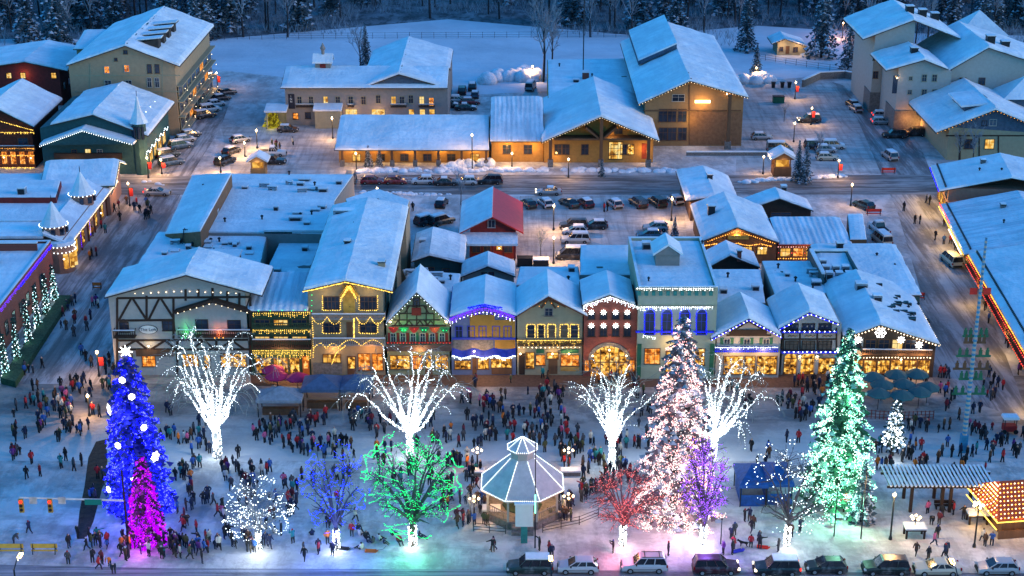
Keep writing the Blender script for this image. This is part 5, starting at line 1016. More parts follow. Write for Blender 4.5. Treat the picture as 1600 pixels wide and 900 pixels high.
def willow(name,label,base,ytop,wpx,seed,n=13,light=650,droop=1.0,up=0.0,lean=0):
    r=random.Random(seed); p=G(*base); h=V(base[0],ytop,p.y).z*1.13; R=1.12*wpx/2/(F/(p.y*CT+HC*ST)); g=thing(name,label,'tree',p,0,'trees wrapped in white lights')
    br=fountain(seed,h,R,n,droop,up)
    if lean: br=[([v+Vector((lean*max(0,v.z)/h,0,0)) for v in pts],a,b_,lv) for pts,a,b_,lv in br]
    t,c=wood(br,.022); t.build('trunk',[mat('bark_lit',(.3,.3,.28),.9,.2,3)],g); c.build('crown',[mat('twig_pale',(.2,.22,.2),.9,.3,3)],g); b=MB()
    for pts,a,b_,lv in br:
        if lv==0: [wrap_bulbs(b,pts,a*1.05,b_*1.1,r,.1,.09) for _ in range(6)]
        elif lv==1: wrap_bulbs(b,pts,a,.01,r,.13,.055); wrap_bulbs(b,pts[:6],.12,.06,r,.13,.06); wrap_bulbs(b,pts[:4],.16,.1,r,.09,.06)
        elif lv==2 and r.random()<.5: wrap_bulbs(b,pts,.01,.01,r,.24,.042)
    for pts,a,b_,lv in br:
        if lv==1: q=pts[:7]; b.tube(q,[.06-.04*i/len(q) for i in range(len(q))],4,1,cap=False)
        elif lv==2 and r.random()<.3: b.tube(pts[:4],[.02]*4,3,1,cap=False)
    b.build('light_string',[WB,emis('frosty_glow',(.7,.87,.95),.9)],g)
    for f,e in ((.1,.3),(.35,.5),(.7,.45)): lamp('tree_light',(0,-.9,h*f+.3),light*e,(.78,.92,1),.5,g)
    return g
willow('lit_white_tree','tall drooping bare tree wrapped in white lights beside the blue lit conifer',(340,715),517,158,11,17)
willow('lit_white_tree','drooping bare tree wrapped in white lights behind the green lit round tree',(640,712),550,174,23,17)
willow('lit_white_tree','small upright bare tree wrapped in white lights just right of the gazebo',(955,727),572,108,35,15,droop=.35,up=.35)
willow('lit_white_tree','white lit bare tree leaning out from behind the pink lit spruce',(1112,716),555,150,47,16,lean=1.2)
# ---- lit conifers
def lit_conifer(name,label,base,top,wpx,seed,bulbs,nbulb,needle,snow,nb=170,br=.085,taper=1.0,e=900,lc=(.1,.12,1),flakes=0,mix=None,inner=.55,blades=5,ragged=.2,droop=.35,base0=.04):
    p=G(*base); h=V(top[0],top[1],p.y).z; R=wpx/2/(F/(p.y*CT+HC*ST)); r=random.Random(seed); g=thing(name,label,'tree',p,0,'evergreens strung with coloured lights')
    t,c=conifer(seed,h,R,nb,snow,taper,droop,ragged,base0,blades,.8); t.build('trunk',[BARK],g); c.build('crown',needle,g); b=MB()
    prof=lambda t: R*((1-t)**taper); nbo=max(24,int(nb*.9)); tot=0; bo=[]
    for i in range(nbo):
        t=base0+(1-base0)*(1-(1-(i+.5)/nbo)**.62); L=prof(t)*(1-ragged*.9+ragged*1.8*r.random())+.12; bo.append((t,i*2.399963+r.uniform(-.4,.4),L)); tot+=(L+.35*R)
    for t,a0,L in bo:
        for q in range(int(nbulb*(L+.35*R)/tot)):
            f=inner+(1-inner)*r.random()**.7; rad1=L*f; lat=r.gauss(0,.16)*L*(1.25-f)+r.gauss(0,.12); z=h*t-droop*L*f*f*.9+.22*L*f*(t-.4)+r.gauss(0,.13)-(.1*abs(lat))
            b.tetra((math.cos(a0)*rad1-math.sin(a0)*lat,math.sin(a0)*rad1+math.cos(a0)*lat,max(.12,z)),br*r.uniform(.55,1.5),1 if (mix and r.random()<mix) else 0)
    b.build('light_string',bulbs,g)
    for f in (.12,.35,.65): lamp('tree_light',(0,-R*(1-f)-.8,h*f+.4),e*(.5 if f<.2 else .3),lc,.6,g)
    for i in range(flakes):
        t=.06+.86*(i+.5)/flakes; a=-1.57+[.5,-.75,.15,.95,-.35,.7,-1.0,.35,-.15,.85,-.6,.2][i%12]; q=Vector((math.cos(a)*(prof(t)+.25),math.sin(a)*(prof(t)+.25),h*t)); s=Vector((-math.sin(a),math.cos(a),0)); u=Vector((0,0,1)); m=MB(); L=.33 if i%3 else .62
        for k in range(6):
            d=s*math.cos(k*math.pi/3)+u*math.sin(k*math.pi/3); m.tube([q,q+d*L],[.06,.04],4)
            for sg in (-1,1): d2=s*math.cos(k*math.pi/3+sg*.7)+u*math.sin(k*math.pi/3+sg*.7); m.tube([q+d*L*.5,q+d*L*.5+d2*.22],.05,4)
        m.build('snowflake',[STAR],g)
    if flakes: m=MB(); m.octa((0,0,h+.25),.36); [m.tube([(0,0,h+.25),(math.cos(k*.785)*.75,0,h+.25+math.sin(k*.785)*.75)],[.16,.03],4) for k in range(8)]; m.build('top_star',[STAR],g)
    return g
lit_conifer('blue_lit_conifer','tall conifer covered in blue lights and white snowflakes with a white star',(219,794),(206,553),110,101,[BB,emis('pale_blue_bulb',(.1,.12,1),3.2)],9500,[mat('needles_blue',(.02,.025,.22)),mat('needles_blue',(0,0,0))],.2,nb=190,br=.1,taper=.52,e=2200,lc=(.12,.14,1),flakes=9,mix=.16,inner=.5,ragged=.2)  # blue glow of the bulbs is put into the needle colour
lit_conifer('purple_lit_conifer','small conifer covered in magenta purple lights in front of the blue one',(231,845),(217,712),64,102,[PB,emis('magenta_bulb',(.75,.05,.6),1.6)],5600,[mat('needles_purple',(.05,.015,.05)),mat('needles_purple',(0,0,0))],.2,nb=120,br=.085,taper=.62,e=600,lc=(.7,.1,1),mix=.12,inner=.4,ragged=.16)
lit_conifer('pink_lit_spruce','tallest spruce covered in pale pink and white lights beside the purple lit tree',(1056,806),(1060,494),134,103,[emis('pink_white_bulb',(1,.86,.86),2.6),PKB,],14000,[mat('needles_grey',(.12,.1,.105),.9,.4,2),mat('needles_snowy',(0,0,0))],.4,nb=260,br=.066,taper=.6,e=2200,lc=(1,.62,.66),mix=.42,inner=.3,ragged=.22,blades=6)
lit_conifer('green_lit_spruce','tall spruce glowing mint green and white near the pergola',(1306,792),(1310,512),112,104,[MB2,emis('mint_white_bulb',(.75,1,.88),3.6)],8200,[mat('needles_green',(.02,.09,.045),.9,.4,2),mat('needles_mint',(.25,.5,.38),.9,.3,2)],.35,nb=240,br=.07,taper=.66,e=2600,lc=(.35,1,.66),mix=.4,inner=.45,ragged=.35,blades=6,base0=.1)
lit_conifer('white_lit_shrub_tree','small slim tree with sparse white lights and a wrapped trunk by the green umbrellas',(1394,712),(1390,622),36,105,[WB],420,[NEED,NEEDS],.3,nb=70,br=.1,taper=.6,e=160,lc=(.8,.95,1),inner=.3,base0=.25)
# ---- round bare trees with coloured loops of lights and white wrapped trunks
def round_tree(name,label,base,ytop,wpx,seed,bulb,lc,dens=1.0,mode='loop',e=300,twig=None,n1=11,flat=1.0,trunkz=2.6,tw=.32):
    p=G(*base); h=V(base[0],ytop,p.y).z; R=wpx/2/(F/(p.y*CT+HC*ST)); r=random.Random(seed); g=thing(name,label,'tree',p,0,'park trees with coloured lights')
    th=trunkz; cz=th*.75+(h-th*.75)*.52; hz=(h-th*.75)*.5; top=Vector((.05,0,th)); cut=[([Vector((0,0,-.1)),Vector((0,0,th*.6)),top],tw,tw*.75,0)]
    def inell(k0,k1):
        while True:
            v=rv(r,1); l=v.length
            if k0<l<k1 and v.z>-.72: return Vector((v.x*R,v.y*R,cz+v.z*hz))
    mains=[]
    for i in range(n1+5):
        tg=inell(.72,.98); m_=top.lerp(tg,.45)+Vector((0,0,.16*(tg-top).length)); m_.x*=.8; m_.y*=.8; pts=[]
        for s_ in range(9):
            t=s_/8; pts.append(top*((1-t)**2)+m_*(2*t*(1-t))+tg*(t*t)+(rv(r,.1) if 0<s_<8 else Vector()))
        mains.append(pts); cut.append((pts,tw*.42,.03,1))
    for i in range(int(n1*11)):
        tg=inell(.45,1.0); bm=min(mains,key=lambda q:min((q[k]-tg).length for k in (3,4,5,6))); k=min((2,3,4,5,6),key=lambda k:(bm[k]-tg).length+.3*k); q=bm[k]; pts=[]
        mid=q.lerp(tg,.5)+rv(r,.25)+Vector((0,0,.12*(tg-q).length))
        for s_ in range(6): t=s_/5; pts.append(q*((1-t)**2)+mid*(2*t*(1-t))+tg*(t*t))
        cut.append((pts,.045,.02,2))
        for l in range(5):
            k2=r.randint(1,4); d=(pts[k2+1]-pts[k2]).normalized()+rv(r,.8); d.normalize(); sp_=[pts[k2]]; L=r.uniform(.4,1.1)
            for s_ in range(3): d=(d+rv(r,.25)).normalized(); sp_.append(sp_[-1]+d*L/3)
            cut.append((sp_,.018,.01,3))
    t,c=wood(cut,.013); t.build('trunk',[BARK],g); c.build('crown',[twig or TWIG],g); b=MB()
    def surf(z,a):
        t=(z-th*.7)/(h-th*.7); rr=R*math.sqrt(max(.04,1-((t-.5)/.52)**2))*(1+.06*math.sin(a*7+z*3)); return rr
    if mode=='loop':
        nl=int(10*dens+6)
        for k in range(nl):
            z=th*.75+(h-th*.75)*(k+.6)/nl*.97; n=int(2*math.pi*surf(z,0)/.2*dens); a0=r.random()*6; skip=0
            for i in range(n):
                a=2*math.pi*i/n+a0
                if noise.noise(Vector((a*1.1,k*3.7,seed)))<.2: continue
                rr=surf(z,a)*(1+.12*noise.noise(Vector((a*2,k*1.7,seed+9)))); b.octa((math.cos(a)*rr,math.sin(a)*rr,z+1.1*noise.noise(Vector((a*2.6,k*2.1,seed)))+r.uniform(-.08,.08)),.056*r.uniform(.6,1.35))
    for pts,a,b_,lv in cut:
        if lv in (2,3) and r.random()<(.17 if mode=='loop' else .45)*dens: wrap_bulbs(b,pts,a,b_,r,.28,.05)
        if mode!='loop' and lv==1 and r.random()<.5: wrap_bulbs(b,pts,a,b_,r,.25,.055)
    b.build('light_string',[bulb],g); b=MB(); 
    for k in range(9): wrap_bulbs(b,[Vector((0,0,.05)),Vector((0,0,th*.85))],tw*1.05,tw,r,.09,.085)
    b.build('trunk_lights',[WB],g); lamp('trunk_light',(0,-.9,.7),110,(.85,.95,1),.3,g)
    for f in (.35,.7): lamp('tree_light',(0,-R*.9,h*f),e*1.2,lc,.6,g)
    lamp('tree_light',(0,-R*.6,th*.9),e*1.3,lc,.6,g)
    return g
round_tree('white_lit_park_tree','small round bare tree with white light loops near the sidewalk',(405,858),752,108,201,WB,(.8,.93,1),.75,e=130,n1=9,trunkz=2.3,tw=.26)
round_tree('blue_lit_park_tree','bare park tree with a rounded crown strung with blue lights',(526,858),692,100,202,emis('sky_blue_bulb',(.015,.05,1),4),(.1,.15,1),1.3,e=520,twig=TWIGD,n1=9)
round_tree('green_lit_park_tree','broad bare tree with vivid green light loops in front of the gazebo lawn',(645,852),683,150,203,GNB,(.05,1,.3),1.7,e=240,twig=TWIGD,n1=22,tw=.42)
round_tree('red_lit_park_tree','bare park tree strung with red lights right of the gazebo',(973,852),728,122,204,emis('coral_bulb',(1,.2,.2),1.9),(1,.2,.3),.62,mode='twig',e=300,twig=mat('twig_red',(.14,.07,.07)),n1=17)
round_tree('violet_lit_park_tree','bare park tree strung with violet lights in front of the pink spruce',(1098,850),682,88,205,emis('purple_light',(.34,.1,1),3.4),(.35,.15,1),1.1,mode='twig',e=380,twig=TWIGD,n1=18)
round_tree('sparse_lit_park_tree','bare park tree with sparse white lights in front of the blue tents',(1229,852),695,128,206,WB,(.8,.95,1),.45,e=120,twig=TWIGD,n1=9)
# ---- small lit trees along the brick hall
for i,(px,py,ty) in enumerate(((10,590,520),(28,566,495),(46,540,466),(60,514,445),(74,490,426),(86,470,412))):
    lab=['nearest','second nearest','third','fourth','fifth','farthest'][i]
    lit_conifer('lit_hedge_tree','small mint lit conifer along the brick hall, %s in its row'%lab,(px,py),(px-3,ty),12,300+i,[emis('ice_bulb',(.45,.95,1),3),WB],170,[NEED,mat('needles_green',(0,0,0))],.3,nb=60,br=.075,taper=.9,e=60,lc=(.6,1,.9),mix=.35)
    COL.objects[-1] if False else None
b=MB(); a=[G(*q) for q in ((2,600),(95,470),(112,470),(25,606))]
b.prism([(q.x,q.y) for q in a],0,.9,0); tag(b.build('hedge',[mat('hedge_green',(.02,.06,.03),.9,.5,3,.8)]),'dark green low hedge along the brick hall under the lit trees','hedge')
# ---- forest behind the town
fr=random.Random(99)
protos=[]
for k in range(4):
    t,c=conifer(500+k,20,3.4+.4*k,170,.25+.1*(k%2),.9,.45,.35,.1,5); protos.append(('conifer',t.data('trunk',[TRUNKD]),c.data('crown',[mat('needles_far',(.04,.07,.085),.9,.4,1.5),mat('needles_far_snow',(.36,.42,.48),.9,.35,1.5)])))  # bluish haze of distance painted into both needle colours
for k in range(3):
    br=branches(600+k,[(0,0,-.2),(.2,0,5),(0,.3,11)],10,6,4,7.5,3.4,1.6,.55,.7,.05,.26,.4); t,c=wood(br,.035); protos.append(('bare',t.data('trunk',[TRUNKD]),c.data('crown',[mat('twig_far',(.22,.25,.28),.9,.4,1.0)])))  # twig colour holds frost and painted blue haze
def forest_tree(kind,x,y,s,label,name,group,rz=None):
    g=thing(name,label,'tree',(x,y,0),fr.random()*6.28 if rz is None else rz,group); g.scale=(s,s,s*fr.uniform(.92,1.12)); link('trunk',kind[1],g); link('crown',kind[2],g); return g
for row,(py,n,j) in enumerate(((62,34,8),(44,52,9),(26,60,9),(4,64,10),(-22,64,12))):
    for i in range(n):
        px=-30+1660*(i+fr.random())/n; y=py+fr.uniform(-j,j)
        if row==0 and (480<px<870 or 1000<px<1340): continue
        if row==0 and 330<px<1000: y=58
        if row==1 and (480<px<860 or 1190<px<1290): continue
        if row==1 and 330<px<1000: y=min(y,46)
        if row==2 and 560<px<830 and fr.random()<.6: continue
        p=G(px,y); con = not(row==0 and 330<px<1000) and fr.random()<(.5 if (px<360 or px>1180) else .24); k=protos[fr.randint(0,3)] if con else protos[4+fr.randint(0,2)]
        sec='left' if px<400 else ('middle' if px<1000 else 'right')
        forest_tree(k,p.x,p.y,fr.uniform(.75,1.3),('snow dusted dark conifer in the forest behind the %s' if con else 'tall bare frosted tree in the forest behind the %s')%({'left':'big tan hotel','middle':'snowy field','right':'white lodge hotel'}[sec]),'pine_tree' if con else 'bare_tree',('conifers' if con else 'bare trees')+' behind the '+{'left':'big tan hotel','middle':'snowy field','right':'white lodge hotel'}[sec])
# distant mass of woods beyond
b=MB()
for i in range(330):
    px=fr.uniform(-200,1800); p=G(px,fr.uniform(-150,-35)); h=fr.uniform(14,26); x,y=p.x,p.y
    b.tube([(x,y,0),(x+fr.uniform(-.4,.4),y,h*.8)],[.3,.06],4,0,cap=False)
    if fr.random()<.55:
        for k in range(26):
            t=(k+fr.random())/26; z=h*(.1+.9*t); L=3.6*(1-t)+.3; a=k*2.4; d=Vector((math.cos(a),math.sin(a),0)); s=Vector((-d.y,d.x,0)); q=Vector((x,y,z)); b.poly([q,q+d*L*.6+s*L*.3+Vector((0,0,-.5)),q+d*L+Vector((0,0,-1.1)),q+d*L*.6-s*L*.3+Vector((0,0,-.5))],1 if fr.random()<.7 else 2)
    else:
        for k in range(18):
            z=h*fr.uniform(.3,.8); a=fr.uniform(0,6.28); L=fr.uniform(1.5,4); b.tube([(x,y,z),(x+math.cos(a)*L*.6,y+math.sin(a)*L*.6,z+L*.8),(x+math.cos(a)*L,y+math.sin(a)*L,z+L*1.7)],[.08,.05,.02],3,3,cap=False)
tag(b.build('woods',[TRUNKD,MT['needles_far'],MT['needles_far_snow'],MT['twig_far']]),kind='stuff')
b=MB()
for i in range(5200):
    px=fr.uniform(-20,1640); py=fr.uniform(-6,56) if 330<px<1050 else fr.uniform(-6,72)
    if 1180<px<1300 and py>40: continue
    if 560<px<830 and py>22: continue
    p=G(px,py); h=fr.uniform(1.2,4.6)
    for k in range(3): a=fr.uniform(-.5,.5); b.poly([(p.x,p.y,0),(p.x+.09,p.y,0),(p.x+a*h,p.y+fr.uniform(-.4,.4),h*fr.uniform(.7,1))],0 if fr.random()<.65 else 1)
tag(b.build('undergrowth',[mat('twig_far',(0,0,0)),mat('brush_snow',(.32,.38,.44))]),kind='stuff')
# ---- single trees about the town
def single(kind,base,h,name,label,group=None,rz=0): 
    p=G(*base); s=h/20; return forest_tree(kind,p.x,p.y,s,label,name,group,rz)
single(protos[4],(849,128),24,'bare_tree','big dark bare tree standing alone behind the flat hall with the mast'); single(protos[5],(862,110),17,'bare_tree','smaller bare tree leaning beside the big bare tree behind the flat hall')
single(protos[5],(563,110),13,'bare_tree','bare tree behind the inn roof at the edge of the field',rz=1); single(protos[0],(572,108),11,'pine_tree','slim dark pine behind the inn roof at the edge of the field')
single(protos[2],(92,85),22,'pine_tree','big snowy pine behind the red chalet'); single(protos[1],(308,95),19,'pine_tree','snowy pine at the back corner of the big hotel'); single(protos[3],(1283,90),18,'pine_tree','snow laden pine right of the little park hut'); single(protos[0],(1165,80),17,'pine_tree','dark pine behind the tall hall roof'); single(protos[1],(1325,110),14,'pine_tree','snowy pine left of the white lodge')
single(protos[2],(1181,120),8,'pine_tree','young pine beside the tall hall'); single(protos[0],(1246,284),7.5,'pine_tree','dark slim pine beside the right ticket kiosk'); single(protos[1],(1258,286),7.5,'pine_tree','second slim pine right of the right ticket kiosk')
single(protos[3],(576,260),4.4,'pine_tree','small snowy fir under the low hall eave, left of a pair',rz=.5); single(protos[1],(593,259),4.2,'pine_tree','small snowy fir under the low hall eave, right of a pair')
single(protos[2],(940,276),3.6,'pine_tree','slim snowy fir on the bank before the community hall'); single(protos[3],(1054,369),3.2,'pine_tree','small snowy fir beside the lodge in the car park')
single(protos[3],(1345,815),7.0,'pine_tree','snow laden young fir right of the green lit spruce')
for i,(px,py,h,l) in enumerate(((720,320,6.5,'small frosted bare tree beside the red roofed house'),(1280,250,6,'frosted bare shrub tree by parked cars near the right kiosk'),(1520,255,9,'bare tree before the timber guesthouse'),(1498,252,8,'second bare tree before the timber guesthouse'),(845,400,5.5,'thin bare tree in the central car park'),(1225,190,5,'small bare tree beside the right parking lot'),(735,815,4,'bare shrub left of the gazebo fence'))):
    single(protos[4+i%3],(px,py),h,'bare_tree',l,rz=i)
lit_conifer('gold_lit_conifer','small conifer glowing gold at the left end of the grey inn',(426,197),(428,165),30,401,[emis('yellow_bulb',(.8,.68,.04),.6)],700,[mat('needles_gold',(.2,.17,.02)),mat('needles_gold',(0,0,0))],.2,nb=90,br=.1,taper=.8,e=120,lc=(1,.8,.15),inner=.7)
# ================================================================ VEHICLES
def objcol(name, rough=.3):
    if name in MT: return MT[name]
    m,nt,out=nodes(name); p=N(nt,'ShaderNodeBsdfPrincipled'); oi=N(nt,'ShaderNodeObjectInfo'); p.inputs['Roughness'].default_value=rough
    tc=N(nt,'ShaderNodeTexCoord'); n=N(nt,'ShaderNodeTexNoise'); n.inputs['Scale'].default_value=1.7; n.inputs['Detail'].default_value=5; nt.links.new(tc.outputs['Object'],n.inputs[0])
    mx=N(nt,'ShaderNodeMixRGB'); mx.inputs[2].default_value=(.4,.4,.42,1); nt.links.new(ramp(nt,n.outputs[0],[(.5,(0,0,0)),(.8,(.35,)*3)]),mx.inputs[0]); nt.links.new(oi.outputs['Color'],mx.inputs[1])
    nt.links.new(mx.outputs[0],p.inputs['Base Color']); nt.links.new(p.outputs[0],out.inputs[0]); MT[name]=m; return m
PAINT=objcol('car_paint')
CARK={ # length, half width, belt, roof, hood profile [(x frac, z)], cabin x: rear-bottom, rear-top, front-top, front-bottom (fractions)
 'suv':(4.75,.93,1.05,1.76,[(-.5,.62),(-.495,1.0),(-.3,1.07),(.18,1.05),(.3,1.0),(.47,.88),(.5,.6)],(-.485,-.43,.10,.24)),
 'hatch':(4.2,.88,.95,1.48,[(-.5,.6),(-.49,.92),(-.3,.98),(.15,.95),(.28,.9),(.46,.76),(.5,.52)],(-.47,-.36,.06,.25)),
 'sedan':(4.7,.9,.92,1.44,[(-.5,.6),(-.49,.93),(-.34,.97),(.14,.93),(.26,.9),(.46,.76),(.5,.52)],(-.37,-.2,.05,.24)),
 'van':(5.1,.98,1.12,2.0,[(-.5,.6),(-.495,1.1),(-.3,1.14),(.25,1.1),(.36,1.02),(.48,.86),(.5,.55)],(-.492,-.475,.18,.36)),
 'pickup':(5.6,.98,1.06,1.82,[(-.5,.6),(-.497,1.02),(-.3,1.05),(.15,1.06),(.27,1.06),(.47,.98),(.5,.6)],(-.1,-.06,.1,.2))}
def car_proto(kind, snow=0, rack=False, lights='', far=False):
    L,hw,belt,roof,prof,cab=CARK[kind]; g=bpy.data.objects.new('parked_car',None); COL.objects.link(g)
    b=MB(); st=[]
    for fx_,zt in prof:
        x=fx_*L; w=hw*(1-.9*max(0,abs(fx_)-.4)**1.5*2.2)
        st.append([(x,-w*.9,.26),(x,-w,.42),(x,-w*1.0,max(.45,zt-.22)),(x,-w*.9,zt),(x,w*.9,zt),(x,w*1.0,max(.45,zt-.22)),(x,w,.42),(x,w*.9,.26)])
    vs=[p for s_ in st for p in s_]; n=8; fs=[]
    for i in range(len(st)-1):
        for j in range(n): fs.append((i*n+j,i*n+(j+1)%n,(i+1)*n+(j+1)%n,(i+1)*n+j))
    fs.append(tuple(range(n-1,-1,-1))); fs.append(tuple(range((len(st)-1)*n,len(st)*n)))
    b.mesh(vs,fs,0)
    rb,rt,ft,fb=[c*L for c in cab]; w0,w1=hw*.9,hw*.76; zr=roof
    cv=[(rb,-w0,belt-.03),(fb,-w0,belt-.06),(fb,w0,belt-.06),(rb,w0,belt-.03),(rt,-w1,zr-.06),(ft,-w1,zr-.06),(ft,w1,zr-.06),(rt,w1,zr-.06)]
    # roof skin and pillars
    b.mesh([(rt-.05,-w1-.02,zr-.07),(ft+.05,-w1-.02,zr-.07),(ft+.05,w1+.02,zr-.07),(rt-.05,w1+.02,zr-.07),(rt+.12,-w1+.15,zr),(ft-.12,-w1+.15,zr),(ft-.12,w1-.15,zr),(rt+.12,w1-.15,zr)],[(4,5,6,7),(0,1,5,4),(1,2,6,5),(2,3,7,6),(3,0,4,7),(3,2,1,0)],0)
    for sgn in (-1,1):
        for (xa,xb) in ((rb,rt),(fb,ft),((rb*.62+fb*.38),(rt*.62+ft*.38)),((rb*.3+fb*.7),(rt*.3+ft*.7))): b.beam((xa,sgn*(w0+.012),belt-.03),(xb,sgn*(w1+.012),zr-.05),.09,.05,0)
        b.box(-L*.3,L*.28,sgn*hw*1.0-.02,sgn*hw*1.0+.02,.5,.56,1)
    if kind=='pickup': b.box(-L*.485,rb-.05,-hw*.78,hw*.78,1.05,1.075,1)
    b.box(L*.5-.06,L*.5+.05,-hw*.75,hw*.75,.3,.55,1); b.box(-L*.5-.05,-L*.5+.06,-hw*.75,hw*.75,.3,.58,1); b.box(L*.495,L*.5+.03,-hw*.4,hw*.4,.6,.78,1)
    link('body',b.data('body',[PAINT,BLK],False),g)
    b=MB(); b.mesh(cv,[(0,1,5,4),(1,2,6,5),(2,3,7,6),(3,0,4,7)],0); b.build('window',[CARGL],g)
    for sx in (-.31,.31):
        for sy in (-1,1):
            b=MB(); pr=[(.12,-.13),(.3,-.12),(.34,-.08),(.34,.08),(.3,.12),(.12,.13)]; vs=[]; nn=12
            for r_,y in pr: vs+= [(r_*math.cos(2*math.pi*k/nn),y,r_*math.sin(2*math.pi*k/nn)) for k in range(nn)]
            fs=[(i*nn+k,i*nn+(k+1)%nn,(i+1)*nn+(k+1)%nn,(i+1)*nn+k) for i in range(5) for k in range(nn)]; b.mesh(vs,fs,0); b.mesh(vs[:nn],[tuple(range(nn))],1); b.mesh(vs[-nn:],[tuple(range(nn))],1)
            if not far: b.mesh([(v[0]*.62,(v[1]/abs(v[1]))*.135,v[2]*.62) for v in vs[nn:2*nn]] ,[tuple(range(nn))],1); b.mesh([(v[0]*.62,.135,v[2]*.62) for v in vs[nn:2*nn]],[tuple(range(nn))],1)
            b.build('wheel',[BLK,GALV],g,loc=(sx*L,sy*(hw-.1),.34))
    for sy in (-1,1):
        b=MB(); b.box(L*.455,L*.5+.012,sy*hw*.82-.16,sy*hw*.82+.16,.66,.82,0); b.build('headlight',[HEAD if 'h' in lights else LENS],g)
        b=MB(); b.box(-L*.5-.012,-L*.47,sy*hw*.86-.1,sy*hw*.86+.1,.72,1.0,0); b.build('tail_light',[TAIL if 't' in lights else TLENS],g)
        if not far: b=MB(); b.box(fb-.35,fb-.2,sy*(hw+.12)-.1,sy*(hw+.12)+.1,belt,belt+.15,0); b.build('mirror',[BLK],g)
    if snow:
        b=MB(); b.box(rt+.05,ft-.02,-w1+.06,w1-.06,zr+.003,zr+.06+.08*snow,0)
        if snow>1: b.mesh([(fb+.1,-hw*.78,belt),(L*.45,-hw*.7,prof[-2][1]+.02),(L*.45,hw*.7,prof[-2][1]+.02),(fb+.1,hw*.78,belt),(fb+.15,-hw*.75,belt+.1),(L*.43,-hw*.66,prof[-2][1]+.12),(L*.43,hw*.66,prof[-2][1]+.12),(fb+.15,hw*.75,belt+.1)],[(4,5,6,7),(0,1,5,4),(1,2,6,5),(2,3,7,6),(3,0,4,7)],0)
        b.build('roof_snow',[SNOW],g)
    if rack:
        b=MB()
        for x in (rt+.5,ft-.5): b.box(x-.04,x+.04,-w1+.05,w1-.05,zr+.06,zr+.11,0)
        for sy in (-1,1): b.box(rt+.2,ft-.2,sy*(w1-.12)-.03,sy*(w1-.12)+.03,zr+.02,zr+.059,0)
        b.build('roof_rack',[METAL],g)
    return g
PR={}
def car(px,py,hd,kind,colr,label,group=None,snow=0,rack=False,lights='',far=True,cat=None):
    k=(kind,snow,rack,lights,far)
    if k not in PR: PR[k]=car_proto(*k[:1],snow=snow,rack=rack,lights=lights,far=far); g=PR[k]
    else: g=copy_tree(PR[k])
    p=G(px,py); g.location=p; g.rotation_euler=(0,0,rad(hd)); tag(g,label,cat or {'van':'van','pickup':'pickup'}.get(kind,'car'),group)
    for ch in g.children:
        if ch.name.startswith('body'): ch.color=(*colr,1)
    return g
K=(.012,.013,.016); DG=(.012,.03,.028); WH=(.5,.5,.5); SI=(.28,.29,.3); MAR=(.06,.008,.014); RD=(.22,.012,.015); BL_=(.03,.08,.13); CRM=(.5,.44,.34)
FG='cars parked along the front kerb'
for a in ((828,893,180,'suv',DG,'dark green suv with a snow patch on its roof, leftmost car at the front kerb',1,False,''),(903,892,180,'hatch',(.42,.42,.44),'white compact hatchback with a dark roof left of the roof rack suv',0,False,''),(1006,890,180,'suv',(.42,.42,.45),'silver suv with a roof rack at the front kerb below the red lit tree',0,True,''),(1118,893,0,'suv',MAR,'dark maroon suv with glowing headlights below the violet lit tree',0,False,'h'),(1213,895,180,'suv',K,'black suv with snow on its roof and headlights lit below the sparse lit tree',1,False,'ht'),(1290,892,180,'hatch',K,'glossy black hatchback at the front kerb below the green lit spruce',0,False,''),(1383,894,180,'suv',(.008,.016,.014),'long black suv at the front kerb below the snowy fir',0,False,''),(1463,895,180,'sedan',CRM,'cream white sedan at the front kerb below the pergola',0,False,''),(1557,894,180,'hatch',(.33,.34,.36),'silver hatchback, rightmost car at the front kerb',0,False,'')):
    car(*a[:6],FG,a[6],a[7],a[8],far=False)
S2='cars parked along the second street'
for a in ((548,284,90,'van',K,'black van parked at the left end of the second street row',0,''),(582,287,0,'hatch',RD,'red hatchback, left one of the red pair on the second street',0,''),(618,287,0,'hatch',RD,'red hatchback, right one of the red pair on the second street',0,''),(661,287,180,'hatch',WH,'white car with a snow patched windscreen before the low hall',2,''),(697,289,0,'sedan',K,'dark sedan with snow on its roof right of the white car',1,''),(765,287,180,'suv',K,'black suv standing alone before the low hall right end',0,''),(857,304,180,'sedan',SI,'silver car with bright headlights driving on the second street',1,'h'),(690,322,80,'hatch',K,'dark car behind the bare tree by the red roofed house',1,''),
  (826,323,110,'hatch',DG,'dark green car nosed in beside the red roofed house',0,''),(852,322,110,'hatch',WH,'white car between two dark cars behind the red roofed house',1,''),(889,322,120,'sedan',DG,'dark green sedan at the corner of the car park entrance',0,''),(997,322,110,'suv',K,'black suv, left one of the row at the car park right end',0,''),(1027,321,110,'suv',DG,'dark green suv between the black suv and the white car',0,''),(1055,317,110,'hatch',WH,'white car beside the brown lodge at the car park edge',1,'')): car(*a[:6],S2,a[6],False,a[7])
CP='cars in the central car park'
for a in ((896,357,180,'suv',K,'black suv at the top of the snowy car park column',0),(898,366,180,'hatch',WH,'white snowy car second in the car park column',2),(899,379,180,'suv',(.45,.45,.44),'white suv third in the car park column',1),(893,404,180,'van',K,'dark van with a thick snow roof nearest in the car park',2),(1024,360,180,'hatch',SI,'silver car with snowy roof at the right of the car park',1),(1014,372,180,'hatch',BL_,'blue grey car half hidden behind the white parapet roof',1),(668,350,40,'suv',K,'snow covered suv left of the pair behind the small snow gable',2),(690,350,40,'suv',DG,'snow covered suv right of the pair behind the small snow gable',2)): car(*a[:6],CP,a[6])
LS='cars along the left street'
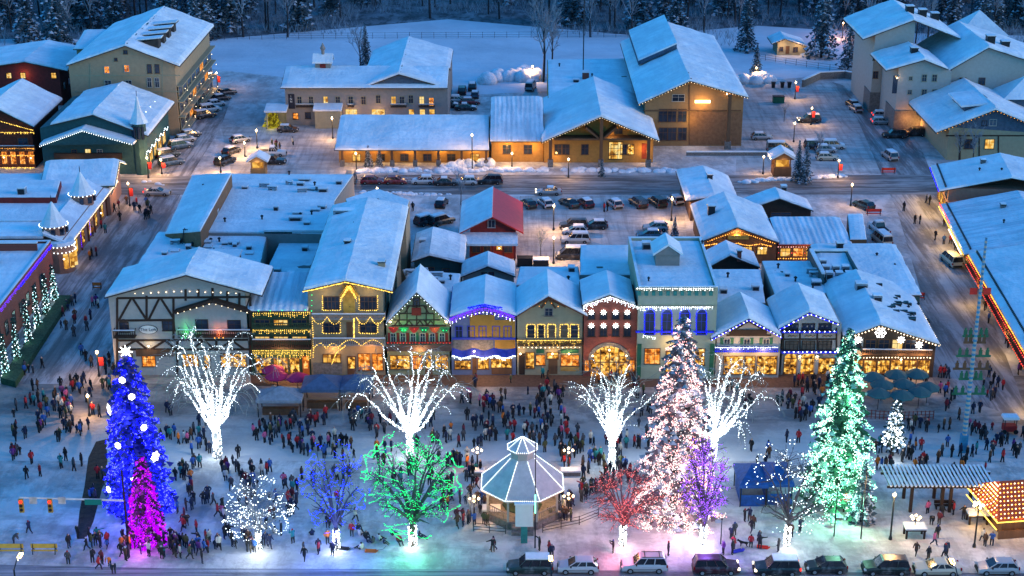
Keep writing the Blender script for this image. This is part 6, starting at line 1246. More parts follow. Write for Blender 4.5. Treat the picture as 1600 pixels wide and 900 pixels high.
for a in ((246,305,0,'sedan',SI,'silver wagon with red tail lights crossing the left street',0,'t'),(268,258,35,'suv',BL_,'teal blue suv at the near end of the left street row',1,''),(262,246,35,'suv',DG,'dark suv second in the left street row',1,''),(282,232,35,'suv',BL_,'snowy blue suv third in the left street row',2,''),(289,222,35,'hatch',SI,'silver snowy car fourth in the left street row',2,''),(298,214,35,'hatch',K,'dark snowy car at the far end of the near left row',2,''),(320,184,35,'suv',K,'black snowy suv nearest beside the big hotel',1,''),(328,175,35,'suv',WH,'white snowy suv second beside the big hotel',2,''),(338,166,35,'hatch',WH,'white car third beside the big hotel',1,''),(346,157,35,'hatch',K,'dark car fourth beside the big hotel',1,''),(355,148,35,'hatch',K,'dark car farthest beside the big hotel',0,''),(376,222,35,'hatch',SI,'pale car under the orange lamp in the inn car park',1,''),(352,256,60,'suv',K,'dark suv at the mouth of the inn car park',0,''),(362,240,60,'hatch',K,'dark car behind the suv at the inn car park mouth',1,''),
  (425,243,0,'pickup',WH,'white pickup in the inn car park above the kiosk',1,''),(424,256,0,'pickup',K,'black pickup in the inn car park beside the kiosk',0,''),(15,286,10,'sedan',K,'dark car with snow patches at the left edge below the tavern',1,''),(45,286,10,'sedan',K,'dark car between two others below the tavern',1,''),(76,285,10,'hatch',SI,'silver snowy car below the green gabled shop',2,'')): car(*a[:6],LS,a[6],False,a[7])
RG='cars by the right street and lodge'
for a in ((1264,191,180,'suv',K,'dark suv with headlights on near the lamp in the right lot',1,'h'),(1331,166,100,'hatch',K,'dark snowy car, upper of two on the right street',1,''),(1337,174,100,'hatch',SI,'silver snowy car, lower of two on the right street',2,''),(1378,184,0,'hatch',SI,'pale car, upper one before the white lodge bay',2,'t'),(1377,194,0,'hatch',SI,'pale car with red tail lights, lower one before the white lodge bay',1,'t'),(1397,215,180,'suv',K,'black suv parked before the stone base of the white lodge',0,''),(1428,212,180,'suv',K,'black suv under the arch lamps of the white lodge',0,''),(1390,248,100,'suv',SI,'silver suv parked nose out on the right street',1,''),(1218,237,0,'van',(.08,.14,.15),'large teal van with a snowy roof behind the kiosk',2,''),(1290,238,0,'hatch',SI,'snow covered silver car behind the bare shrub in the right lot',2,''),(1292,250,0,'hatch',CRM,'tan snowy car in front of the silver one in the right lot',1,''),(1275,232,0,'suv',K,'dark snowy suv behind the pair in the right lot',1,''),(1349,325,120,'hatch',DG,'dark green car by the red barricade at the corner',0,''),(1373,362,100,'pickup',WH,'white pickup at the lodge end on the right street',1,''),(1377,380,100,'van',CRM,'cream delivery van with a flat snowy roof at the lodge end',2,''),(1486,412,98,'van',(.5,.47,.35),'white van under the yellow light on the right street',0,''),
  (738,140,90,'suv',K,'dark suv at the back of the group beside the inn',1,''),(722,146,90,'suv',K,'dark tall suv left in the group beside the inn',0,''),(716,160,0,'hatch',WH,'snow covered white car beside the inn',2,''),(735,163,0,'hatch',RD,'red car with snow patches beside the inn',1,''),(728,172,0,'sedan',K,'dark snowy car nearest in the group beside the inn',2,''),(846,124,60,'hatch',CRM,'tan car by the snow heap behind the flat hall',0,''),(829,140,80,'van',(.25,.27,.28),'grey van with snowy roof left of the flat hall',2,'')): car(*a[:6],RG,a[6],False,a[7])
for a in ((700,168,0,'suv',K,'black snowy suv at the left foot of the group beside the inn',2),(742,152,90,'hatch',BL_,'blue grey car right of the group beside the inn',1),(450,206,0,'hatch',K,'dark car parked near the carport of the inn',1),(1150,160,90,'suv',K,'dark suv in the shadow beside the tall hall',1),(1302,232,0,'suv',WH,'white snowy suv right of the snow covered silver car',2),(1190,218,0,'hatch',SI,'silver hatchback left of the teal van',1),(930,357,180,'hatch',K,'dark car in the middle of the central car park',1),(960,323,110,'hatch',SI,'silver car nosed in left of the black suv row',1),(915,322,110,'hatch',MAR,'maroon car nosed in right of the dark green sedan',1),(520,287,0,'hatch',SI,'silver car half hidden behind the flat roof edge on the second street',1),(728,288,180,'hatch',WH,'white car between the snow topped sedan and the lone black suv',1)): car(*a[:6],'cars in the back lots',a[6])
# ================================================================ STREET LAMPS AND FURNITURE
def street_lamp(base,ytop,label,e=260,banner=None,cluster=False,c=(1,.54,.2),grp='street lamps'):
    p=G(*base); h=max(2.6,V(base[0],ytop,p.y).z); g=thing('street_lamp',label,'street lamp',p,0,grp)
    b=MB(); b.lathe([(.2,0),(.2,.25),(.11,.5),(.08,h-.25),(.12,h-.2),(.12,h-.1)],8); b.build('pole',[METAL],g)
    heads=[(0,0,h)] if not cluster else [(0,0,h+.2)]+[(math.cos(k*1.571)*.5,math.sin(k*1.571)*.5,h-.1) for k in range(4)]
    if cluster:
        b=MB(); [b.tube([(0,0,h-.5),(q[0]*.6,q[1]*.6,h-.55),(q[0],q[1],h-.25)],.03,4) for q in heads[1:]]; b.build('arm',[METAL],g)
    for q in heads:
        b=MB(); b.lathe([(.06,-.08),(.17,.03),(.2,.17),(.13,.3),(.03,.36)] if not cluster else [(.04,-.06),(.12,.02),(.14,.12),(.09,.2),(.02,.24)],8,q); b.build('globe',[GLOBE],g)
        b=MB(); b.lathe([(.14,.34),(.08,.44),(.02,.5)] if not cluster else [(.09,.23),(.05,.3),(.01,.33)],8,q); b.build('cap',[SNOW],g)
    if banner:
        b=MB(); b.box(.12,.75,-.02,.02,h*.45,h*.82,0); b.box(.08,.78,-.025,.025,h*.82+.002,h*.85,1); b.build('banner',[banner,METAL],g)
    lamp('lamp_light',(0,-.45,h+.1),e*1.9,c,.25,g); return g
LAMPS=[((1391,843),775,'tall street lamp by the pergola and the snowy fir',420,0,0),((1522,855),790,'street lamp with a four globe cluster before the lit stall',260,0,1),((402,232),205,'street lamp at the inn car park corner by the gold conifer',800,0,0),((520,217),186,'street lamp before the inn entrance porch',600,0,0),((738,266),212,'brightest street lamp over the right end of the low hall roof',330,0,0),((590,318),297,'street lamp on the second street behind the rear wing',300,0,0),((1309,278),252,'street lamp with a red banner right of the ticket kiosk',300,1,0),((1329,322),290,'street lamp at the corner of second and right streets',300,0,0),((1242,155),130,'street lamp with a red banner in the far right lot',330,1,0),((1267,195),170,'street lamp with a red banner over the dark suv',330,1,0),((1240,222),194,'street lamp beside the teal van',260,0,0),((1192,272),246,'street lamp left of the right ticket kiosk',260,0,0),((888,278),250,'street lamp on the bank before the community hall',300,0,0),((800,262),241,'street lamp before the hall wing',260,0,0),((557,268),241,'street lamp at the left end of the low hall',300,0,0),((865,360),323,'farther street lamp along the central car park walk',700,0,0),((865,412),373,'nearer street lamp along the central car park walk',700,0,0),((1049,345),312,'street lamp at the right edge of the central car park',700,0,0),((340,140),115,'street lamp with a red banner beyond the big hotel',300,1,0),((277,203),178,'street lamp with a red banner before the green shop',300,1,0),((232,278),248,'street lamp with a red banner by the green shop corner',330,1,0),((253,272),256,'street lamp with a red banner beside the teal suv',300,1,0),((203,322),288,'street lamp with a red banner at the pink row corner',260,1,0),((345,270),248,'street lamp at the inn car park mouth',520,0,0),((383,245),226,'street lamp behind the dark cars in the inn lot',520,0,0),((155,588),552,'street lamp with a red banner at the corner by the half timbered house',260,1,0),((140,650),622,'street lamp among the people left of the blue conifer',240,0,0),((832,125),105,'street lamp by the snow heap behind the hall',420,0,0),((1181,125),107,'street lamp behind the tall hall',420,0,0),((1316,60),37,'far orange lamp in the trees behind the park hut',900,0,0),((746,735),718,'cluster lamp on the planter left of the gazebo',150,0,1),((888,735),716,'cluster lamp on the planter right of the gazebo',150,0,1),((741,812),792,'cluster lamp at the left steps of the gazebo',150,0,1),((888,808),790,'cluster lamp at the right steps of the gazebo',150,0,1),((131,590-4),575,'x',0,0,0)]
for bs,yt,lb,e,bn,cl in LAMPS[:-1]: street_lamp(bs,yt,lb,e,RED if bn else None,bool(cl),c=(1,.42,.2) if 'orange' in lb else (1,.54,.2))
for bs in ((40,1035),(860,1040),(1480,1045)):
    p=G(*bs); g=thing('road_lamp','tall road lamp on an arm standing by the main road','street lamp',p,0,'road lamps along the main road'); b=MB(); b.lathe([(.2,0),(.12,.6),(.08,10)],8); b.tube([(0,0,9.9),(0,.9,10.3),(0,2.2,10.3)],.06,6); b.build('pole',[METAL],g); b=MB(); b.box(-.18,.18,1.7,2.5,10.15,10.28,0); b.build('lamp_head',[emis('sodium_lamp',(1,.7,.25),8)],g); lamp('lamp_light',(0,2.1,10.0),3200 if bs[0]<100 else 1300,(1,.68,.3) if bs[0]<100 else (1,.72,.55),.3,g)
# gazebo
g=thing('gazebo','octagonal gazebo with snowy roof edged in white lights in the middle of the park','gazebo',G(816,800),0); RG_=4.85; GZ=3.7
b=MB(); b.lathe([(4.3,0),(4.3,.9)],8,ph=.393,m=0); b.box(-1.2,1.2,-5.3,-4.0,0,.45,0); b.box(-1.2,1.2,-4.9,-4.0,.451,.75,0); b.build('platform',[STONE],g)
for k in range(8):
    a=k*math.pi/4+.393; x,y=4.1*math.cos(a),4.1*math.sin(a); b=MB(); b.box(x-.12,x+.12,y-.12,y+.12,.9,GZ+.05,0); b.build('post',[WHITE],g)
    a2=a+math.pi/4; x2,y2=4.1*math.cos(a2),4.1*math.sin(a2)
    if k not in (5,):
        b=MB(); b.beam((x,y,1.85),(x2,y2,1.85),.1,.08); b.beam((x,y,1.05),(x2,y2,1.05),.08,.06)
        for i in range(1,9): t=i/9; b.beam((x+(x2-x)*t,y+(y2-y)*t,1.05),(x+(x2-x)*t,y+(y2-y)*t,1.85),.05,.05)
        b.build('railing',[mat('grey_paint',(.16,.16,.17),.7)],g)
for (r0,r1,z0,z1,nm) in ((RG_,1.35,GZ,6.9,'roof'),(1.75,.05,8.0,9.2,'cupola_roof')):
    b=MB(); b.lathe([(r0-.1,z0-.2),(r0,z0),(r1,z1),(.01,z1+.05)],8,ph=.393); rf=b.build(nm,[mat('thin_roof_snow',(.56,.48,.44),.8,.15,1.2)],g); b=MB()
    for k in range(8):
        a=k*math.pi/4+.393; p0=Vector((math.cos(a)*r0,math.sin(a)*r0,z0+.06)); p1=Vector((math.cos(a)*r1,math.sin(a)*r1,z1+.06)); n=int((p1-p0).length/.14)
        for i in range(n): b.tetra(p0.lerp(p1,i/n),.05)
        a2=a+math.pi/4; p2=Vector((math.cos(a2)*r0,math.sin(a2)*r0,z0+.02)); n=int((p2-p0).length/.2)
        for i in range(n): b.tetra(p0.lerp(p2,i/n),.055)
    b.build('light_string',[WB],rf)
b=MB(); b.lathe([(1.3,6.8),(1.3,8.0)],8,ph=.393); b.build('cupola',[WHITE],g)
b=MB(); b.lathe([(2.2,.9),(2.2,1.0),(1.0,1.6),(.3,3.2),(.05,3.3)],10); b.build('decorated_display',[NEED],g)
for x,y,z in ((-2,-2,2.9),(2,-2,2.9),(0,2,2.9),(-2.4,1,2.9),(2.6,.6,2.9)): b=MB(); b.octa((x,y,z+.15),.16); b.build('lantern',[GLOBE],g); lamp('gazebo_lamp',(x,y,z),75,(1,.52,.18),.15,g)
for i,(px,py) in enumerate(((770,800),(766,792))):
    if i==0: 
        g=thing('planter_box','stone planter box with snow on top at the left steps of the gazebo','planter',G(768,806)); b=MB(); b.box(-.9,.9,-.6,.6,0,.9,0); b.box(-1,1,-.7,.7,.903,1.1,1); b.build('planter',[STONE,SNOW],g)
for lb,px,py in (('long stone planter with snow at the right steps of the gazebo',878,806),('stone planter under the cluster lamp left of the gazebo roof',742,742),('stone planter under the cluster lamp right of the gazebo roof',892,741)):
    g=thing('planter_box',lb,'planter',G(px,py)); b=MB(); b.box(-1.1,1.1,-.5,.5,0,.5,0); b.build('planter',[STONE],g); b=MB(); b.box(-1.15,1.15,-.55,.55,.503,.68,0); b.build('snow_cap',[SNOW],g)
# board and flag pole in front of the gazebo
g=thing('notice_board','tall notice board with a blank white snowy panel in front of the gazebo','sign',G(819,848)); b=MB(); b.box(-.35,.35,-.15,.15,0,2.0,0); b.build('base',[mat('teal_paint',(0,0,0))],g); b=MB(); b.box(-.95,.95,-.12,.12,2.0,4.6,0); b.build('panel',[SIGNY],g); b=MB(); b.box(-1.05,1.05,-.2,.2,4.603,4.8,0); b.build('snow_cap',[SNOW],g)
g=thing('flag_pole','slim dark flag pole in front of the gazebo with a white light tube','pole',G(836,856)); b=MB(); b.tube([(0,0,0),(0,0,13)],[.09,.05],6); b.build('pole',[METAL],g); b=MB(); b.box(-.07,.07,-.14,-.08,4.2,6.4,0); b.build('light_tube',[MB2],g)
def fence(pts,h,label,name='fence',sp=1.6,m=FENCE,cat='fence'):
    P=[G(*q) for q in pts]; g=thing(name,label,cat,P[0]); o=P[0]; b=MB(); posts=[]
    for a,c in zip(P[:-1],P[1:]):
        a=a-o; c=c-o
        for z in (h*.25,h*.6,h): b.beam(a+Vector((0,0,z)),c+Vector((0,0,z)),.06,.05)
        n=max(1,int((c-a).length/sp))
        for i in range(n+1): q=a.lerp(c,i/n); b.beam(q,q+Vector((0,0,h+.1)),.09,.09,up=(0,1,0))
    b.build('rail',[m],g); return g
fence([(740,830),(790,834)],1.0,'low iron fence left of the gazebo front'); fence([(848,832),(905,820),(935,808)],1.0,'low iron fence curving right of the gazebo to the red lit tree')
fence([(332,62),(640,60),(1000,58)],1.5,'long dark wire fence along the back of the snowy field',sp=3); fence([(1180,92),(1260,105),(1352,118)],1.4,'dark fence between the park hut and the white lodge',sp=2.5)
# traffic signal
g=thing('traffic_signal','traffic signal mast with two red lights and a green street sign on its long arm','traffic light',G(201,850)); b=MB(); h=V(193,735,g.location.y).z; ha=V(193,782,g.location.y).z; b.tube([(0,0,0),(0,0,h)],[.16,.1],8); b.build('mast',[METAL],g)
xa=V(30,779,g.location.y).x-g.location.x; b=MB(); b.tube([(0,0,ha),(xa,0,ha+.35)],[.13,.09],6); ar=b.build('arm',[mat('pale_metal',(.55,.53,.5),.5)],g)
for px in (34,79):
    x=V(px,787,g.location.y).x-g.location.x; b=MB(); b.box(x-.24,x+.24,-.3,-.06,ha-1.3,ha+.25,0); s_=b.build('signal_head',[mat('signal_yellow',(.3,.2,.03))],g)
    for i,m in enumerate((TAIL,BLK,BLK)): b=MB(); b.lathe([(.17,0),(.17,.08)],10); q=b.build('signal_lens',[m],s_); q.rotation_euler=(rad(90),0,0); q.location=(x,-.3,ha+.0-i*.48)
    lamp('signal_light',(x,-.6,ha),8,(1,.05,.02),.1,g)
for px in (52,97): x=V(px,781,g.location.y).x-g.location.x; b=MB(); b.box(x-.4,x+.4,-.12,-.08,ha-.35,ha+.45,0); b.build('sign_plate',[mat('pale_sign',(.4,.4,.38))],g)
x=V(146,782,g.location.y).x-g.location.x; b=MB(); b.box(x-.9,x+.9,-.16,-.11,ha-.45,ha+.2,0); b.build('street_sign',[GREENS],g)
# maypole
g=thing('maypole','tall maypole striped in blue and white with tiers of little crossbars','maypole',G(1504,706)); h=V(1524,372,g.location.y).z; b=MB(); n=84
for k in range(14):
    t0=k/14;
for i in range(n):
    z0=2.2+(h-2.2)*i/n; z1=2.2+(h-2.2)*(i+1)/n; r0=.3-.16*i/n
    for j in range(10):
        a0=2*math.pi*j/10; a1=2*math.pi*(j+1)/10; b.poly([(r0*math.cos(a0),r0*math.sin(a0),z0),(r0*math.cos(a1),r0*math.sin(a1),z0),(r0*math.cos(a1),r0*math.sin(a1),z1),(r0*math.cos(a0),r0*math.sin(a0),z1)],0 if ((j+i*5)//5)%2 else 1)
b.build('pole',[WHITE,mat('sky_blue_paint',(.03,.2,.35),.5)],g); b=MB(); b.box(-.4,.4,-.4,.4,0,2.3,0); b.build('base',[mat('sky_blue_paint',(0,0,0))],g)
for y,w,m in ((525,1.5,GREENP),(535,1.3,BROWN),(556,2.0,GREENP),(576,2.2,BROWN),(592,1.4,GREENP),(615,2.0,GREENP)):
    z=V(1510,y,g.location.y).z; b=MB(); b.box(-w,w,-.1,.1,z-.12,z+.1,0); 
    for k in (-.8,-.4,.4,.8): b.box(w*k-.2,w*k+.2,-.05,.05,z+.1,z+.75,0); b.lathe([(.12,.75),(.12,1.0),(.02,1.05)],6,(w*k,0,z))
    b.build('crossbar',[m],g)
for lb,px,py in (('red banner sign, left one hung at the maypole top',1512,470),('red banner sign, right one hung at the maypole top',1528,470)): pass
z=V(1519,455,g.location.y).z
for sx in (-1,1): b=MB(); b.box(sx*.35 if sx>0 else -1.2,1.2 if sx>0 else -.35,-.03,.03,z-.4,z+.4,0); b.build('banner',[mat('bright_red_cloth',(.6,.03,.02))],g)
# umbrellas and canopies
def umbrella(px,py,r,m,label,grp,h=2.5,name='patio_umbrella',snow=True):
    g=thing(name,label,'umbrella',G(px,py),R0.random(),grp); b=MB(); b.tube([(0,0,0),(0,0,h+.5)],.05,6); b.build('pole',[METAL],g); b=MB()
    n=8; b.lathe([(r,h-.25),(r,h-.1),(r*.55,h+.28),(.05,h+.6)],n,m=0); c=b.build('canopy',[m],g)
    if snow: b=MB(); b.lathe([(r*.93,h-.04),(r*.55,h+.33),(.05,h+.68),(.01,h+.7)],n); b.build('snow_dusting',[mat('thin_snow',(.03,.1,.1),.85,.3,1.6,c2=(.05,.1,.1))],c)
    b=MB(); b.lathe([(.35,0),(.35,.12),(.1,.2)],8); b.build('base',[CONC],g)
UG='green umbrellas outside the corner restaurant'
for i,(x,y,l) in enumerate(((1362,616,'left in back row'),(1398,612,'middle in back row'),(1430,611,'right in back row'),(1376,628,'left in middle row'),(1410,627,'centre in middle row'),(1447,632,'right in middle row'),(1371,642,'left in front row'),(1407,645,'right in front row'),(1434,640,'behind the red patio fence'))): umbrella(x,y,1.55,TEALF,'snow dusted green patio umbrella, %s outside the corner restaurant'%l,UG)
for x,y,l in ((428,604,'farthest'),(434,614,'left'),(466,616,'right')): umbrella(x,y,1.55,PINKF,'magenta patio umbrella, %s of three before the balconied shop'%l,'magenta patio umbrellas',snow=False)
g=fence([(1335,652),(1400,657),(1458,655)],1.1,'red wooden patio fence around the green umbrellas','patio_fence',sp=.5,m=mat('red_brown_fence',(.2,.035,.02)))
def canopy(px0,px1,py,label,m,d=4,h=3.0,name='market_canopy',walls=False):
    a=G(px0,py); c=G(px1,py); w_=c.x-a.x; g=thing(name,label,'canopy',a); b=MB()
    b.mesh([(-.2,-.2,h),(w_+.2,-.2,h),(w_+.2,d+.2,h),(-.2,d+.2,h),(w_*.5,d*.5,h+1.2),(-.2,-.2,h-.4),(w_+.2,-.2,h-.4),(w_+.2,d+.2,h-.4),(-.2,d+.2,h-.4)],[(0,1,4),(1,2,4),(2,3,4),(3,0,4),(5,6,1,0),(6,7,2,1),(7,8,3,2),(8,5,0,3)],0); b.build('canopy_roof',[m],g)
    for x in (0,w_):
        for y in (0,d): b=MB(); b.box(x-.06,x+.06,y-.06,y+.06,0,h-.05,0); b.build('post',[METAL],g)
    if walls: b=MB(); b.box(0,w_,.1,.16,0,h*.5,0); b.box(.1,.16,.17,d,0,h*.9,0); b.build('side_wall',[m],g)
    else: b=MB(); b.box(.4,w_-.4,.6,1.4,.75,.85,0); b.box(.4,w_-.4,.62,.7,0,.749,0); b.build('table',[BROWN],g)
    return g
canopy(474,531,642,'dark blue canopy, left of the pair in front of the gabled hotel',NAVY); canopy(534,578,642,'dark blue canopy, right of the pair beside the white lit tree',NAVY)
canopy(404,470,652,'grey snow roofed stall left of the dark blue canopies',mat('grey_canvas',(.2,.22,.25)),d=3,h=2.4)
canopy(1156,1196,792,'blue tarp tent behind the sparse lit tree, left half',BLUET,d=5,h=2.8,name='blue_tent',walls=True); canopy(1197,1236,790,'blue tarp tent behind the sparse lit tree, right half',BLUET,d=5,h=2.8,name='blue_tent',walls=True)
# pergola
a=G(1405,800); c=G(1540,796); g=thing('pergola','long timber pergola with snow dusted rafters near the right edge','pergola',a); L=c.x-a.x; z=3.0
for x in (1.2,4.6,L-4.2,L-1):
    for y in (0,3.2): b=MB(); b.box(x-.16,x+.16,y-.16,y+.16,0,z-.001,0); b.build('post',[TIMBER],g)
for y in (0,3.2): b=MB(); b.box(-1.6,L+.9,y-.1,y+.1,z,z+.3,0); b.box(-1.6,L+.9,y-.11,y+.11,z+.302,z+.4,1); b.build('beam',[TIMBER,SNOW],g)
for k in range(26): 
    x=-1.4+k*(L+2)/26; b=MB(); b.box(x-.06,x+.06,-1.0,4.2,z+.41,z+.62,0); b.box(x-.1,x+.1,-1.0,4.2,z+.622,z+.75,1); b.build('rafter',[TIMBER,SNOW],g)
g=thing('bench','dark park bench under the pergola','bench',G(1475,795)); b=MB(); b.box(-1.1,1.1,-.25,.25,.42,.5,0); b.build('seat',[TIMBER],g); b=MB(); b.box(-1.1,1.1,.22,.3,.55,.95,0); b.build('backrest',[TIMBER],g)
for x in (-.9,.9): b=MB(); b.box(x-.06,x+.06,-.22,.28,0,.419,0); b.build('leg',[METAL],g)
for px,py,l in ((1428,838,'under the pergola left end'),(1526,816,'before the lit stall')):
    g=thing('planter_table','snow topped dark table planter with a cluster lamp %s'%l,'planter',G(px,py)); b=MB(); b.box(-1.1,1.1,-.7,.7,.95,1.15,0)
    b.build('tray',[TIMBER],g); b=MB(); b.box(-1.15,1.15,-.75,.75,1.153,1.35,0); b.build('snow_cap',[SNOW],g)
    for x in (-.95,.95):
        for y in (-.55,.55): b=MB(); b.box(x-.1,x+.1,y-.1,y+.1,0,.949,0); b.build('leg',[TIMBER],g)
    b=MB(); b.tube([(0,0,1.3),(0,0,2.1)],.05,5)
    for k in range(5): b.tube([(0,0,1.9),(math.cos(k*1.26)*.45,math.sin(k*1.26)*.45,2.15)],.03,4)
    b.build('lamp_stem',[METAL],g)
    for k in range(5): b=MB(); b.octa((math.cos(k*1.26)*.45,math.sin(k*1.26)*.45,2.3),.2); b.build('globe',[GLOBE],g)
    lamp('planter_lamp',(0,-.4,2.6),120,(1,.6,.22),.2,g)
# bulb covered stall at right edge
a=G(1562,846); g=thing('lit_stall','market stall with a red and gold bulb covered roof at the right edge','stall',a,rad(8)); b=MB(); b.box(.6,9,1,6,0,2.6,0); b.box(0,9,.4,.6,0,1.0,0); b.build('counter',[BROWN],g)
rf=MB(); rf.slab([(-.6,-.2,2.6),(10,-.2,2.6),(10,4,4.9),(1.2,4,4.9)],.15,0); rf.slab([(1.2,4,4.9),(10,4,4.9),(10,8,2.6),(-.6,8,2.6)],.15,0); rf.mesh([(-.6,-.2,2.6),(1.2,4,4.9),(-.6,8,2.6)],[(0,1,2)],0); rf=rf.build('stall_roof',[mat('orange_roof',(.35,.06,.02))],g)
b=MB()
for i in range(24):
    for j in range(9): t=j/9; b.octa((-.2+1.4*t+i*.42,-.1+4.1*t,2.85+2.3*t),.11,0 if (i+j)%2 else 1)
for i in range(12):
    for j in range(8):
        t=j/8; y=-.1+8*i/12; y=y+(4-y)*t; b.octa((-.75+1.8*t,y,2.72+2.3*t),.11,(i+j)%2)
b.build('light_string',[ORB,WWB],rf)
b=MB()
for i in range(70):
    t=i/70; b.octa((-.7,-.2+8*t,2.55),.1); b.octa((-.7+10*t,-.35,2.5),.1); b.octa((-.65,-.2+8*t,1.6),.09) 
b.build('edge_lights',[GB],rf); lamp('stall_lamp',(2,-1,2.2),200,(1,.5,.12),.2,g); lamp('stall_lamp',(-1.6,3,2.0),200,(1,.55,.12),.2,g)
# little kiosks
def kiosk(px,py,label,sc=1.0,c=(1,.65,.25),m=TAN,e=90):
    g=thing('kiosk',label,'kiosk',G(px,py)); g.scale=(sc,)*3; b=MB(); b.box(-1.1,1.1,-1,1,0,1.1,0)
    for x in (-1.0,.85): b.box(x,x+.15,-1,-.85,1.101,2.3,0)
    b.box(-1.1,1.1,.8,1,1.101,2.3,0); b.build('counter',[m],g); b=MB(); b.poly([(-.85,-.6,1.15),(.85,-.6,1.15),(.85,-.6,2.25),(-.85,-.6,2.25)]); b.build('window',[LIT],g)
    b=MB(); b.slab([(-1.6,-1.5,2.2),(0,-1.5,3.1),(0,1.5,3.1),(-1.6,1.5,2.2)],.28,0); b.slab([(0,-1.5,3.1),(1.6,-1.5,2.2),(1.6,1.5,2.2),(0,1.5,3.1)],.28,0); b.mesh([(-1.4,-1.3,2.2),(1.4,-1.3,2.2),(0,-1.3,3.05)],[(0,1,2)],1); b.build('roof',[SNOW,m],g); lamp('kiosk_lamp',(0,-1.6,2.0),e,c,.12,g)
kiosk(405,272,'small lit ticket kiosk with a snowy gable roof in the inn car park',1.25); kiosk(1220,272,'small lit ticket kiosk with a snowy gable roof at the right lot',1.5,m=BROWN); 
g=thing('vending_cart','small cart with a flat white snowy roof and a red base near the maypole','cart',G(1576,676)); b=MB(); b.box(-.8,.8,-.5,.5,.35,1.1,0); b.build('body',[RED],g); b=MB(); b.box(-.95,.95,-.7,.7,2.0,2.12,0); b.box(-.9,.9,-.65,.65,2.122,2.3,0); b.build('roof',[SNOW],g)
for x in (-.7,.7):
    for y in (-.4,.4): b=MB(); b.box(x-.04,x+.04,y-.04,y+.04,1.101,1.999,0); b.build('post',[METAL],g)
    b=MB(); b.lathe([(.3,-.05),(.3,.05)],12); q=b.build('wheel',[BLK],g); q.rotation_euler=(rad(90),0,0); q.location=(x,-.5,.32)
def barricade(px,py,label,m,w=2.2,h=1.1,rz=0):
    g=thing('barricade',label,'barricade',G(px,py),rz,'road barricades'); b=MB(); b.box(-w/2,w/2,-.04,.04,h*.55,h,0); b.build('board',[m],g); b=MB(); b.box(-w/2,w/2,-.04,.04,h*.2,h*.35,0); b.build('lower_rail',[m],g)
    for x in (-w*.42,w*.42): b=MB(); b.beam((x,-.35,0),(x,.03,h),.08,.08); b.beam((x,.35,0),(x,-.03,h),.08,.08); b.build('leg',[METAL],g)
RBB=mat('barricade_red',(.7,.04,.02),.6); YB=mat('barricade_yellow',(.6,.36,.06),.6,.15)
for px,py,l,m,w in ((1365,336,'red road barricade at the corner by the dark green car',RBB,2.6),(1388,271,'red road barricade across the far right street',RBB,2.6),(1322,394,'low red plank barricade at the lodge end',RBB,2.5),(1437,468,'red sign barricade at the corner of the green parapet block',RBB,1.4),(17,864,'yellow barricade at the left edge of the sidewalk',YB,2.8),(70,864,'second yellow barricade right of the one at the left edge',YB,2.8),(152,452,'orange plank barricade on the left street',ORANGE,1.4)): barricade(px,py,l,m,w)
for px,py,l in ((1208,137,'left of three'),(1222,137,'middle of three'),(1233,137,'right of three')):
    g=thing('rubbish_bin','dark wheeled rubbish bin, %s by the far right lot'%l,'bin',G(px,py),0,'rubbish bins by the right lot'); b=MB(); b.lathe([(.45,0),(.6,1.2)],4,ph=.785); b.build('body',[METAL],g); b=MB(); b.box(-.5,.5,-.5,.5,1.203,1.3,0); b.build('lid',[BLK],g)
for px,py,l in ((820,415,'dark skip bin at the foot of the central car park'),(845,417,'snow capped skip bin beside the dark one in the car park'),(1216,160,'green skip bin at the left of the far right lot')):
    g=thing('skip_bin',l,'bin',G(px,py)); b=MB(); b.prism([(-1.2,-.7),(1.2,-.7),(1.2,.7),(-1.2,.7)],0,1.3,0); b.build('body',[METAL if '12' not in str(px) else GREENP],g); b=MB(); b.box(-1.25,1.25,-.75,.75,1.303,1.45,0); b.build('lid',[SNOW if 'snow' in l else BLK],g)
g=thing('stone_wall','curved low stone wall at the back of the right lot','wall',G(1254,136)); b=MB(); P=[G(*q)-g.location for q in ((1254,136),(1280,124),(1320,122),(1352,128))]
for a,c in zip(P[:-1],P[1:]): b.beam(a+Vector((0,0,.8)),c+Vector((0,0,.8)),.5,1.6); 
b.build('masonry',[STONE],g); b=MB()
for a,c in zip(P[:-1],P[1:]): b.beam(a+Vector((0,0,1.7)),c+Vector((0,0,1.7)),.6,.2)
b.build('snow_cap',[SNOW],g)
# snow heaps and banks
def heap(name,pts,seed,h,n=60,r=1.6,m=BANK):
    rr=random.Random(seed); b=MB()
    for i in range(n):
        k=rr.random()*(len(pts)-1); a=pts[int(k)]; c=pts[min(int(k)+1,len(pts)-1)]; t=k-int(k); p=G(a[0]+(c[0]-a[0])*t,a[1]+(c[1]-a[1])*t)
        s=rr.uniform(.4,1); R_=r*s; pr=[(R_,-.1),(R_*.85,h*s*.45),(R_*.5,h*s*.85),(R_*.12,h*s)]; b.lathe(pr,7,(p.x+rr.uniform(-r,r),p.y+rr.uniform(-r*.6,r*.6),0),ph=rr.random())
    tag(b.build(name,[m],smooth=True),kind='structure')
heap('snow_bank',[(560,268),(800,266),(1060,268)],1,.7,120,1.2); heap('snow_bank',[(770,128),(820,118),(835,124)],2,2.6,40,2.6); heap('snow_bank',[(1162,128),(1195,126)],3,2.0,30,2.2); heap('snow_bank',[(700,262),(760,258)],4,1.5,20,1.6); heap('snow_bank',[(60,240),(255,290)],7,.4,30,.8)
heap('snow_bank',[(1155,285),(1320,275)],8,.5,50,1.0); heap('snow_bank',[(560,300),(700,305)],9,.4,40,.8)
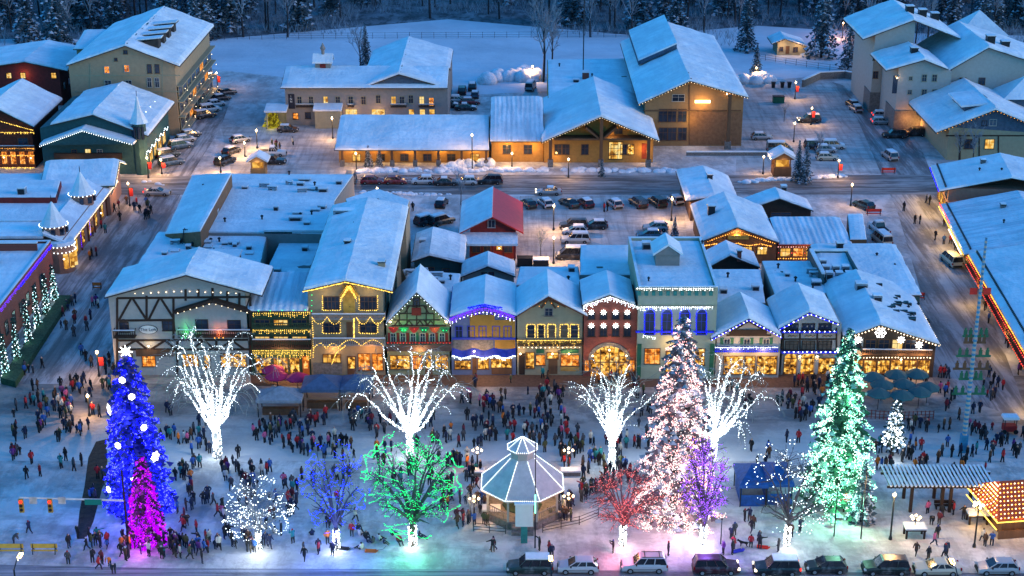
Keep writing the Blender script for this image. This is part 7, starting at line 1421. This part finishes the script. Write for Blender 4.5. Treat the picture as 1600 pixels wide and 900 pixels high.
# pink low hedge wreath and sundry poles
for (x0,y0,y1,l) in ((1303,838,765,'slim dark pole left of the bare shrub basket by the mint spruce'),(1345,842,735,'taller slim dark pole before the snowy fir'),(1126,850,812,'thin pole right of the violet lit tree'),(30,570,548,'short red capped post at the corner below the lit conifers')):
    g=thing('pole',l,'pole',G(x0,y0)); h=V(x0,y1,g.location.y).z; b=MB(); b.tube([(0,0,0),(0,0,h)],[.08,.05],6); b.build('pole_shaft',[METAL],g); b=MB(); b.lathe([(.1,h),(.1,h+.15)],6); b.build('finial',[METAL],g)
g=thing('bird_house','small red bird house on a post under the mint spruce','bird house',G(1318,800)); b=MB(); b.box(-.08,.08,-.08,.08,0,1.4,0); b.build('post',[TIMBER],g); b=MB(); b.box(-.5,.5,-.4,.4,1.4,2.1,0); b.mesh([(-.6,-.45,2.1),(.6,-.45,2.1),(0,-.45,2.7),(-.6,.45,2.1),(.6,.45,2.1),(0,.45,2.7)],[(0,1,2),(5,4,3),(0,2,5,3),(2,1,4,5)],0); b.build('house',[mat('bright_red_cloth',(0,0,0))],g)
# ================================================================ PEOPLE
def pmat(name, mode):
    m,nt,out=nodes(name); p=N(nt,'ShaderNodeBsdfPrincipled'); oi=N(nt,'ShaderNodeObjectInfo'); p.inputs['Roughness'].default_value=.9
    if mode=='coat': nt.links.new(oi.outputs['Color'],p.inputs['Base Color'])
    else:
        st=[(0,(.01,.012,.02)),(.3,(.02,.025,.05)),(.55,(.03,.028,.026)),(.75,(.015,.015,.017)),(.9,(.07,.055,.04))] if mode=='legs' else [(0,(.02,.012,.008)),(.25,(.012,.012,.014)),(.5,(.09,.05,.02)),(.66,(.3,.02,.02)),(.78,(.35,.35,.37)),(.9,(.03,.06,.2))]
        r=ramp(nt,oi.outputs['Random'],st); r.node.color_ramp.interpolation='CONSTANT'; nt.links.new(r,p.inputs['Base Color'])
    nt.links.new(p.outputs[0],out.inputs[0]); return m
PM=[pmat('coat_cloth','coat'),pmat('trouser_cloth','legs'),mat('skin',(.42,.25,.18),.6,.08),pmat('hat_wool','hat'),BLK]
def person_mesh(name, j, sub=1):
    # j: joints dict; skeleton grown into one continuous skin
    order=['pelvis','waist','chest','neck','head','crown','hipl','kneel','anklel','toel','hipr','kneer','ankler','toer','shl','ell','wrl','hal','shr','elr','wrr','har','skl','skr']
    rad_={'pelvis':.175,'waist':.165,'chest':.18,'neck':.085,'head':.115,'crown':.085,'hipl':.12,'hipr':.12,'kneel':.085,'kneer':.085,'anklel':.062,'ankler':.062,'toel':.05,'toer':.05,'shl':.095,'shr':.095,'ell':.072,'elr':.072,'wrl':.055,'wrr':.055,'hal':.045,'har':.045}
    order=[o for o in order if o in j]; idx={o:i for i,o in enumerate(order)}
    ed=[('pelvis','waist'),('waist','chest'),('chest','neck'),('neck','head'),('head','crown'),('pelvis','hipl'),('hipl','kneel'),('kneel','anklel'),('anklel','toel'),('pelvis','hipr'),('hipr','kneer'),('kneer','ankler'),('ankler','toer'),('chest','shl'),('shl','ell'),('ell','wrl'),('wrl','hal'),('chest','shr'),('shr','elr'),('elr','wrr'),('wrr','har')]
    me=bpy.data.meshes.new(name); me.from_pydata([j[o] for o in order],[(idx[a],idx[b_]) for a,b_ in ed],[])
    ob=bpy.data.objects.new(name,me); COL.objects.link(ob); sk=ob.modifiers.new('skin','SKIN'); sk.use_smooth_shade=True
    for i,o in enumerate(order):
        d=me.skin_vertices[0].data[i]; d.radius=(rad_[o],rad_[o]*(.8 if o in('chest','waist','pelvis') else 1)); d.use_root=(o=='pelvis')
    if sub: ob.modifiers.new('sub','SUBSURF').levels=sub
    dg=bpy.context.evaluated_depsgraph_get(); new=bpy.data.meshes.new_from_object(ob.evaluated_get(dg)); bpy.data.objects.remove(ob)
    new.name=name; new.materials.clear()
    for m in PM: new.materials.append(m)
    hip=j['pelvis'][2]; hd=Vector(j['head']); hands=[Vector(j['hal']),Vector(j['har'])]; lg=[[Vector(j[a]) for a in ('hipl','kneel','anklel','toel')],[Vector(j[a]) for a in ('hipr','kneer','ankler','toer')]]; toes=[Vector(j['toel']),Vector(j['toer'])]
    def segd(p,a,b_): 
        d=b_-a; t=max(0,min(1,(p-a).dot(d)/max(1e-6,d.dot(d)))); return (p-a-d*t).length
    for f in new.polygons:
        c=f.center; mi=0
        if (c-hd).length<.16 and c.z>j['neck'][2]+.02: mi=2 if (c.y<hd.y-.045 and c.z<hd.z+.06) else 3
        elif min((c-q).length for q in hands)<.07: mi=4
        elif min((c-q).length for q in toes)<.11: mi=4
        else:
            dl=min(segd(c,l[i],l[i+1]) for l in lg for i in range(3)); db=segd(c,Vector(j['pelvis'])-Vector((0,0,.06)),Vector(j['chest']))
            if dl<db*.78 and c.z<hip-.1 or (hip<.6 and dl<db*.8): mi=1
        f.material_index=mi; f.use_smooth=True
    return new
def stand(**k):
    j=dict(pelvis=(0,0,.93),waist=(0,0,1.13),chest=(0,0,1.36),neck=(0,0,1.5),head=(0,-.02,1.6),crown=(0,-.01,1.68),hipl=(.1,0,.86),kneel=(.12,-.03,.48),anklel=(.12,.02,.09),toel=(.13,-.13,.05),hipr=(-.1,0,.86),kneer=(-.12,-.03,.48),ankler=(-.12,.02,.09),toer=(-.13,-.13,.05),shl=(.2,0,1.38),ell=(.28,.04,1.12),wrl=(.27,-.06,.9),hal=(.26,-.09,.8),shr=(-.2,0,1.38),elr=(-.28,.04,1.12),wrr=(-.27,-.06,.9),har=(-.26,-.09,.8))
    j.update(k); return j
POSES=[('standing',stand()),('holding up a phone',stand(elr=(-.27,-.16,1.2),wrr=(-.16,-.34,1.4),har=(-.12,-.38,1.47),ell=(.27,-.16,1.2),wrl=(.14,-.34,1.38),hal=(.08,-.38,1.45))),
 ('walking',stand(kneel=(.1,-.2,.5),anklel=(.1,-.26,.11),toel=(.1,-.4,.1),kneer=(-.1,.05,.5),ankler=(-.1,.34,.16),toer=(-.1,.26,.06),ell=(.26,.16,1.14),wrl=(.25,.1,.92),hal=(.25,.06,.83),elr=(-.26,-.08,1.13),wrr=(-.24,-.26,.98),har=(-.23,-.33,.93))),
 ('walking briskly',stand(kneer=(-.1,-.22,.52),ankler=(-.1,-.24,.12),toer=(-.1,-.38,.1),kneel=(.1,.06,.49),anklel=(.1,.36,.18),toel=(.1,.28,.06),elr=(-.28,.17,1.15),wrr=(-.27,.08,.95),har=(-.27,.03,.87),ell=(.27,-.08,1.13),wrl=(.22,-.26,1.0),hal=(.2,-.33,.96),head=(0,-.06,1.59),crown=(0,-.06,1.67),neck=(0,-.03,1.5))),
 ('with hands in pockets',stand(ell=(.33,.07,1.14),wrl=(.23,-.03,.97),hal=(.17,-.05,.9),elr=(-.33,.07,1.14),wrr=(-.23,-.03,.97),har=(-.17,-.05,.9))),
 ('pointing with one arm out',stand(elr=(-.42,-.12,1.36),wrr=(-.62,-.24,1.38),har=(-.7,-.28,1.39))),
 ('sitting on the snow',dict(pelvis=(0,0,.2),waist=(0,.03,.4),chest=(0,.02,.64),neck=(0,-.02,.78),head=(0,-.04,.88),crown=(0,-.03,.96),hipl=(.11,-.05,.2),kneel=(.17,-.42,.38),anklel=(.16,-.72,.09),toel=(.16,-.84,.1),hipr=(-.11,-.05,.2),kneer=(-.17,-.42,.36),ankler=(-.16,-.74,.09),toer=(-.16,-.86,.1),shl=(.2,.02,.66),ell=(.28,-.1,.45),wrl=(.2,-.32,.4),hal=(.16,-.38,.42),shr=(-.2,.02,.66),elr=(-.28,-.1,.45),wrr=(-.2,-.32,.4),har=(-.16,-.38,.42))),
 ('bending forward',stand(waist=(0,-.1,1.1),chest=(0,-.3,1.22),neck=(0,-.43,1.27),head=(0,-.52,1.3),crown=(0,-.58,1.34),shl=(.19,-.32,1.23),ell=(.22,-.38,.98),wrl=(.18,-.46,.78),hal=(.15,-.5,.7),shr=(-.19,-.32,1.23),elr=(-.22,-.38,.98),wrr=(-.18,-.46,.78),har=(-.15,-.5,.7)))]
PMESH=[person_mesh('person_body',j,1) for _,j in POSES]
COATS=[('black',(.012,.012,.014),26),('navy',(.012,.02,.05),18),('dark grey',(.05,.052,.06),14),('brown',(.08,.04,.022),8),('red',(.36,.02,.025),9),('maroon',(.13,.015,.025),6),('blue',(.03,.1,.32),6),('teal',(.02,.2,.2),3),('orange',(.55,.14,.02),3),('cream',(.5,.47,.4),5),('pink',(.5,.1,.2),2),('olive',(.07,.075,.03),5),('purple',(.12,.03,.16),2)]
CW=[c for c in COATS for _ in range(c[2])]; CN={c[0]:c for c in COATS}; CN['hi vis yellow']=('hi vis yellow',(.7,.8,.03),0)
LM=[('blue lit conifer',219,792),('magenta lit conifer',231,845),('half timbered house',285,590),('tall white lit tree',340,712),('dark blue canopies',525,645),('magenta umbrellas',445,618),('small white lit round tree',405,858),('blue lit park tree',526,858),('green lit round tree',645,852),('gazebo',816,800),('upright white lit tree',955,727),('blue shop',756,592),('cream house',858,592),('brick shop',952,592),('parapet building',1055,596),('pink lit spruce',1056,806),('red lit tree',973,852),('violet lit tree',1098,850),('blue tents',1195,792),('mint lit spruce',1306,792),('green umbrellas',1405,635),('maypole',1504,706),('pergola',1470,798),('bulb covered stall',1575,830),('white van',1486,412),('brick hall',50,530),('traffic signal mast',201,850),('yellow barricades',45,866),('pink arcade',140,370),('central car park',930,330),('white lit tree behind the green one',640,705),('slim white lit tree',1394,712),('leaning white lit tree',1118,712),('snow roofed cart',1576,676),('inn car park',450,230),('left street corner lamp',155,588)]
pr=random.Random(2024); PEOPLE=[]   # (px,py,coat,pose)
def put(px,py,coat=None,pose=None,child=False):
    PEOPLE.append([px,py,coat or pr.choice(CW)[0],pose if pose is not None else pr.choice((0,0,0,1,2,2,3,4,4,5)),child])
def scatter(n,poly,gmax=4,poses=None):
    xs=[p[0] for p in poly]; ys=[p[1] for p in poly]; k=0
    def ins(x,y):
        r=False; m=len(poly)
        for i in range(m):
            (xa,ya),(xb,yb)=poly[i],poly[i-1]
            if (ya>y)!=(yb>y) and x<(xb-xa)*(y-ya)/(yb-ya)+xa: r=not r
        return r
    tries=0
    while k<n and tries<5000:
        tries+=1; x=pr.uniform(min(xs),max(xs)); y=pr.uniform(min(ys),max(ys))
        if not ins(x,y): continue
        for _ in range(pr.choice((1,2,2,3,4,gmax,gmax+2))):
            if k>=n: break
            qx,qy=x+pr.gauss(0,6),y+pr.gauss(0,3.5)
            if any(abs(q[0]-qx)<5 and abs(q[1]-qy)<3.2 for q in PEOPLE): continue
            put(qx,qy,pose=pr.choice(poses) if poses else None,child=pr.random()<.13); k+=1
# singled out people
for a in ((42,748,'black',0),(46,834,'navy',2),(22,852,'dark grey',7),(107,882,'dark grey',0),(108,856,'black',0),(128,728,'hi vis yellow',0),(116,736,'dark grey',4),(168,852,'red',0),(136,860,'black',2),(155,890,'red',3),(172,885,'orange',7),(145,880,'black',7),(178,896,'navy',7),(122,842,'black',0),(297,776,'black',0),(291,798,'brown',5),(316,880,'black',0),(257,870,'teal',7),(297,874,'olive',3),(282,872,'cream',4),(278,802,'blue',0),
 (770,862,'black',5),(858,866,'red',0),(862,872,'navy',2),(843,860,'black',5),(958,864,'black',1),(1044,868,'black',0),(1130,866,'purple',0),(1146,858,'red',0),(1144,866,'black',0),(1173,856,'red',0),(1187,858,'black',5),(1216,862,'black',0),(1431,868,'brown',2),(1450,875,'black',5),(1478,868,'navy',0),(1464,842,'black',0),(1459,852,'pink',2),(1467,820,'maroon',4),(1449,803,'pink',0),(1455,820,'black',7),(1502,738,'orange',0),(1489,744,'black',0),(1513,744,'pink',0,True),(1539,736,'red',2,True),(1566,722,'red',4),(1546,722,'brown',4),(1476,875-3,'navy',2),(475,870,'dark grey',0),(498,862,'black',0),(498,866,'red',0),(520,868,'black',0),(512,850,'orange',4),(526,860,'navy',0),(476,876,'black',2),(550,838,'red',0),(771,860,'maroon',2),(944,331,'red',2),(949,330,'black',4),(645,330,'black',0),(1412,330,'black',0),(1452,320,'black',4),(1447,318,'navy',0),(1429,350,'black',0),(1437,350,'black',2),(1461,375,'black',0)): put(*a)
for x,y in ((562,838),(572,842),(583,850),(592,846),(600,850),(565,860),(612,838),(623,848),(655,842),(488,838),(430,835),(560,830)): put(x,y,None,6,pr.random()<.4)
scatter(66,[(2,590),(150,600),(160,690),(90,700),(0,690)]); scatter(10,[(0,690),(60,690),(130,700),(120,745),(0,760)]); scatter(16,[(60,560),(150,470),(175,540),(170,575),(20,585)],2); scatter(16,[(160,560),(200,585),(215,610),(150,620)])
scatter(62,[(120,848),(330,838),(470,836),(475,862),(300,868),(150,885)],4); scatter(10,[(180,850),(330,845),(330,862),(180,872)])
scatter(58,[(268,700),(420,690),(440,730),(400,790),(270,800)],4); scatter(16,[(255,640),(320,650),(330,700),(265,700)]); scatter(52,[(410,655),(590,650),(580,685),(405,690)],4); scatter(14,[(430,700),(560,700),(560,750),(440,770)],3); scatter(20,[(455,690),(565,690),(560,730),(460,730)],3)
scatter(18,[(575,705),(720,705),(725,745),(575,760)],3); scatter(95,[(728,620),(880,610),(905,700),(890,715),(725,705)],4); scatter(12,[(735,596),(990,598),(985,612),(735,612)],2); scatter(48,[(840,690),(1000,690),(1000,735),(900,740),(855,710)],4); scatter(14,[(930,735),(1000,735),(1000,765),(940,760)],3)
scatter(12,[(985,605),(1010,605),(1010,680),(985,680)],2); scatter(26,[(1120,610),(1260,605),(1255,720),(1150,735)],3); scatter(30,[(1215,590),(1330,590),(1330,640),(1215,640)],3); scatter(14,[(1390,590),(1500,580),(1500,610),(1460,630)],3); scatter(58,[(1365,660),(1600,640),(1600,740),(1420,735),(1360,700)],3); scatter(22,[(1350,690),(1440,700),(1440,745),(1340,740)],3); scatter(16,[(1450,600),(1600,560),(1600,630),(1470,640)],3)
scatter(12,[(1470,340),(1500,390),(1530,440),(1490,400)],3); scatter(12,[(1500,400),(1545,470),(1590,540),(1570,545)],3); scatter(8,[(1430,470),(1460,540),(1478,560),(1450,560)],2)
scatter(9,[(222,322),(252,318),(256,338),(222,340)],3); scatter(12,[(176,318),(196,325),(140,420),(112,425)],3); scatter(8,[(80,470),(125,480),(100,520),(75,520)],2); scatter(10,[(140,760),(175,740),(170,800),(140,800)],3); scatter(6,[(1440,800),(1560,800),(1550,860),(1450,860)],2); scatter(10,[(745,800),(770,770),(760,820),(740,822)],2); scatter(8,[(870,800),(905,790),(900,815),(870,818)],2); scatter(5,[(400,235),(470,215),(460,250)],2); scatter(4,[(1090,200),(1120,205),(1110,215)],2); scatter(6,[(370,850),(400,835),(470,845),(470,862)],3)
scatter(24,[(575,650),(725,650),(725,700),(575,700)],3); scatter(14,[(690,760),(750,760),(750,830),(690,830)],2); scatter(14,[(1130,800),(1250,800),(1250,850),(1130,850)],2); scatter(16,[(420,760),(560,760),(560,830),(420,830)],3)
scatter(26,[(690,720),(750,715),(745,790),(690,800)],3); scatter(22,[(885,745),(960,750),(900,800),(880,790)],3); scatter(20,[(270,790),(470,760),(470,830),(280,835)],4)
PEOPLE.sort(key=lambda q:-q[1]); NEAR=PEOPLE[:300]; FARP=PEOPLE[300:]
from collections import Counter
def rel(px,py):
    best=min(LM,key=lambda l:math.hypot((l[1]-px),(l[2]-py)*1.6)); dx,dy=px-best[1],py-best[2]
    w='just ' if math.hypot(dx,dy*1.6)<32 else ''
    if abs(dx)>abs(dy)*1.8: s=('left of ' if dx<0 else 'right of ')
    else: s='in front of ' if dy>0 else 'behind '
    return w+s+'the '+best[0], best[0]
labs=[]
for q in NEAR:
    r_,lm=rel(q[0],q[1]); labs.append(['%s in %s coat %s'%('child' if q[4] else 'person',q[2],POSES[q[3]][0]),r_,lm])
cnt=Counter(a+' '+b_ for a,b_,_ in labs)
for i,q in enumerate(NEAR):
    a,r_,lm=labs[i]; lab=a+' '+r_
    if cnt[lab]>1:
        o=min((p for p in PEOPLE if p is not q),key=lambda p:math.hypot(p[0]-q[0],(p[1]-q[1])*1.6)); lab=(a.replace(' coat','')+' by one in '+o[2]+', '+r_)
    labs[i].append(' '.join(lab.split()[:16]))
for i,q in enumerate(NEAR):
    p=G(q[0],q[1]); ob=link('person',PMESH[q[3]],None,p,pr.uniform(0,6.28)); s=(pr.uniform(.96,1.08) if not q[4] else pr.uniform(.62,.76)); ob.scale=(s*1.06,s*1.06,s)
    ob.color=(*CN[q[2]][1],1); tag(ob,labs[i][3],'person','people near the '+labs[i][2])
b=MB()
CM=[mat('crowd_'+n.replace(' ','_'),c,.9,.05) for n,c,_ in COATS]; ci={c[0]:i for i,c in enumerate(COATS)}
for q in FARP:
    p=G(q[0],q[1]); s=.72 if q[4] else pr.uniform(.96,1.08); a=pr.uniform(0,6.28); ca,sa=math.cos(a),math.sin(a); m=ci.get(q[2],0)
    T=lambda x,y,z: (p.x+(x*ca-y*sa)*s,p.y+(x*sa+y*ca)*s,z*s); st=pr.uniform(-.2,.2)
    for sx in (-1,1): b.tube([T(sx*.11,st*sx,.02),T(sx*.11,st*sx*.4,.48),T(sx*.09,0,.9)],[.08*s,.09*s,.12*s],5,len(CM)); b.tube([T(sx*.2,0,1.38),T(sx*.29,.03,1.1),T(sx*.25,-.12,.88)],[.09*s,.075*s,.05*s],5,m)
    b.tube([T(0,0,.72),T(0,0,.95),T(0,0,1.2),T(0,0,1.42),T(0,0,1.5)],[.17*s,.19*s,.18*s,.17*s,.07*s],7,m); b.tube([T(0,-.02,1.47),T(0,-.02,1.54),T(0,-.02,1.63),T(0,-.02,1.72)],[.06*s,.1*s,.105*s,.04*s],6,len(CM)+1 if pr.random()<.35 else len(CM))
if b.f: tag(b.build('crowd',CM+[mat('dark_cloth',(.014,.015,.02)),mat('skin',(0,0,0))],smooth=True),kind='stuff')
# sledges and dog
for i,(px,py,m,l) in enumerate(((1408-50-200,862,BLUEP,'blue plastic sledge pulled by the person in red near the violet lit tree'),(1192,856,mat('bright_red_cloth',(0,0,0)),'red plastic sledge pulled along beyond the dog'),(1153,862,BLUEP,'blue sledge dragged behind the walkers below the violet lit tree'),(580,862,ORANGE,'orange sledge lying in front of the seated children'),(537,858,BLK,'dark sledge lying beside the blue lit park tree'),(930,716,BLUEP,'blue sledge by the crowd at the upright white lit tree'))):
    if i==0: continue
    g=thing('sledge',l,'sledge',G(px,py),pr.uniform(-.5,.5),'plastic sledges'); b=MB(); b.mesh([(-.6,-.25,.02),(.5,-.25,.02),(.75,-.2,.2),(.75,.2,.2),(.5,.25,.02),(-.6,.25,.02),(-.65,-.3,.16),(.55,-.3,.16),(.55,.3,.16),(-.65,.3,.16)],[(0,1,4,5),(1,2,3,4),(0,6,7,1),(5,4,8,9),(0,5,9,6)],0); b.build('shell',[m],g); b=MB(); b.tube([(.75,0,.2),(1.3,0,.35),(1.6,0,.7)],.015,4); b.build('rope',[BLK],g)
def dog(px,py,label,rz):
    j={'pelvis':(-.32,0,.5),'chest':(.2,0,.5)}; V_=[(-.36,0,.52),(-.05,0,.5),(.25,0,.52),(.42,0,.66),(.56,0,.72),(.72,0,.68),(-.4,.09,.42),(-.34,.09,.26),(-.46,.09,.16),(-.42,.09,.03),(-.4,-.09,.42),(-.3,-.09,.26),(-.38,-.09,.16),(-.34,-.09,.03),(.24,.09,.4),(.22,.09,.2),(.3,.09,.03),(.24,-.09,.4),(.26,-.09,.2),(.2,-.09,.03),(-.5,0,.56),(-.68,0,.66),(.5,.07,.82),(.5,-.07,.82)]
    E_=[(0,1),(1,2),(2,3),(3,4),(4,5),(0,6),(6,7),(7,8),(8,9),(0,10),(10,11),(11,12),(12,13),(2,14),(14,15),(15,16),(2,17),(17,18),(18,19),(0,20),(20,21),(4,22),(4,23)]
    R_=[.13,.13,.16,.1,.1,.05,.09,.06,.04,.035,.09,.06,.04,.035,.08,.045,.035,.08,.045,.035,.04,.025,.035,.035]
    me=bpy.data.meshes.new('dog'); me.from_pydata(V_,E_,[]); ob=bpy.data.objects.new('dog',me); COL.objects.link(ob); ob.modifiers.new('s','SKIN'); ob.modifiers.new('u','SUBSURF').levels=1
    for i,r_ in enumerate(R_): d=me.skin_vertices[0].data[i]; d.radius=(r_,r_); d.use_root=(i==0)
    dg=bpy.context.evaluated_depsgraph_get(); nm=bpy.data.meshes.new_from_object(ob.evaluated_get(dg)); bpy.data.objects.remove(ob); nm.materials.clear(); nm.materials.append(mat('dog_fur',(.02,.018,.016),.9,.4,5)); nm.polygons.foreach_set('use_smooth',[True]*len(nm.polygons))
    o=link('dog',nm,None,G(px,py),rz); tag(o,label,'dog')
dog(1161,854,'dark dog standing on the snow between the two people in red',2.9)
